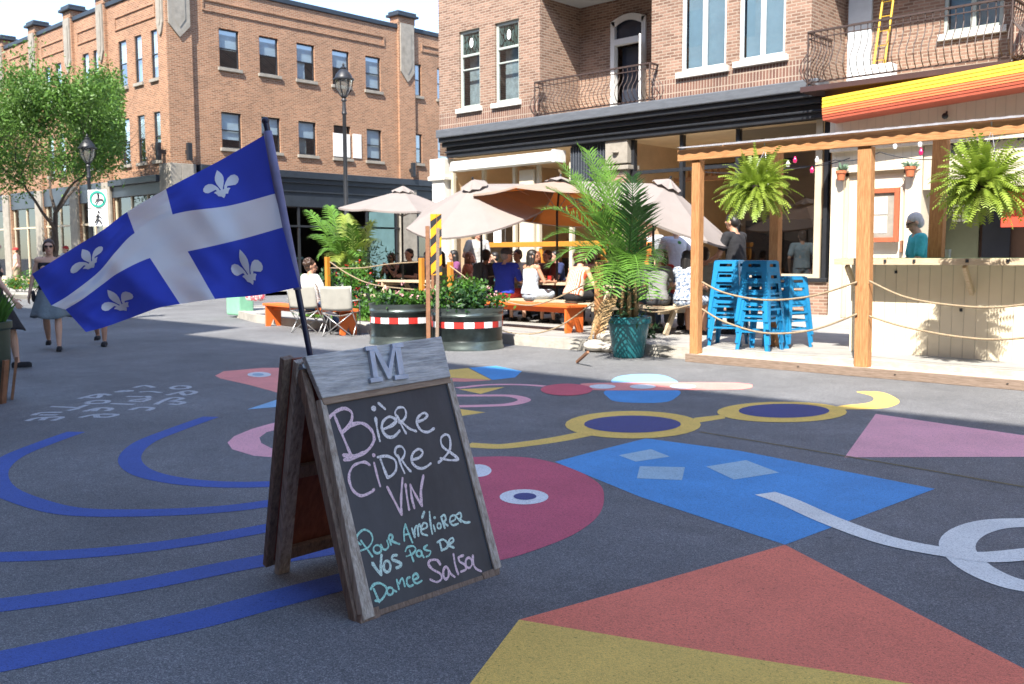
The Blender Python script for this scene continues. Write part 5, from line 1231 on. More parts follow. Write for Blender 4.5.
for tip, y, arch in (((590, 340), 9.95, .35), ((602, 334), 9.9, .3)): frond(wy, 1, pc+Vector((-.1, -.1, .85)), PY(tip[0], tip[1], y), arch, 30, .13, .9)
wy.build('dry_fronds', M['palmdry'], t)
w = MB(); pts = [pc+Vector((random.gauss(0, .13), random.gauss(0, .13), .5+random.random()*.5)) for _ in range(260)]; leafcloud(w, pts, .12, up=-.3, aspect=4); w.build('undergrowth', M['herbd'], t)
# left palm in planting bed
random.seed(8); bp_ = PY(350, 290, 13.6); bp_.z = SWZ
t = thing('palm', 'arching green palm growing from the flower bed behind the camp chairs', 'palm', (bp_.x, bp_.y, SWZ)); w = MB(); w2 = MB()
for tip, y, arch in (((309, 211), 13.4, .5), ((312, 238), 13.2, .8), ((330, 206), 13.8, .5), ((345, 215), 14, .5), ((372, 222), 13.8, .4), ((375, 240), 13.3, .6), ((318, 258), 13, .9), ((334, 262), 12.9, .8), ((362, 256), 13, .7), ((352, 225), 13.2, .4), ((324, 222), 13.3, .6), ((340, 240), 13, .7), ((366, 270), 13.1, .7)):
    frond(w if random.random() < .7 else w2, 0, bp_+Vector((random.uniform(-.15, .15), random.uniform(-.1, .1), .5)), PY(tip[0], tip[1], y), arch, 36, .42, .7, 1.3)
w.build('fronds', M['palm'], t); w2.build('yellowing_fronds', mat('palm_yellowing', (.2, .26, .04), .5, .3, 4, transl=.25), t)
w = MB(); w.tube([bp_, bp_+Vector((.02, 0, .6))], [.1, .06], 8); w.build('trunk', M['bark'], t)
# shrubs in the bed
def shrub(px, py, y, rx, rz_, n_, m_, lab, size=.1, flowers=None, nm='shrub', seed=1, z0=SWZ, aspect=2.2, cat='shrub'):
    random.seed(seed); c = PY(px, py, y); t = thing(nm, lab, cat, (c.x, c.y, z0), 'plants of the terrace flower bed')
    w = MB(); pts = []
    cl = [(random.gauss(0, rx*.5), random.gauss(0, rx*.35), random.random()) for _ in range(10)]
    for i in range(n_):
        a_ = random.choice(cl); pts.append(Vector((c.x+a_[0]+random.gauss(0, rx*.2), c.y+a_[1]+random.gauss(0, rx*.2), max(z0, z0+(c.z-z0+rz_)*(.15+.85*a_[2]*random.random()**.5)))))
    leafcloud(w, pts, size, up=-.6, aspect=aspect); w.build('foliage', m_, t)
    w = MB()
    for a_ in cl: w.tube([(c.x+a_[0]*.4, c.y+a_[1]*.4, z0), (c.x+a_[0], c.y+a_[1], z0+(c.z-z0+rz_)*.7*a_[2]+.05)], .008, 5)
    w.build('stems', M['bark'], t)
    if flowers:
        w = MB(); leafcloud(w, [p+Vector((random.gauss(0, .02), random.gauss(0, .02), random.gauss(0, .02)+.03)) for p in random.sample(pts, 14) for _ in range(6)], .05, aspect=1.4); w.build('blossoms', flowers, t)
shrub(384, 262, 13.6, .55, .1, 900, M['herb'], 'tall feathery green shrub left of the woman in black', .12, seed=2, aspect=5)
shrub(345, 285, 12.2, .5, .0, 500, M['herbd'], 'low dark shrub with red flowers behind the camp chairs', .1, M['flowerr'], seed=3)
shrub(385, 285, 11.6, .5, -.02, 700, M['herb'], 'bright bushy plant in front of the left picnic table', .1, None, seed=4)
shrub(400, 290, 11.7, .4, 0, 400, M['herbd'], 'dark plant with red flowers between the left table and tank planter', .1, M['flowerr'], seed=6)
shrub(310, 275, 13.2, .5, 0, 450, M['herbd'], 'shrub with orange flowers behind the man in the white shirt', .1, M['flowero'], seed=7)
shrub(362, 296, 11.4, .35, -.05, 400, M['herb'], 'light green plant beside the empty camp chair', .09, None, seed=8)
shrub(640, 310, 11.6, .35, -.15, 300, M['herbd'], 'dark spreading plant behind the teal pot', .1, None, seed=9)
shrub(20, 275, 12.8, .8, 0, 900, M['herb'], 'roadside flower bed with orange flowers at the far left', .1, M['flowero'], seed=10)
shrub(38, 262, 13.2, .7, 0, 500, M['herb'], 'bushy green plant behind the woman in the grey skirt', .1, None, seed=12)
shrub(330, 275, 12.9, .6, .25, 1000, M['herbd'], 'tall dark leafy shrub right behind the man in the white shirt', .11, None, seed=41)
shrub(352, 268, 12.7, .6, .35, 1100, M['herb'], 'dense fresh green shrub below the arching palm', .1, M['flowerr'], seed=42)
shrub(372, 262, 13.0, .5, .5, 1000, M['herbd'], 'tall dark shrub between the palm and the couple in black', .1, None, seed=43, aspect=4)
shrub(338, 300, 11.5, .5, .1, 700, M['herb'], 'low fresh green plants at the kerb behind the camp chairs', .09, M['flowerp'], seed=44)
shrub(425, 288, 11.6, .4, .15, 600, M['herbd'], 'dark green plant behind the gap between the tank planters', .1, None, seed=45)
# grass strip
random.seed(3); w = MB()
for i in range(5000):
    x = random.uniform(-16.6, -12.6); y = random.uniform(11.2, 12.3); h_ = random.uniform(.05, .12); a_ = random.uniform(0, 6.28); d = Vector((math.cos(a_), math.sin(a_), 0))*.008
    p = Vector((x, y, SWZ)); w.add([p-d, p+d, p+Vector((random.gauss(0, .03), random.gauss(0, .03), h_))], [(0, 1, 2)])
tag(w.build('grass', M['grass']), 'short bright green grass strip by the kerb behind the camp chairs', 'grass', kind='stuff')
w = MB(); w.box(-16.6, 11.2, SWZ+.001, -12.6, 12.3, SWZ+.012); tag(w.build('soil_bed', M['soil']), kind='structure')
w = MB(); leafcloud(w, [PZ(543, 337, 0)+Vector((random.gauss(0, .02), random.gauss(0, .02), random.random()*.1)) for _ in range(30)], .07, up=-1); mbthing('weed', 'small green weed growing at the kerb under the orange bench', 'plant', w, M['grass'])
# left edge planter
random.seed(4); q = PZ(-36, 404, 0); c = Vector((q.x-.1, q.y+.0, 0))
t = thing('barrel_planter', 'dark green barrel planter with wooden slats at the left edge', 'planter', (c.x, c.y, 0))
w = MB(); w.lathe([(.4, 0), (.4, .05), (.45, .4), (.46, .7), (.48, .72), (.48, .78), (.43, .78), (.42, .7), (0, .7)], c, 32); w.build('tub', mat('green_tub', (.02, .045, .03), .5, .25, 5), t, smooth=True)
for k in range(10):
    a_ = k*.628; w = MB(); r0_, r1_ = .44, .5; cc_ = Vector((math.cos(a_), math.sin(a_), 0)); w.bar(c+cc_*r0_, c+cc_*r1_+Vector((0, 0, .42)), .07, .025, up=tuple(cc_)); w.build('slat', M['rust'], t)
w = MB()
for i in range(900):
    a_ = random.uniform(0, 6.28); r_ = random.uniform(0, .4); p = c+Vector((r_*math.cos(a_), r_*math.sin(a_), .7)); L = random.uniform(.2, .45); d = Vector((math.cos(a_)*.35*r_/.4+random.gauss(0, .12), math.sin(a_)*.35*r_/.4+random.gauss(0, .12), 1)).normalized(); s_ = Vector((-math.sin(a_), math.cos(a_), 0))*.01
    w.add([p-s_, p+s_, p+d*L*.6+s_, p+d*L+Vector((d.x*.08, d.y*.08, -.02)), p+d*L*.6-s_], [(0, 1, 2, 3, 4)])
w.build('grass_plant', M['herb'], t)

# ================================================================ A-FRAME SIGN
GL, GR = PZ(359, 624.5), PZ(500, 574); TL = PX(303, 356, -3.16)
nrm = (GR-GL).cross(TL-GL).normalized()
if nrm.dot(CAM-GL) < 0: nrm = -nrm
def SP(x, y, o=0.0):
    p0 = GL+nrm*o; return onplane(x, y, p0, nrm)
sgn = thing('sandwich_board', 'weathered wooden sandwich board with chalk lettering on black and a metal M', 'sign', (GL.x-.35, (GL.y+GR.y)/2, 0))
M['greywood'] = woodmat('grey_weathered_plank', (.3, .3, .295), (.62, .61, .58), 1, rough=.85, bump=.5, scale=5, stretch=10)
M['stile'] = woodmat('grey_stile', (.27, .22, .17), (.56, .5, .43), 2, rough=.85, bump=.5, scale=5)
M['darkwood'] = woodmat('dark_wood', (.13, .085, .06), (.27, .19, .14), 2, bump=.4)
M['redply'] = woodmat('red_brown_plywood', (.17, .045, .025), (.28, .09, .05), 2, bump=.2, scale=3)
def slab(name, quad, m, o0=0, o1=.02, bevel=.003, par=None):
    """board lying in the sign's plane; quad = pixel corners (tl,tr,br,bl) on the front surface"""
    F_ = [SP(x, y, 0)+nrm*o1 for x, y in quad]; B_ = [SP(x, y, 0)+nrm*o0 for x, y in quad]; w = MB(); w.hexa([B_[3], B_[2], B_[1], B_[0]], [F_[3], F_[2], F_[1], F_[0]]); return w.build(name, m, par or sgn, bevel=bevel)
slab('header_plank', [(303, 357), (439.5, 337), (449, 377.5), (320.5, 399)], M['greywood'], -.012, .014)
slab('top_rail', [(320, 398.5), (448.5, 377.5), (450.5, 383), (323, 405.5)], woodmat('brown_rail', (.2, .13, .085), (.36, .26, .18), 1, bump=.3, scale=5, stretch=10), -.012, .01)
slab('stile', [(319.5, 399), (326, 405), (374.5, 616), (363, 621)], M['stile'], -.03, .006)
slab('stile', [(446.5, 382), (451.5, 378), (501, 567), (494, 570)], M['stile'], -.03, .006)
slab('foot', [(362, 612), (379, 606), (382, 622), (360, 627)], M['darkwood'], -.035, .0)
slab('foot', [(482, 573), (500, 566), (500, 576), (486, 583)], M['darkwood'], -.035, .0)
slab('bottom_rail', [(372, 611), (495, 570), (496.5, 576), (374, 618)], M['darkwood'], -.028, -.004)
M['slate'] = mat('blackboard', (.013, .017, .025), .45, col2=(.06, .066, .078), scale=3.5, stretch=(1, 1, .4), fac=(.4, .85), detail=10)
cb = slab('chalkboard', [(323.5, 404), (449, 382), (498, 570), (370.5, 613)], M['slate'], -.012, -.004, 0)
# M letter (slab serif), faces built from local units mapped to the header
def mp(u, v): # u,v in 0..1 over the letter box
    tl, tr, br, bl = Vector((361, 348.5)), Vector((399, 344.5)), Vector((404.5, 380)), Vector((366.5, 384.5)); p = tl.lerp(tr, u).lerp(bl.lerp(br, u), v); return p
ML = MB()
def ext(poly, o0=.014, o1=.032):
    f_ = [SP(*mp(u, v))+nrm*o1 for u, v in poly]; b_ = [SP(*mp(u, v))+nrm*o0 for u, v in poly]; n_ = len(poly); ML.add(f_+b_, [tuple(range(n_-1, -1, -1)), tuple(range(n_, 2*n_))]+[(i, (i+1) % n_, n_+(i+1) % n_, n_+i) for i in range(n_)])
ext([(0, 0), (.3, 0), (.3, .12), (.0, .12)]); ext([(.7, 0), (1, 0), (1, .12), (.7, .12)])
ext([(0, .87), (.33, .87), (.33, 1), (0, 1)]); ext([(.64, .87), (1, .87), (1, 1), (.64, 1)])
ext([(.09, .12), (.22, .12), (.22, .87), (.09, .87)]); ext([(.76, .12), (.91, .12), (.91, .87), (.76, .87)])
ext([(.2, .1), (.32, .1), (.54, .74), (.46, .95)]); ext([(.7, .1), (.78, .12), (.54, .95), (.46, .95), (.5, .7)])
ML.build('metal_letter', mat('zinc_letter', (.4, .45, .52), .4, .2, 12, metal=.35, bump=.15), sgn, bevel=.0015)
# chalk writing
CK = {'w': chalkmat('chalk_white', (.88, .85, .84)), 'p': chalkmat('chalk_pink', (.88, .66, .72)), 'g': chalkmat('chalk_mint', (.42, .8, .7)), 'lg': chalkmat('chalk_pale_green', (.66, .86, .78)), 'f': chalkmat('chalk_faint', (.2, .25, .3), .5, .7, .9)}
def chalk(name, strokes, ox, oy, s, col, wpx):
    w = MB()
    for st in strokes:
        P_ = [SP(ox+x/s, oy+y/s)+nrm*-.002 for x, y in st]; P_ = spline(P_, 7) if len(P_) > 2 else [P_[0].lerp(P_[1], i/6) for i in range(7)]; n_ = len(P_)
        L_ = []
        for i in range(n_):
            d = (P_[min(n_-1, i+1)]-P_[max(0, i-1)]).normalized(); q = d.cross(nrm)*wpx/2*.0052*(.95+.45*noise.noise(P_[i]*22)+.25*noise.noise(P_[i]*90)); L_.append((P_[i]+q, P_[i]-q))
        o_ = nrm*.0008*random.random()
        for i in range(n_-1): w.quad(L_[i][1]+o_, L_[i+1][1]+o_, L_[i+1][0]+o_, L_[i][0]+o_)
        for e in (P_[0], P_[-1]):
            ex = (GR-GL).normalized(); ey = nrm.cross(ex); w.poly([e+o_+ex*math.cos(t_)*wpx/2*.004+ey*math.sin(t_)*wpx/2*.004 for t_ in [k*math.pi/5 for k in range(10)]])
    w.build(name, CK[col], cb)
def eli(cx, cy, rx, ry, n=14): return [(cx+rx*math.cos(2*math.pi*i/n-1.2), cy+ry*math.sin(2*math.pi*i/n-1.2)) for i in range(n+1)]
c1_, c2_ = (310, 375, 6.84), (380, 380, 6.84)
chalk('chalk_word', [[(120,305),(170,255),(235,228),(285,255),(285,310),(255,360),(218,398)],[(222,388),(290,340),(360,330),(420,375),(440,440),(400,510),(320,560),(235,580)],[(165,265),(215,390),(280,545)],[(228,548),(300,552),(370,530)]], *c1_, 'p', 2.7)
chalk('chalk_word', [[(450,292),(462,370),(480,450)],eli(437,228,9,9),[(470,192),(515,232)],[(505,370),(560,345),(590,310),(545,285),(500,320),(495,375),(530,420),(575,420),(615,380)]], *c1_, 'w', 2.6)
chalk('chalk_word', [[(120,245),(150,310),(180,365)],[(125,262),(105,225),(125,190),(165,190),(180,230),(165,270),(130,290)],[(150,285),(200,330),(250,350)],[(255,285),(300,270),(325,240),(300,225),(262,255),(255,300),(285,345),(330,355),(372,330)],
    [(400,565),(440,530),(480,470),(478,395),(450,372),(418,400),(430,455),(490,500),(535,540),(480,548),(415,535)]], *c2_, 'w', 2.3)
chalk('chalk_word', [[(410,615),(370,595),(300,620),(268,690),(290,780),(350,825),(420,800),(440,780)],[(440,600),(462,690),(482,760)],eli(438,548,4,4)], *c1_, 'p', 2.4)
chalk('chalk_word', [[(5,540),(30,610),(55,670)],[(-15,528),(50,520),(105,550),(112,610),(85,650),(50,668)],[(125,515),(145,580),(170,635)],[(130,530),(105,500),(115,460),(150,455),(172,490),(160,530),(135,550)],[(150,545),(180,590),(212,625)],[(222,545),(270,530),(295,495),(265,472),(225,505),(220,560),(260,600),(305,600),(350,570)]], *c2_, 'w', 2.3)
chalk('chalk_word', [[(68,290),(140,430),(200,545)],[(200,545),(195,400),(208,210)],[(235,265),(248,380),(268,500)],[(315,485),(290,380),(278,270)],[(280,272),(330,370),(385,465)],[(385,465),(375,330),(398,185)]], 380, 455, 9.12, 'p', 2.3)
c3_, c4_, c5_, c6_ = (340, 500, 9.775), (400, 500, 9.767), (355, 550, 9.775), (415, 540, 9.775)
chalk('chalk_word', [[(205,435),(165,400),(175,340),(235,290),(300,320),(320,390),(280,460),(205,495)],[(205,395),(260,470),(320,555)],eli(368,480,38,40),[(402,435),(420,475),(452,484),(475,450),(462,395)],[(480,375),(492,405),(502,440)],[(475,380),(490,340),(515,350),(510,385),(490,395)],[(500,395),(540,415),(585,430)]], *c3_, 'g', 1.8)
chalk('chalk_word', [[(45,400),(40,310),(55,235)],[(55,235),(85,320),(125,415)],[(45,340),(95,330)]], *c4_, 'g', 1.8)
chalk('chalk_word', [[(118,275),(132,320),(148,365)],[(146,340),(146,285),(164,250),(176,290),(182,352)],[(180,325),(178,270),(192,238),(202,262),(206,300)],[(205,290),(260,270),(265,235),(235,225),(210,270),(215,325),(270,345)],[(218,175),(240,112)],[(290,115),(300,230),(318,330)],[(330,245),(338,275),(345,305)],eli(340,172,4,4),eli(385,252,18,27),[(405,165),(420,220),(440,275)],[(400,168),(435,145),(450,190),(425,215)],[(425,215),(448,235),(470,250)],[(495,215),(540,190),(540,150),(500,160),(490,210),(520,245),(570,230)],[(548,155),(575,190),(598,215)],[(545,150),(590,125),(600,165),(580,190)],[(585,185),(635,218),(685,215)]], *c4_, 'lg', 1.9)
chalk('chalk_word', [[(170,125),(215,190),(260,245)],[(260,245),(255,150),(262,45)],eli(315,160,33,55),[(415,50),(375,55),(365,90),(410,110),(452,130),(440,160),(405,175)]], *c5_, 'lg', 2.2)
chalk('chalk_word', [[(55,500),(75,460),(130,450),(155,480),(125,525),(65,550)],[(95,490),(115,545),(135,600)],eli(190,522,26,30),[(208,495),(218,530),(236,560)],[(268,440),(235,470),(260,490),(300,500),(290,535),(258,555)]], *c4_, 'g', 1.8)
chalk('chalk_word', [[(390,410),(400,450),(410,490)],[(365,415),(420,385),(465,420),(460,465),(405,492)],[(485,430),(525,400),(515,370),(485,390),(480,440),(530,465)]], *c4_, 'lg', 1.8)
chalk('chalk_word', [[(155,385),(190,335),(250,325),(310,370),(300,430),(255,490),(200,495)],[(185,380),(212,445),(240,510)],eli(345,402,30,36),[(365,370),(382,395),(410,405)],[(410,290),(432,385)],[(432,330),(460,275),(478,305),(490,355)],[(540,265),(512,280),(510,325),(535,355),(572,340)],[(580,290),(620,265),(600,230),(570,255),(575,305),(610,325),(655,300)]], *c5_, 'g', 1.9)
chalk('chalk_word', [[(250,240),(215,195),(150,200),(135,240),(180,290),(250,330),(260,380),(215,410),(150,385)],eli(305,322,27,60),[(330,290),(352,330),(390,360)],[(378,135),(395,240),(425,335)],[(475,150),(430,170),(440,210),(485,240),(500,285),(450,310)],eli(528,222,32,50),[(568,150),(572,225),(598,278),(650,305)]], *c6_, 'p', 2.2)
chalk('chalk_faint', [[(195,470),(210,462),(216,478),(198,500),(218,498)],eli(238,478,9,16)], *c6_, 'f', 1.0)
# front frame inner edge (thickness seen from the left) and rear panel
apex = .0
BL0, BR0 = PZ(276, 574), None
LFt = TL-nrm*.02; wid = (GR-GL); e_y = wid.normalized()
BR0 = BL0+wid
topL = SP(300, 359)-nrm*.035-e_y*.0; topR = topL+wid*.94
def rbar(a, b, wx, wt, m, nm, axis=None):
    w = MB(); w.bar(a, b, wx, wt, up=tuple(nb)); return w.build(nm, m, sgn, bevel=.003)
dB = (topL-BL0).normalized(); nb = e_y.cross(dB).normalized()
if nb.x > 0: nb = -nb
# rear stiles
rbar(BL0+e_y*.03, topL+e_y*.03, .06, .035, M['stile'], 'rear_stile'); rbar(BR0-e_y*.03, topR-e_y*.03, .06, .035, M['stile'], 'rear_stile')
# rear board, on outer side
w = MB(); a, b, c, d = BL0+dB*.06, BR0+dB*.06, topR, topL; o0, o1 = nb*.018, nb*.03; w.hexa([a+o0, b+o0, b+o1, a+o1], [d+o0, c+o0, c+o1, d+o1]); w.build('rear_board', M['redply'], sgn)
# rear outer frame edge
w = MB(); w.bar(BL0+nb*.04-e_y*.012+dB*.03, topL+nb*.04-e_y*.012, .05, .03, up=tuple(nb)); w.build('rear_edge', M['darkwood'], sgn, bevel=.003)
w = MB()
for f_ in (.1, .5): a = BL0+dB*(topL-BL0).length*f_; w.bar(a+e_y*.06-nb*.004, a+wid-e_y*.06-nb*.004, .06, .025, up=tuple(nb))
w.build_each('cross_rail', M['darkwood'], sgn, bevel=.003)
# back of the front panel (dark frame depth)
fd = (TL-GL).normalized()
w = MB(); a = SP(363, 623)-nrm*.03; b = SP(306, 362)-nrm*.03; w.bar(a-nrm*.02+e_y*.005, b-nrm*.015+e_y*.005, .035, .04, up=tuple(nrm)); 
a2, b2 = SP(497, 566)-nrm*.03, SP(441, 345)-nrm*.03; w.bar(a2-nrm*.02-e_y*.01, b2-nrm*.02-e_y*.01, .035, .04, up=tuple(nrm)); w.build_each('inner_stile', M['darkwood'], sgn, bevel=.003)
w = MB(); q = [SP(325, 404)-nrm*.018, SP(449, 383)-nrm*.018, SP(495, 560)-nrm*.018, SP(371, 607)-nrm*.018]; w.hexa([p_-nrm*.006 for p_ in q], q); w.build('backing', M['redply'], sgn)
w = MB(); w.tube([topL+e_y*.02-Vector((0, 0, .03)), topL+e_y*.02+nrm*.04-Vector((0, 0, .03))], .012, 8); w.tube([topR-e_y*.02-Vector((0, 0, .03)), topR-e_y*.02+nrm*.04-Vector((0, 0, .03))], .012, 8); w.build('hinge', M['steel'], sgn)
# ================================================================ FLAG
D_ = 3.92
pole_top = atd(265.5, 121, 3.82); pole_bot = atd(311.5, 362, 3.98)
fl = thing('flag', 'blue flag with white cross and fleurs-de-lis on a pole fixed to the sandwich board', 'flag', (pole_bot.x, pole_bot.y, 0))
w = MB(); w.tube([pole_bot+(pole_bot-pole_top).normalized()*.25, pole_bot, pole_top], .0125, 12); w.ball(pole_top, .016, n=10); w.build('pole', mat('navy_pole', (.02, .025, .06), .35, .2, 5), fl, smooth=True)
US = [0, .2, .433, .567, .67, .78, .9, 1.0]
VS = [0, .4, .6, 1.0]
G = [[(268, 133), (275.5, 193.5), (282.5, 227.5), (299.5, 287)],
     [(219, 161), (230, 205.5), (240, 239.5), (260, 295)],
     [(166, 189), (172.6, 214.5), (187.7, 251.4), (215, 299)],
     [(127, 212), (134.7, 233), (150, 258), (180, 304)],
     [(103, 230), (116, 251.5), (120, 272), (158, 308)],
     [(80, 244), (98, 272.5), (103, 284), (133, 317)],
     [(53, 261), (69, 295), (82, 299.5), (105, 327)],
     [(32, 274), (51.5, 305.5), (65.5, 309.5), (86, 332)]]
DD = [3.86, 3.9, 3.86, 3.89, 3.87, 3.92, 3.9, 3.92]
def cr1(p0, p1, p2, p3, t, x0, x1, x2, x3):
    m1 = (p2-p0)/(x2-x0) if x2 != x0 else 0; m2 = (p3-p1)/(x3-x1) if x3 != x1 else 0; h = x2-x1
    return (2*t**3-3*t*t+1)*p1+(t**3-2*t*t+t)*h*m1+(-2*t**3+3*t*t)*p2+(t**3-t*t)*h*m2
def fp(u, v):
    i = max(k for k in range(len(US)-1) if US[k] <= u+1e-9); t = (u-US[i])/(US[i+1]-US[i]); n_ = len(US)-1
    I = [max(0, i-1), i, i+1, min(n_, i+2)]; X_ = [US[k] for k in I]
    j = max(k for k in range(3) if VS[k] <= v+1e-9); s_ = (v-VS[j])/(VS[j+1]-VS[j])
    def col(j_): return [cr1(*[G[k][j_][c_] for k in I], t, *X_) for c_ in (0, 1)]
    a, b = col(j), col(j+1); x, y = a[0]+(b[0]-a[0])*s_, a[1]+(b[1]-a[1])*s_
    dd = cr1(*[DD[k] for k in I], t, *X_)
    ph = 2*math.pi*(u*2.1+v*.55); env = min(1, u*3)
    dd += .022*env*math.sin(ph)+.012*env*math.sin(2*math.pi*(u*3.7-v*1.1)+1)+.006*math.sin(2*math.pi*(u*7+v*1.6))*env + .02*math.sin(v*9+u*3)*env+.004*env*math.sin(u*31+v*17)+.003*env*math.sin(u*15-v*44)
    return atd(x, y, dd)
w = MB(); us = sorted({round(i/90, 5) for i in range(91)} | {.433, .567}); vs = sorted({round(i/50, 5) for i in range(51)} | {.4, .6})
for v in vs:
    for u in us: w.v.append(tuple(fp(u, v)))
nu = len(us)
for j in range(len(vs)-1):
    for i in range(nu-1):
        um, vm_ = (us[i]+us[i+1])/2, (vs[j]+vs[j+1])/2; w.f.append([j*nu+i, (j+1)*nu+i, (j+1)*nu+i+1, j*nu+i+1]); w.m.append(1 if (.433 < um < .567 or .4 < vm_ < .6) else 0)
fb = mat('flag_blue', (.05, .085, .54), .8, .06, 3, transl=.35, spec=.2); fw = mat('flag_white', (.8, .82, .85), .8, .03, 3, transl=.4, spec=.2)
cl = w.build('cloth', [fb, fw], fl, smooth='all')
# header sleeve on the pole
w = MB()
for k in range(20):
    a, b = fp(0, k/20), fp(0, (k+1)/20); ra, rb = pole_top.lerp(pole_bot, .03+.62*k/20), pole_top.lerp(pole_bot, .03+.62*(k+1)/20)
w.tube([pole_top.lerp(pole_bot, t_) for t_ in (.04, .2, .4, .6, .69)], [.017, .0185, .0175, .019, .017], 10); w.build('sleeve', mat('flag_sleeve', (.2, .2, .34), .8, .2, 6), fl, smooth='all')
# fleur-de-lis outline (unit box, y down)
def mir(p): return [(-x, y) for x, y in p][::-1]
petal = [(0, -1.02), (.09, -.86), (.19, -.62), (.23, -.4), (.2, -.12), (.13, .12), (.07, .3), (.05, .42), (-.05, .42), (-.07, .3), (-.13, .12), (-.2, -.12), (-.23, -.4), (-.19, -.62), (-.09, -.86)]
lobe = [(.11, .4), (.16, .2), (.27, -.02), (.42, -.22), (.6, -.31), (.79, -.26), (.92, -.08), (.95, .12), (.87, .3), (.72, .38), (.57, .34), (.53, .22), (.6, .14), (.56, .04), (.47, .03), (.38, .13), (.31, .27), (.26, .4)]
foot = [(-.36, .4), (.36, .4), (.44, .47), (.36, .55), (.2, .55), (.3, .66), (.26, .78), (.13, .74), (.1, .86), (0, 1.0), (-.1, .86), (-.13, .74), (-.26, .78), (-.3, .66), (-.2, .55), (-.36, .55), (-.44, .47)]
fwm = mat('fleur_white', (.82, .84, .86), .8, .03, 3)
for (uc, vc) in ((.2165, .2), (.2165, .8), (.7835, .2), (.7835, .8)):
    bm = bmesh.new(); fs_ = [bm.faces.new([bm.verts.new((uc+x*.08, vc+(y-.03)*.128, 0)) for x, y in pl]) for pl in (petal, lobe, mir(lobe), foot)]; bmesh.ops.triangulate(bm, faces=fs_)
    bmesh.ops.subdivide_edges(bm, edges=[e for e in bm.edges], cuts=3, use_grid_fill=True)
    bmesh.ops.triangulate(bm, faces=bm.faces[:])
    w = MB(); idx = {}
    L_ = bm.verts[:]; 
    for k, v in enumerate(L_): idx[v] = k
    base_ = [fp(min(1, max(0, v.co.x)), min(1, max(0, v.co.y))) for v in L_]
    for sgn_ in (1, -1):
        b0 = len(w.v)
        w.v += [tuple(p_+(CAM-p_).normalized()*.004*sgn_) for p_ in base_]
        for f2 in bm.faces: ii = [b0+idx[v] for v in f2.verts]; w.f.append(ii if sgn_ > 0 else ii[::-1]); w.m.append(0)
    bm.free(); w.build('fleur_de_lis', fwm, cl)
# ================================================================ PEOPLE
SK = {'light': mat('skin_light', (.55, .33, .23), .55, .08, 8), 'tan': mat('skin_tan', (.42, .22, .14), .55, .08, 8), 'dark': mat('skin_dark', (.16, .075, .045), .5, .1, 8), 'red': mat('skin_sunny', (.5, .25, .18), .55, .08, 8)}
_c = {}
def cloth_(name, col, var=.12, **k):
    if name not in _c: _c[name] = mat('cloth_'+name, col, .9, var, 7, bump=.7, bscale=16, **k)
    return _c[name]
HAIR = {'black': mat('hair_black', (.012, .01, .009), .5, .3, 30, stretch=(4, 4, .6)), 'brown': mat('hair_brown', (.045, .022, .012), .5, .3, 30, stretch=(4, 4, .6)), 'red': mat('hair_auburn', (.16, .05, .02), .5, .3, 30, stretch=(4, 4, .6)),
        'grey': mat('hair_grey', (.25, .24, .23), .6, .3, 30, stretch=(4, 4, .6)), 'silver': mat('hair_silver', (.5, .5, .5), .6, .2, 30, stretch=(4, 4, .6))}
EYE = mat('eye_dark', (.02, .015, .012), .3, .1, 5); LIP = mat('lips', (.4, .14, .12), .5, .1, 5)
def remesh(mb, vox, smooth_it=3, fac=.5):
    me = bpy.data.meshes.new('tmp'); me.from_pydata(mb.v, [], mb.f); me.update()
    o = bpy.data.objects.new('tmp', me); COL.objects.link(o)
    m = o.modifiers.new('r', 'REMESH'); m.mode = 'VOXEL'; m.voxel_size = vox; m.use_smooth_shade = True
    s = o.modifiers.new('s', 'SMOOTH'); s.iterations = smooth_it; s.factor = fac
    dg = bpy.context.evaluated_depsgraph_get(); ev = o.evaluated_get(dg); out = bpy.data.meshes.new_from_object(ev)
    bpy.data.objects.remove(o); bpy.data.meshes.remove(me); return out
def link_mesh(name, me, m, par):
    me.name = name; me.materials.clear(); me.materials.append(m); o = bpy.data.objects.new(name, me); COL.objects.link(o); o.parent = par; return o
def V(*a): return Vector(a)
def hand(mb, wrist, d, nrm_, sc=1.0, curl=.5, side=1):
    """palm, four unequal fingers in two bends and a thumb leaving the side of the palm"""
    d = d.normalized(); nrm_ = (nrm_-d*nrm_.dot(d)).normalized(); s = d.cross(nrm_)*side; pc_ = wrist+d*.05*sc
    mb.capsule(wrist, pc_, .021*sc, .026*sc, 8)
    for k in range(3): q = (k-1)*.02*sc; mb.capsule(wrist+d*.02*sc+s*q*.7, wrist+d*.085*sc+s*q, .013*sc, .0125*sc, 7)
    for k, L in enumerate((.068, .078, .072, .056)):
        b = wrist+d*.088*sc+s*(.028-.0187*k)*sc; sp = (s*(.12-.08*k)); d1 = (d+sp+nrm_*curl*.5).normalized(); d2 = (d+sp+nrm_*curl*1.6).normalized()
        m_ = b+d1*L*.5*sc; mb.capsule(b-d*.015*sc, m_, .0088*sc, .0082*sc, 6); mb.capsule(m_, m_+d2*L*.5*sc, .0082*sc, .007*sc, 6)
    b = wrist+d*.03*sc+s*.026*sc; m_ = b+(d*.55+s*.8+nrm_*.25).normalized()*.035*sc; mb.capsule(b, m_, .0115*sc, .0095*sc, 6); mb.capsule(m_, m_+(d*.9+s*.3+nrm_*.3).normalized()*.03*sc, .0095*sc, .008*sc, 6)
TORSO = ((-.09, .12, .09), (-.02, .163, .118), (.06, .162, .115), (.14, .146, .102), (.22, .142, .1), (.3, .152, .106), (.38, .163, .106), (.44, .158, .095), (.49, .12, .075), (.52, .07, .055))
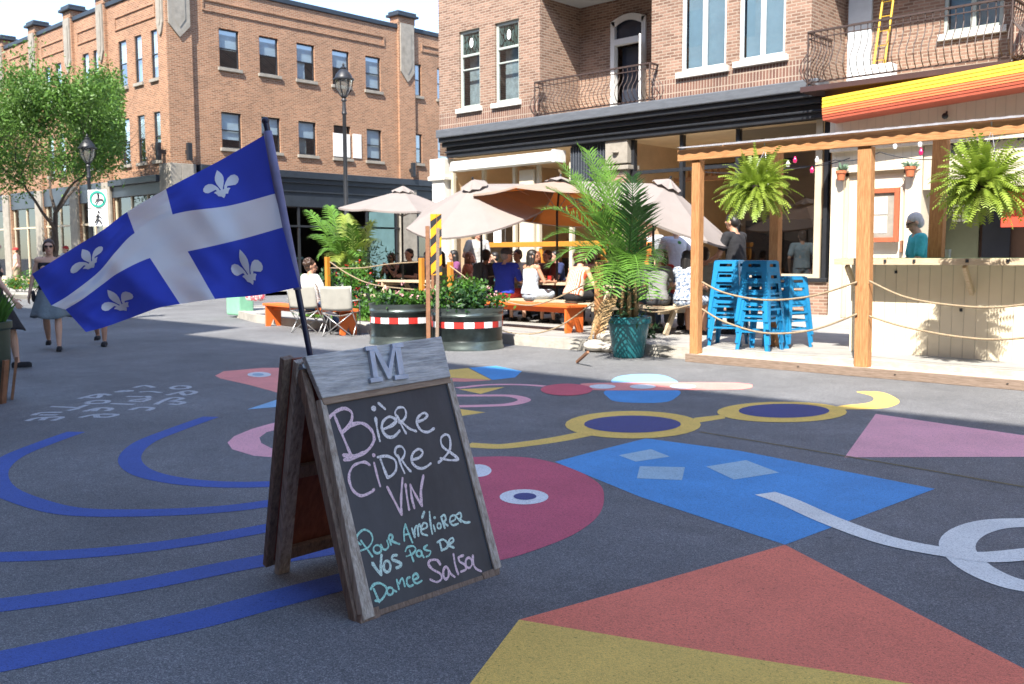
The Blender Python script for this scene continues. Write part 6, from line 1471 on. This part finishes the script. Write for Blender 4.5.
def torso(mb, up, k, wide, g_, off=0.0, lo=-.09, hi=.6, slim=1.0):
    rows = [r_ for r_ in TORSO if lo <= r_[0] <= hi]; n = 24; vs = []; fs = []
    for (u, a, b) in rows:
        for j in range(n):
            t = 2*math.pi*j/n; gw = (g_ if u > .1 else 1.0)*(slim if .1 < u < .3 else 1.0); c_ = math.cos(t); s_ = math.sin(t)
            sx = math.copysign(abs(c_)**.8, c_); sy = math.copysign(abs(s_)**.8, s_)
            vs.append(up(u, sy*(b+off), sx*(a*gw*k*wide+off)))
    for i in range(len(rows)-1):
        for j in range(n): fs.append((i*n+j, i*n+(j+1) % n, (i+1)*n+(j+1) % n, (i+1)*n+j))
    fs += [tuple(range(n-1, -1, -1)), tuple((len(rows)-1)*n+j for j in range(n))]
    mb.add(vs, fs)
def person(label, loc, yaw, pose='stand', h=1.7, skin='light', hair=('brown', 'short'), top=None, sleeve=.5, bottom=None, leg=1.0, shoes=None, lean=0.0, hands=None, headturn=0.0, headtilt=0.0, skirt=None, female=False, vox=.009, extra=None, seat=.46, dress=None, knees=None, legs=None, detail=True, wide=1.0):
    """figure built facing +Y in its own space, then turned by yaw. hands: [(left xyz),(right xyz)] targets of the wrists"""
    k = h/1.75; t = thing('person', label, 'person', loc, 'people on the street and terrace', rz=yaw)
    pel = V(0, 0, .95*k)
    if pose == 'sit': pel = V(0, 0, seat+.1)
    L_ = math.sin(lean); C_ = math.cos(lean)
    up = lambda u, f=0, s=0: pel+V(s, u*L_*k+f*C_*k, u*C_*k-f*L_*k)
    waist, chest, neck = up(.16), up(.36), up(.53); headc = up(.665, .02)+V(0, 0, .005)
    sw = (.165 if female else .19)*k*wide; hw = .09*k
    Lsh, Rsh = up(.47, 0, -sw), up(.47, 0, sw)
    Lh, Rh = pel+V(-hw, 0, -.02), pel+V(hw, 0, -.02)
    if pose == 'sit':
        Lk, Rk = knees or (pel+V(-.13, .42*k, -.02), pel+V(.13, .42*k, -.02))
        La, Ra = V(Lk.x*1.0, Lk.y-.02, .09), V(Rk.x*1.0, Rk.y+.03, .09)
        if legs: La, Ra = legs
    elif pose == 'walk':
        Lk, Rk = V(-.09, .2, .52*k), V(.09, -.06, .5*k); La, Ra = V(-.09, .24, .1), V(.09, -.32, .15)
    else: Lk, Rk = V(-.11, .02, .5*k), V(.11, .02, .5*k); La, Ra = V(-.12, 0, .085), V(.12, 0, .085)
    if hands is None: hands = [(-sw-.06, .06, pel.z-.02), (sw+.06, .06, pel.z-.02)]
    Lw, Rw = V(*hands[0]), V(*hands[1])
    def elbow(sh, w, sgn_):
        d = w-sh; L = d.length; a = .29*k; b = .26*k; L = min(L, a+b-.005); w2 = sh+d.normalized()*L; m_ = sh+(w2-sh)*(a*a-b*b+L*L)/(2*L*L); hh = math.sqrt(max(0, a*a-((a*a-b*b+L*L)/(2*L))**2))
        pole = V(sgn_*.5, -.5, -.8); pole = (pole-d.normalized()*pole.dot(d.normalized())).normalized(); return m_+pole*hh, w2
    Le, Lw = elbow(Lsh, Lw, -1); Re, Rw = elbow(Rsh, Rw, 1)
    S_ = MB(); g_ = .93 if female else 1.0
    rotL = Matrix.Rotation(-lean, 3, 'X')
    torso(S_, up, k, wide, g_, slim=.93 if female else 1.0); S_.ball(pel-V(0, 0, .03), .15*k*wide, .11*k*wide, .11*k)
    S_.capsule(Lsh, Rsh, .058*k, .058*k); S_.capsule(up(.44), neck+V(0, 0, .02), .07*k, .052*k); S_.capsule(neck-V(0, 0, .03), headc-V(0, 0, .04), .053*k, .05*k)
    if female: S_.ball(up(.34, .085, -.065), .07*k, .06*k, .065*k); S_.ball(up(.34, .085, .065), .07*k, .06*k, .065*k)
    for a, b, c in ((Lsh, Le, Lw), (Rsh, Re, Rw)): S_.capsule(a, b, .048*k*g_, .038*k*g_); S_.capsule(b, c, .038*k*g_, .024*k*g_)
    for a, b, c in ((Lh, Lk, La), (Rh, Rk, Ra)):
        S_.capsule(a, b, .085*k, .052*k); S_.capsule(b, b.lerp(c, .35), .05*k, .055*k); S_.capsule(b.lerp(c, .35), c, .055*k, .032*k)
    for w_, e_, sd in ((Lw, Le, -1), (Rw, Re, 1)): hand(S_, w_, (w_-e_), V(-sd*.9, .3, -.2), k, .5, sd)
    hr = Matrix.Rotation(headturn, 3, 'Z') @ Matrix.Rotation(headtilt, 3, 'X'); H_ = lambda x, y, z: headc+hr @ V(x*k, y*k, z*k)
    S_.ball(H_(0, -.005, .025), .076*k, .095*k, .098*k, rot=hr, n=18); S_.ball(H_(0, .025, -.05), .055*k, .062*k, .062*k, rot=hr); S_.ball(H_(0, .065, -.085), .026*k, .024*k, .022*k, rot=hr)
    S_.capsule(H_(0, .088, .022), H_(0, .106, -.018), .011*k, .016*k, 8); S_.ball(H_(-.079, -.005, -.002), .012*k, .02*k, .032*k, rot=hr); S_.ball(H_(.079, -.005, -.002), .012*k, .02*k, .032*k, rot=hr)
    S_.capsule(H_(-.045, .078, .042), H_(.045, .078, .042), .013*k, .013*k, 8); S_.ball(H_(0, .083, -.055), .022*k, .014*k, .014*k, rot=hr)
    fdir = lambda a, b: V(0, 1, 0)
    for c in (La, Ra): S_.capsule(V(c.x, c.y-.02, c.z-.045), V(c.x, c.y+.13*k, .035+max(0, c.z-.09)), .036*k, .03*k); 
    body = link_mesh('body', remesh(S_, vox, 2), SK[skin], t)
    # eyes and mouth
    if detail:
        w = MB()
        for sx in (-1, 1): w.ball(H_(sx*.032, .084, .02), .012*k, .007*k, .008*k, n=8)
        e_ = w.build('eyes', EYE); e_.parent = body
        w = MB(); w.capsule(H_(-.02, .096, -.052), H_(.02, .096, -.052), .006*k, .006*k, 6); e_ = w.build('mouth', LIP); e_.parent = body
    # hair
    if hair:
        w = MB(); st = hair[1]
        w.ball(H_(0, -.02, .05), .086*k, .1*k, .088*k, rot=hr, n=16); w.ball(H_(0, -.045, .0), .082*k, .075*k, .09*k, rot=hr)
        if st in ('long', 'mid', 'bun'):
            n_ = {'long': .3, 'mid': .16, 'bun': .0}[st]
            w.capsule(H_(-.05, -.045, -.02), H_(-.065, -.05, -.02-n_), .045*k, .035*k); w.capsule(H_(.05, -.045, -.02), H_(.065, -.05, -.02-n_), .045*k, .035*k); w.capsule(H_(0, -.07, 0), H_(0, -.085, -.03-n_), .06*k, .045*k)
            w.capsule(H_(-.07, .02, .04), H_(-.078, .0, -.05-n_*.5), .024*k, .02*k); w.capsule(H_(.07, .02, .04), H_(.078, .0, -.05-n_*.5), .024*k, .02*k)
        if st == 'bun': w.ball(H_(0, -.075, .11), .042*k)
        if st == 'curly':
            for i in range(22):
                a_ = random.uniform(0, 6.28); e2 = random.uniform(-.3, 1.3); w.ball(H_(.09*math.cos(a_)*math.cos(e2), -.03+.09*math.sin(a_)*math.cos(e2)*(1 if math.sin(a_) < 0 else .6), .05+.09*math.sin(e2)), .035*k, n=8)
        if st == 'pony': w.capsule(H_(0, -.1, .06), H_(0, -.15, -.08), .03*k, .02*k)
        ho = link_mesh('hair', remesh(w, .009, 2), HAIR[hair[0]], t)
    def garment(nm, mbx, m_, v_=.011, it=4): return link_mesh(nm, remesh(mbx, v_, it), m_, t)
    o_ = .014
    if top is not None:
        w = MB(); torso(w, up, k, wide, g_, off=o_+.006, lo=-.03, hi=.5 if sleeve > 0 else .45, slim=.97 if female else 1.04)
        if sleeve > 0: w.capsule(Lsh, Rsh, .058*k+o_, .058*k+o_); w.capsule(up(.43), up(.485), .085*k, .07*k)
        else:
            w.capsule(up(.36, .02, -.1*k), up(.5, 0, -.1*k), .04*k+o_, .02*k+o_); w.capsule(up(.36, .02, .1*k), up(.5, 0, .1*k), .04*k+o_, .02*k+o_)
        if female: w.ball(up(.33, .075, -.06), .068*k+o_, .055*k+o_, .07*k+o_); w.ball(up(.33, .075, .06), .068*k+o_, .055*k+o_, .07*k+o_)
        if sleeve > 0:
            for a, b, c in ((Lsh, Le, Lw), (Rsh, Re, Rw)):
                if sleeve <= 1: w.capsule(a, a.lerp(b, sleeve), .056*k+o_, (.05)*k+o_)
                else: w.capsule(a, b, .056*k+o_, .045*k+o_); w.capsule(b, b.lerp(c, sleeve-1), .045*k+o_, .032*k+o_)
        garment('top', w, top)
    if bottom is not None:
        w = MB(); w.ball(pel-V(0, 0, .01), .16*k*wide+.01, .115*k*wide+.01, .125*k)
        for a, b, c in ((Lh, Lk, La), (Rh, Rk, Ra)):
            if leg <= .5: w.capsule(a, a.lerp(b, leg*2), .088*k+o_, (.088-.03*leg)*k+o_)
            else: w.capsule(a, b, .088*k+o_, .06*k+o_); w.capsule(b, b.lerp(c, (leg-.5)*1.9), .06*k+o_, .048*k+o_)
        garment('trousers' if leg > .5 else 'shorts', w, bottom)
    if skirt:
        m_, zl_, fl_ = skirt; w = MB(); n_ = 48; rows = []
        for i in range(12):
            f_ = i/11; z = pel.z+.06-(pel.z+.06-zl_)*f_; r_ = .15*k+(fl_-.15*k)*f_**.8
            rows.append([(r_*math.cos(a)*1.05*(1+.07*f_*math.sin(a*7))+.0, r_*math.sin(a)*(.8+.2*f_)*(1+.07*f_*math.sin(a*7))+(.03*f_), z+.02*f_*math.sin(a*3)) for a in [2*math.pi*j/n_ for j in range(n_)]])
        w.v = [q for r_ in rows for q in r_]
        for i in range(11):
            for j in range(n_): w.f.append([i*n_+j, i*n_+(j+1) % n_, (i+1)*n_+(j+1) % n_, (i+1)*n_+j]); w.m.append(0)
        so = w.build('skirt', m_, None, smooth='all'); so.parent = t; md = so.modifiers.new('s', 'SOLIDIFY'); md.thickness = .006
    w = MB()
    for c in (La, Ra):
        dz = max(0, c.z-.09); w.capsule(V(c.x, c.y-.03, .038+dz), V(c.x, c.y+.14*k, .034+dz), .042*k, .038*k); w.box(c.x-.038, c.y-.065, .0+dz, c.x+.038, c.y+.175*k, .02+dz)
        if shoes and shoes[1] == 'boot': w.capsule(c, V(c.x, c.y-.01, c.z-.03), .042, .042)
    sm = shoes[0] if shoes else cloth_('black', (.015, .015, .017))
    link_mesh('shoes', remesh(w, .01, 2), sm, t)
    if extra: extra(t, dict(H=H_, hr=hr, k=k, up=up, pel=pel, Lw=Lw, Rw=Rw, headc=headc))
    return t
def pt(mb, name, m, t, **k): o = mb.build(name, m, None, **k); o.parent = t; return o
def sunglasses(t, c):
    w = MB(); H = c['H']
    for sx in (-1, 1): w.ball(H(sx*.034, .092, .02), .026*c['k'], .008, .019*c['k'], n=10); w.bar(H(sx*.06, .085, .025), H(sx*.08, -.01, .02), .005, .008)
    w.bar(H(-.03, .098, .025), H(.03, .098, .025), .005, .008); pt(w, 'sunglasses', EYE, t)
def cap(col, back=False):
    def f(t, c):
        w = MB(); H = c['H']; k = c['k']; w.ball(H(0, -.015, .055), .094*k, .11*k, .085*k, rot=c['hr'], n=18); s_ = -1 if back else 1
        w2 = MB(); w.ball(H(0, s_*.1, .06), .07*k, .07*k, .012*k, rot=c['hr'], n=14); pt(w, 'cap', col, t, smooth=True)
    return f
yawto = lambda dx, dy: math.atan2(-dx, dy)  # turns +Y to (dx,dy)
AWAY = math.radians(43.2)  # facing along the view
def at_(px, y): p = PY(px, 250, y); return p.x, p.y
B_ = cloth_('black', (.014, .014, .017)); W_ = cloth_('white', (.7, .7, .68)); G_ = cloth_('grey', (.2, .2, .2)); DG = cloth_('charcoal', (.05, .052, .058)); BL = cloth_('royal_blue', (.02, .045, .4)); LBL = cloth_('pale_blue', (.5, .58, .68)); DEN = cloth_('denim', (.06, .11, .2)); TEAL = cloth_('turquoise', (.05, .45, .5)); PK = cloth_('pink', (.6, .25, .28)); RD = cloth_('red', (.4, .03, .03)); OR = cloth_('orange', (.6, .18, .04)); KH = cloth_('khaki', (.3, .25, .17)); GRN = cloth_('sage', (.2, .25, .18)); SKG = cloth_('slate_skirt', (.13, .17, .19))
def striped(name, a, b, sc, axis='X'):
    m, n, b_ = nt(name); co = posn(n); wv = N(n, 'ShaderNodeTexWave', Scale=sc, Distortion=.4); wv.bands_direction = axis; n.links.new(co, wv.inputs['Vector'])
    r = N(n, 'ShaderNodeValToRGB'); e = r.color_ramp.elements; e[0].color = c4(a); e[1].color = c4(b); e[0].position = .45; e[1].position = .55; n.links.new(wv.outputs[0], r.inputs[0]); n.links.new(r.outputs[0], b_.inputs['Base Color']); b_.inputs['Roughness'].default_value = .9; return m
STR = striped('striped_top', (.6, .1, .04), (.7, .6, .5), 9); STW = striped('white_striped', (.65, .65, .63), (.3, .32, .34), 14, 'Z'); FLO = mat('floral_dress', (.5, .55, .6), .9, col2=(.1, .14, .22), scale=26, fac=(.48, .54)); PLD = mat('pink_check', (.7, .35, .4), .9, col2=(.75, .7, .7), scale=30, fac=(.45, .55))
table_h = lambda x, f=.42: [(-x, f, .72), (x, f, .72)]
random.seed(17)
# --- walkers at the left
def bagx(t, c):
    w = MB(); w.tube(spline([V(-.16, -.02, 1.38), V(.02, .12, 1.15), V(.2, .1, .9)], 8), .008, 6); w.ball(V(.24, .02, .82), .03, .1, .09); pt(w, 'shoulder_bag', B_, t, smooth=True); sunglasses(t, c)
p = PZ(54, 350); person('woman in black tank top, sunglasses and grey flared skirt walking across the road', (p.x, p.y, 0), R(43.2+180+22), 'walk', 1.66, 'light', ('brown', 'bun'), B_, 0, DG, .2, (B_, 'flat'), skirt=(SKG, .5, .27), female=True, vox=.0075, extra=bagx, hands=[(-.26, .1, .86), (.3, .0, .82)])
p = PZ(101, 345); person('person mostly hidden behind the flag, only bare calves and dark sandals showing', (p.x, p.y, 0), R(43.2+180+15), 'walk', 1.72, 'tan', ('black', 'bun'), DG, .5, KH, .35, (B_, 'flat'), extra=sunglasses)
p = PZ(-1, 371); person('person in loose black dress at the left edge, arm swinging forward', (p.x-.1, p.y, 0), R(43.2-60), 'walk', 1.66, 'light', ('brown', 'mid'), B_, .6, B_, .3, (B_, 'flat'), skirt=(B_, .5, .32), hands=[(-.3, .1, .9), (.3, .22, .88)], female=True, vox=.0075, wide=1.12)
p = PZ(129, 318); person('person in pink shoes far behind the flag near the bright road', (p.x, p.y, 0), R(43.2+160), 'walk', 1.3, 'light', ('brown', 'short'), PK, .5, DEN, .4, (cloth_('hot_pink', (.6, .06, .1)), 'flat'), detail=False)
x, y = at_(16, 13.8); person('person in red cap and pale clothes standing by the far left flower bed', (x, y, SWZ), R(150), 'stand', 1.62, 'light', ('brown', 'short'), cloth_('blush', (.6, .4, .36)), .5, KH, .4, extra=cap(RD), detail=False)
x, y = at_(66, 13.2); person('person in red cap with raised arms behind the woman in sunglasses', (x, y, SWZ), R(200), 'stand', 1.62, 'light', ('brown', 'short'), W_, .5, DG, 1, extra=cap(RD), hands=[(-.12, .35, 1.25), (.14, .35, 1.3)], detail=False)
x, y = at_(80, 13.6); person('person in red headscarf standing between the tree and the street sign', (x, y, SWZ), R(215), 'stand', 1.66, 'tan', ('black', 'short'), B_, .5, DEN, 1, extra=cap(RD), detail=False)
# --- camp chair man
p = c2; person('man in white t-shirt sitting on a camp chair, seen from behind', (c2.x-.05, c2.y+.22, 0), R(-2), 'sit', 1.78, 'tan', ('brown', 'curly'), W_, .55, DEN, .9, seat=.42, hands=[(-.28, .3, .66), (.3, .35, .68)], headturn=R(-30))
# --- left table
TY = 12.95
x, y = at_(393, 13.55); person('woman in black sleeveless top with hands clasped at her chin', (x, y, SWZ), R(200), 'sit', 1.64, 'red', ('brown', 'bun'), B_, 0, B_, 1, lean=.12, female=True, hands=[(-.05, .34, 1.0), (.05, .34, 1.0)], extra=sunglasses)
x, y = at_(411, 13.7); person('man in black t-shirt beside the woman with clasped hands', (x, y, SWZ), R(190), 'sit', 1.84, 'red', ('black', 'short'), B_, .6, DG, 1, lean=.08, hands=[(-.12, .4, .8), (.12, .4, .8)])
x, y = at_(443, 12.9); person('dark haired person in sage tank top facing left behind the striped board', (x, y, SWZ), R(95), 'sit', 1.7, 'tan', ('black', 'mid'), GRN, 0, DEN, 1, lean=.1, female=True)
x, y = at_(466, 14.1); person('woman with long auburn hair and rust top seated left of the backpack', (x, y, SWZ), R(-60), 'sit', 1.66, 'red', ('red', 'long'), cloth_('rust', (.35, .1, .06)), .5, DEN, 1, lean=.1, female=True, hands=table_h(.12))
def backpack(t, c):
    w = MB(); up = c['up']; w.ball(up(.3, -.2), .16, .1, .24, n=18); o = link_mesh('backpack', remesh(w, .014, 2), DG, t)
    w = MB()
    for s_ in (-1, 1): w.tube(spline([up(.5, -.12, s_*.09), up(.52, .02, s_*.11), up(.4, .13, s_*.11), up(.15, .08, s_*.14)], 6), .018, 6)
    pt(w, 'strap', G_, t, smooth=True)
x, y = at_(484, 12.85); person('man wearing a large charcoal backpack, sitting with his back to the street', (x, y, SWZ), R(20), 'sit', 1.76, 'tan', ('black', 'short'), DG, .6, B_, 1, lean=.12, extra=backpack, hands=table_h(.15))
# --- middle table, backs to the street
x, y = at_(504, 12.72); person('man in royal blue shirt and grey cap seated behind the orange bench', (x, y, SWZ), R(8), 'sit', 1.8, 'light', ('grey', 'short'), BL, .8, RD, .5, lean=.1, hands=[(-.12, .4, .78), (.2, .38, .74)], extra=cap(DG), headturn=R(-25), wide=1.1)
x, y = at_(530, 12.68); person('woman in pale blue white sleeveless dress with black hair, back to the street', (x, y, SWZ), R(-8), 'sit', 1.72, 'tan', ('black', 'mid'), LBL, 0, LBL, .45, lean=.08, female=True, hands=[(-.1, .38, .76), (.22, .36, .76)], headturn=R(-40))
x, y = at_(573, 12.6); person('woman in orange striped top and black trousers leaning over the table', (x, y, SWZ), R(0), 'sit', 1.72, 'light', ('brown', 'bun'), STR, 0, B_, 1, lean=.38, female=True, hands=[(-.2, .42, .76), (.22, .44, .78)], wide=1.08)
x, y = at_(519, 14.25); person('person in white t-shirt facing the street between the blue shirt and pale dress', (x, y, SWZ), R(180), 'sit', 1.76, 'tan', ('brown', 'short'), W_, .6, DEN, 1, lean=.05, hands=table_h(.14))
x, y = at_(584, 14.2); person('person with curly grey hair and white striped top left of the palm', (x, y, SWZ), R(150), 'sit', 1.76, 'light', ('grey', 'curly'), STW, .8, DEN, 1, lean=.15, hands=table_h(.14))
x, y = at_(550, 14.3); person('person in maroon shirt on the far side of the middle table', (x, y, SWZ), R(175), 'sit', 1.72, 'red', ('brown', 'short'), cloth_('maroon', (.16, .04, .04)), .6, DG, 1, lean=.1, hands=table_h(.13))
x, y = at_(477, 14.6); person('standing waiter in pale grey t-shirt and dark apron under the tilted parasol', (x, y, SWZ), R(250), 'stand', 1.86, 'red', ('brown', 'short'), cloth_('ash', (.42, .42, .4)), .6, B_, 1, hands=[(-.15, .3, 1.1), (.3, .3, 1.15)], lean=.05)
# --- right table
x, y = at_(658, 12.25); person('woman in grey t-shirt and pink headscarf sitting with her back to the street', (x, y, SWZ), R(30), 'sit', 1.66, 'light', None, G_, .6, DG, .9, lean=.1, female=True, hands=table_h(.15), extra=lambda t, c: (lambda w: (w.ball(c['H'](0, -.015, .045), .092, .108, .1, n=18), w.ball(c['H'](0, -.11, .0), .035, .03, .04), pt(w, 'headscarf', PLD, t, smooth=True)))(MB()))
x, y = at_(685, 12.3); person('woman with black hair in blue floral dress on the right picnic bench', (x, y, SWZ), R(5), 'sit', 1.64, 'tan', ('black', 'mid'), FLO, .3, FLO, .5, lean=.1, female=True, hands=table_h(.15))
x, y = at_(666, 13.75); person('person with long dark brown hair and red top beyond the pink headscarf', (x, y, SWZ), R(170), 'sit', 1.7, 'tan', ('brown', 'long'), RD, .5, DEN, 1, lean=.1, female=True, hands=table_h(.12))
def graphic(t, c):
    w = MB(); up = c['up']; w.ball(up(.36, -.105), .09, .016, .06); w.ball(up(.42, -.108, .05), .04, .012, .04); pt(w, 'green_print', cloth_('print_green', (.05, .25, .06)), t, smooth=True)
x, y = at_(676, 14.3); person('man standing in white t-shirt with a green print on the back', (x, y, SWZ), R(35), 'stand', 1.84, 'light', ('brown', 'short'), cloth_('ice', (.6, .64, .72)), .6, DEN, 1, extra=graphic, hands=[(-.2, .3, 1.2), (.26, .2, 1.1)])
x, y = at_(641, 14.6); person('person standing in orange top right behind the palm fronds', (x, y, SWZ), R(200), 'stand', 1.74, 'light', ('red', 'mid'), OR, .6, DG, 1, female=True)
x, y = at_(651, 15.0); person('tall dark haired person in grey shirt with a red badge behind the palm', (x, y, SWZ), R(185), 'stand', 1.9, 'dark', ('black', 'curly'), cloth_('mist', (.35, .36, .38)), .6, B_, 1)
x, y = at_(707, 13.3); person('person in sage grey t-shirt and shorts sitting right of the first cedar post', (x, y, SWZ), R(60), 'sit', 1.78, 'red', ('brown', 'short'), cloth_('stone_grey', (.3, .32, .29)), .6, G_, .45, lean=.15, hands=[(-.15, .38, .7), (.2, .36, .68)])
x, y = at_(737, 13.2); person('man in black t-shirt standing behind the blue stools, looking down', (x, y, SWZ), R(85), 'stand', 1.88, 'tan', ('black', 'short'), B_, .6, B_, 1, hands=[(-.25, .38, 1.12), (.2, .4, 1.1)], headtilt=R(-25), lean=.1)
x, y = at_(802, 19.4); person('figure in grey work clothes standing inside behind the shop window', (x, y, SWZ), R(40), 'stand', 1.75, 'tan', ('brown', 'short'), cloth_('workwear', (.25, .3, .32)), .7, cloth_('workwear', (.25, .3, .32)), 1, detail=False)
x, y = at_(922, 12.75); person('person with silver hair in turquoise t-shirt working behind the bar counter', (x, y, SWZ), R(125), 'stand', 1.78, 'light', ('silver', 'short'), TEAL, .7, DG, 1, lean=.12, headtilt=R(-22), hands=[(-.15, .36, 1.14), (.18, .34, 1.14)], extra=sunglasses)

crowd = [(497, 15.3, 'sit', 170, 'black', 'short', 'teal_shirt', (.04, .2, .22), 'seated person in dark teal shirt just right of the waiter'), (539, 15.2, 'sit', 190, 'red', 'long', 'cream', (.6, .55, .45), 'seated person in cream top with auburn hair beyond the pale dress'),
 (560, 15.6, 'sit', 160, 'black', 'short', 'navy', (.02, .03, .09), 'seated person in navy shirt under the orange lined parasol'), (594, 15.4, 'sit', 200, 'brown', 'mid', 'rose_top', (.5, .12, .15), 'seated person in rose top half hidden by palm fronds'),
 (610, 13.2, 'sit', 20, 'black', 'short', 'dark_tee', (.04, .04, .05), 'seated person in dark t-shirt behind the palm pot fronds'), (626, 14.0, 'sit', 175, 'brown', 'mid', 'lilac', (.4, .33, .5), 'seated person in lilac top behind the potted palm'),
 (640, 12.9, 'sit', 10, 'brown', 'short', 'white_tee', (.65, .65, .63), 'seated person in white t-shirt right beside the palm stems'), (695, 13.9, 'sit', 200, 'black', 'mid', 'mustard_top', (.5, .3, .05), 'seated person in mustard top left of the first cedar post'),
 (430, 14.6, 'sit', 200, 'brown', 'short', 'denim_shirt', (.12, .2, .32), 'seated person in denim shirt behind the wooden stakes'), (456, 15.4, 'sit', 160, 'black', 'mid', 'plum', (.18, .05, .14), 'seated person in plum top behind the auburn haired woman')]
for i, (px_, y, po, yw, hc, hs, cn_, cc_, lb) in enumerate(crowd):
    x, y = at_(px_, y); person(lb, (x, y, SWZ), R(yw), po, 1.66+.03*(i % 5), ('light', 'tan', 'red', 'dark')[i % 4], (hc, hs), cloth_(cn_, cc_), .6, (DEN, DG, B_)[i % 3], 1, lean=.08+.04*(i % 3), female=i % 2 == 1, hands=table_h(.13), headturn=R((-30, 20, 0, 35, -15)[i % 5]), vox=.011)
for i, (cx_, cy_) in enumerate(((PY(548, 250, 15.6).x, 16.1), (PY(445, 250, 15.2).x, 15.5))):
    picnic(cx_, cy_, 0, 2.2, ('rear pale picnic table under the orange lined parasol', 'rear pale picnic table behind the hazard board')[i])
# ================================================================ SHADE BUILDING, LIGHT, CAMERA
opp = thing('brick_building', 'brick row across the street behind the viewer that shades the road', 'building', (0, -12, 0))
w = MB(); w.box(-60, -18, 0, -9.6, -5.6, 18.3); w.box(-9.6, -18, 0, 60, -6.0, 17.0); w.build('wall', M['brickL'], opp)
w = MB()
for x in range(-58, 58, 3):
    for z in (5, 8.5, 12): w.box(x, -5.6 if x < -10 else -6.0, z, x+1.2, (-5.55 if x < -10 else -5.95), z+1.8)
w.build('window', M['screen'], opp)
random.seed(2)
world = bpy.data.worlds.new('World'); scene.world = world; world.use_nodes = True
wn = world.node_tree; bg = wn.nodes['Background']; sky = wn.nodes.new('ShaderNodeTexSky'); sky.sky_type = 'NISHITA'; sky.sun_disc = False
L = Vector((-.45, 1.0, -1.18)).normalized()   # direction the sunlight travels
el = math.asin(-L.z); az = math.atan2(-L.x, -L.y)
sky.sun_elevation = el; sky.sun_rotation = az; sky.altitude = 50; sky.air_density = .75; sky.dust_density = .4; sky.ozone_density = 2.0
wn.links.new(sky.outputs[0], bg.inputs[0]); bg.inputs[1].default_value = SKY
sd_ = bpy.data.lights.new('sun', 'SUN'); sd_.energy = SUN; sd_.angle = R(.5); sd_.color = (1, .98, .95)
so = bpy.data.objects.new('sun', sd_); COL.objects.link(so); so.rotation_euler = L.to_track_quat('-Z', 'Y').to_euler(); so.location = (20, -40, 60)
cam = bpy.data.cameras.new('camera'); co = bpy.data.objects.new('camera', cam); COL.objects.link(co)
cam.sensor_width = 36; cam.lens = F/1024*36; cam.clip_end = 3000; cam.clip_start = .05
mw = Matrix((( cr.x, cu.x, -cf.x, 0), (cr.y, cu.y, -cf.y, 0), (cr.z, cu.z, -cf.z, CH), (0, 0, 0, 1))); co.matrix_world = mw
cam.dof.use_dof = True; cam.dof.focus_distance = 3.9; cam.dof.aperture_fstop = 8.0
scene.camera = co
vs_ = scene.view_settings; scene.display_settings.display_device = 'sRGB'; vs_.view_transform = 'Standard'; vs_.look = 'None'; vs_.gamma = 1; vs_.exposure = EXPO; vs_.use_curve_mapping = False
vs_.use_white_balance = True; vs_.white_balance_temperature = 7000; vs_.white_balance_tint = 10
scene.render.engine = 'CYCLES'; scene.cycles.max_bounces = 8; scene.cycles.transparent_max_bounces = 12; scene.cycles.use_denoising = True
scene.cycles.sample_clamp_indirect = 8
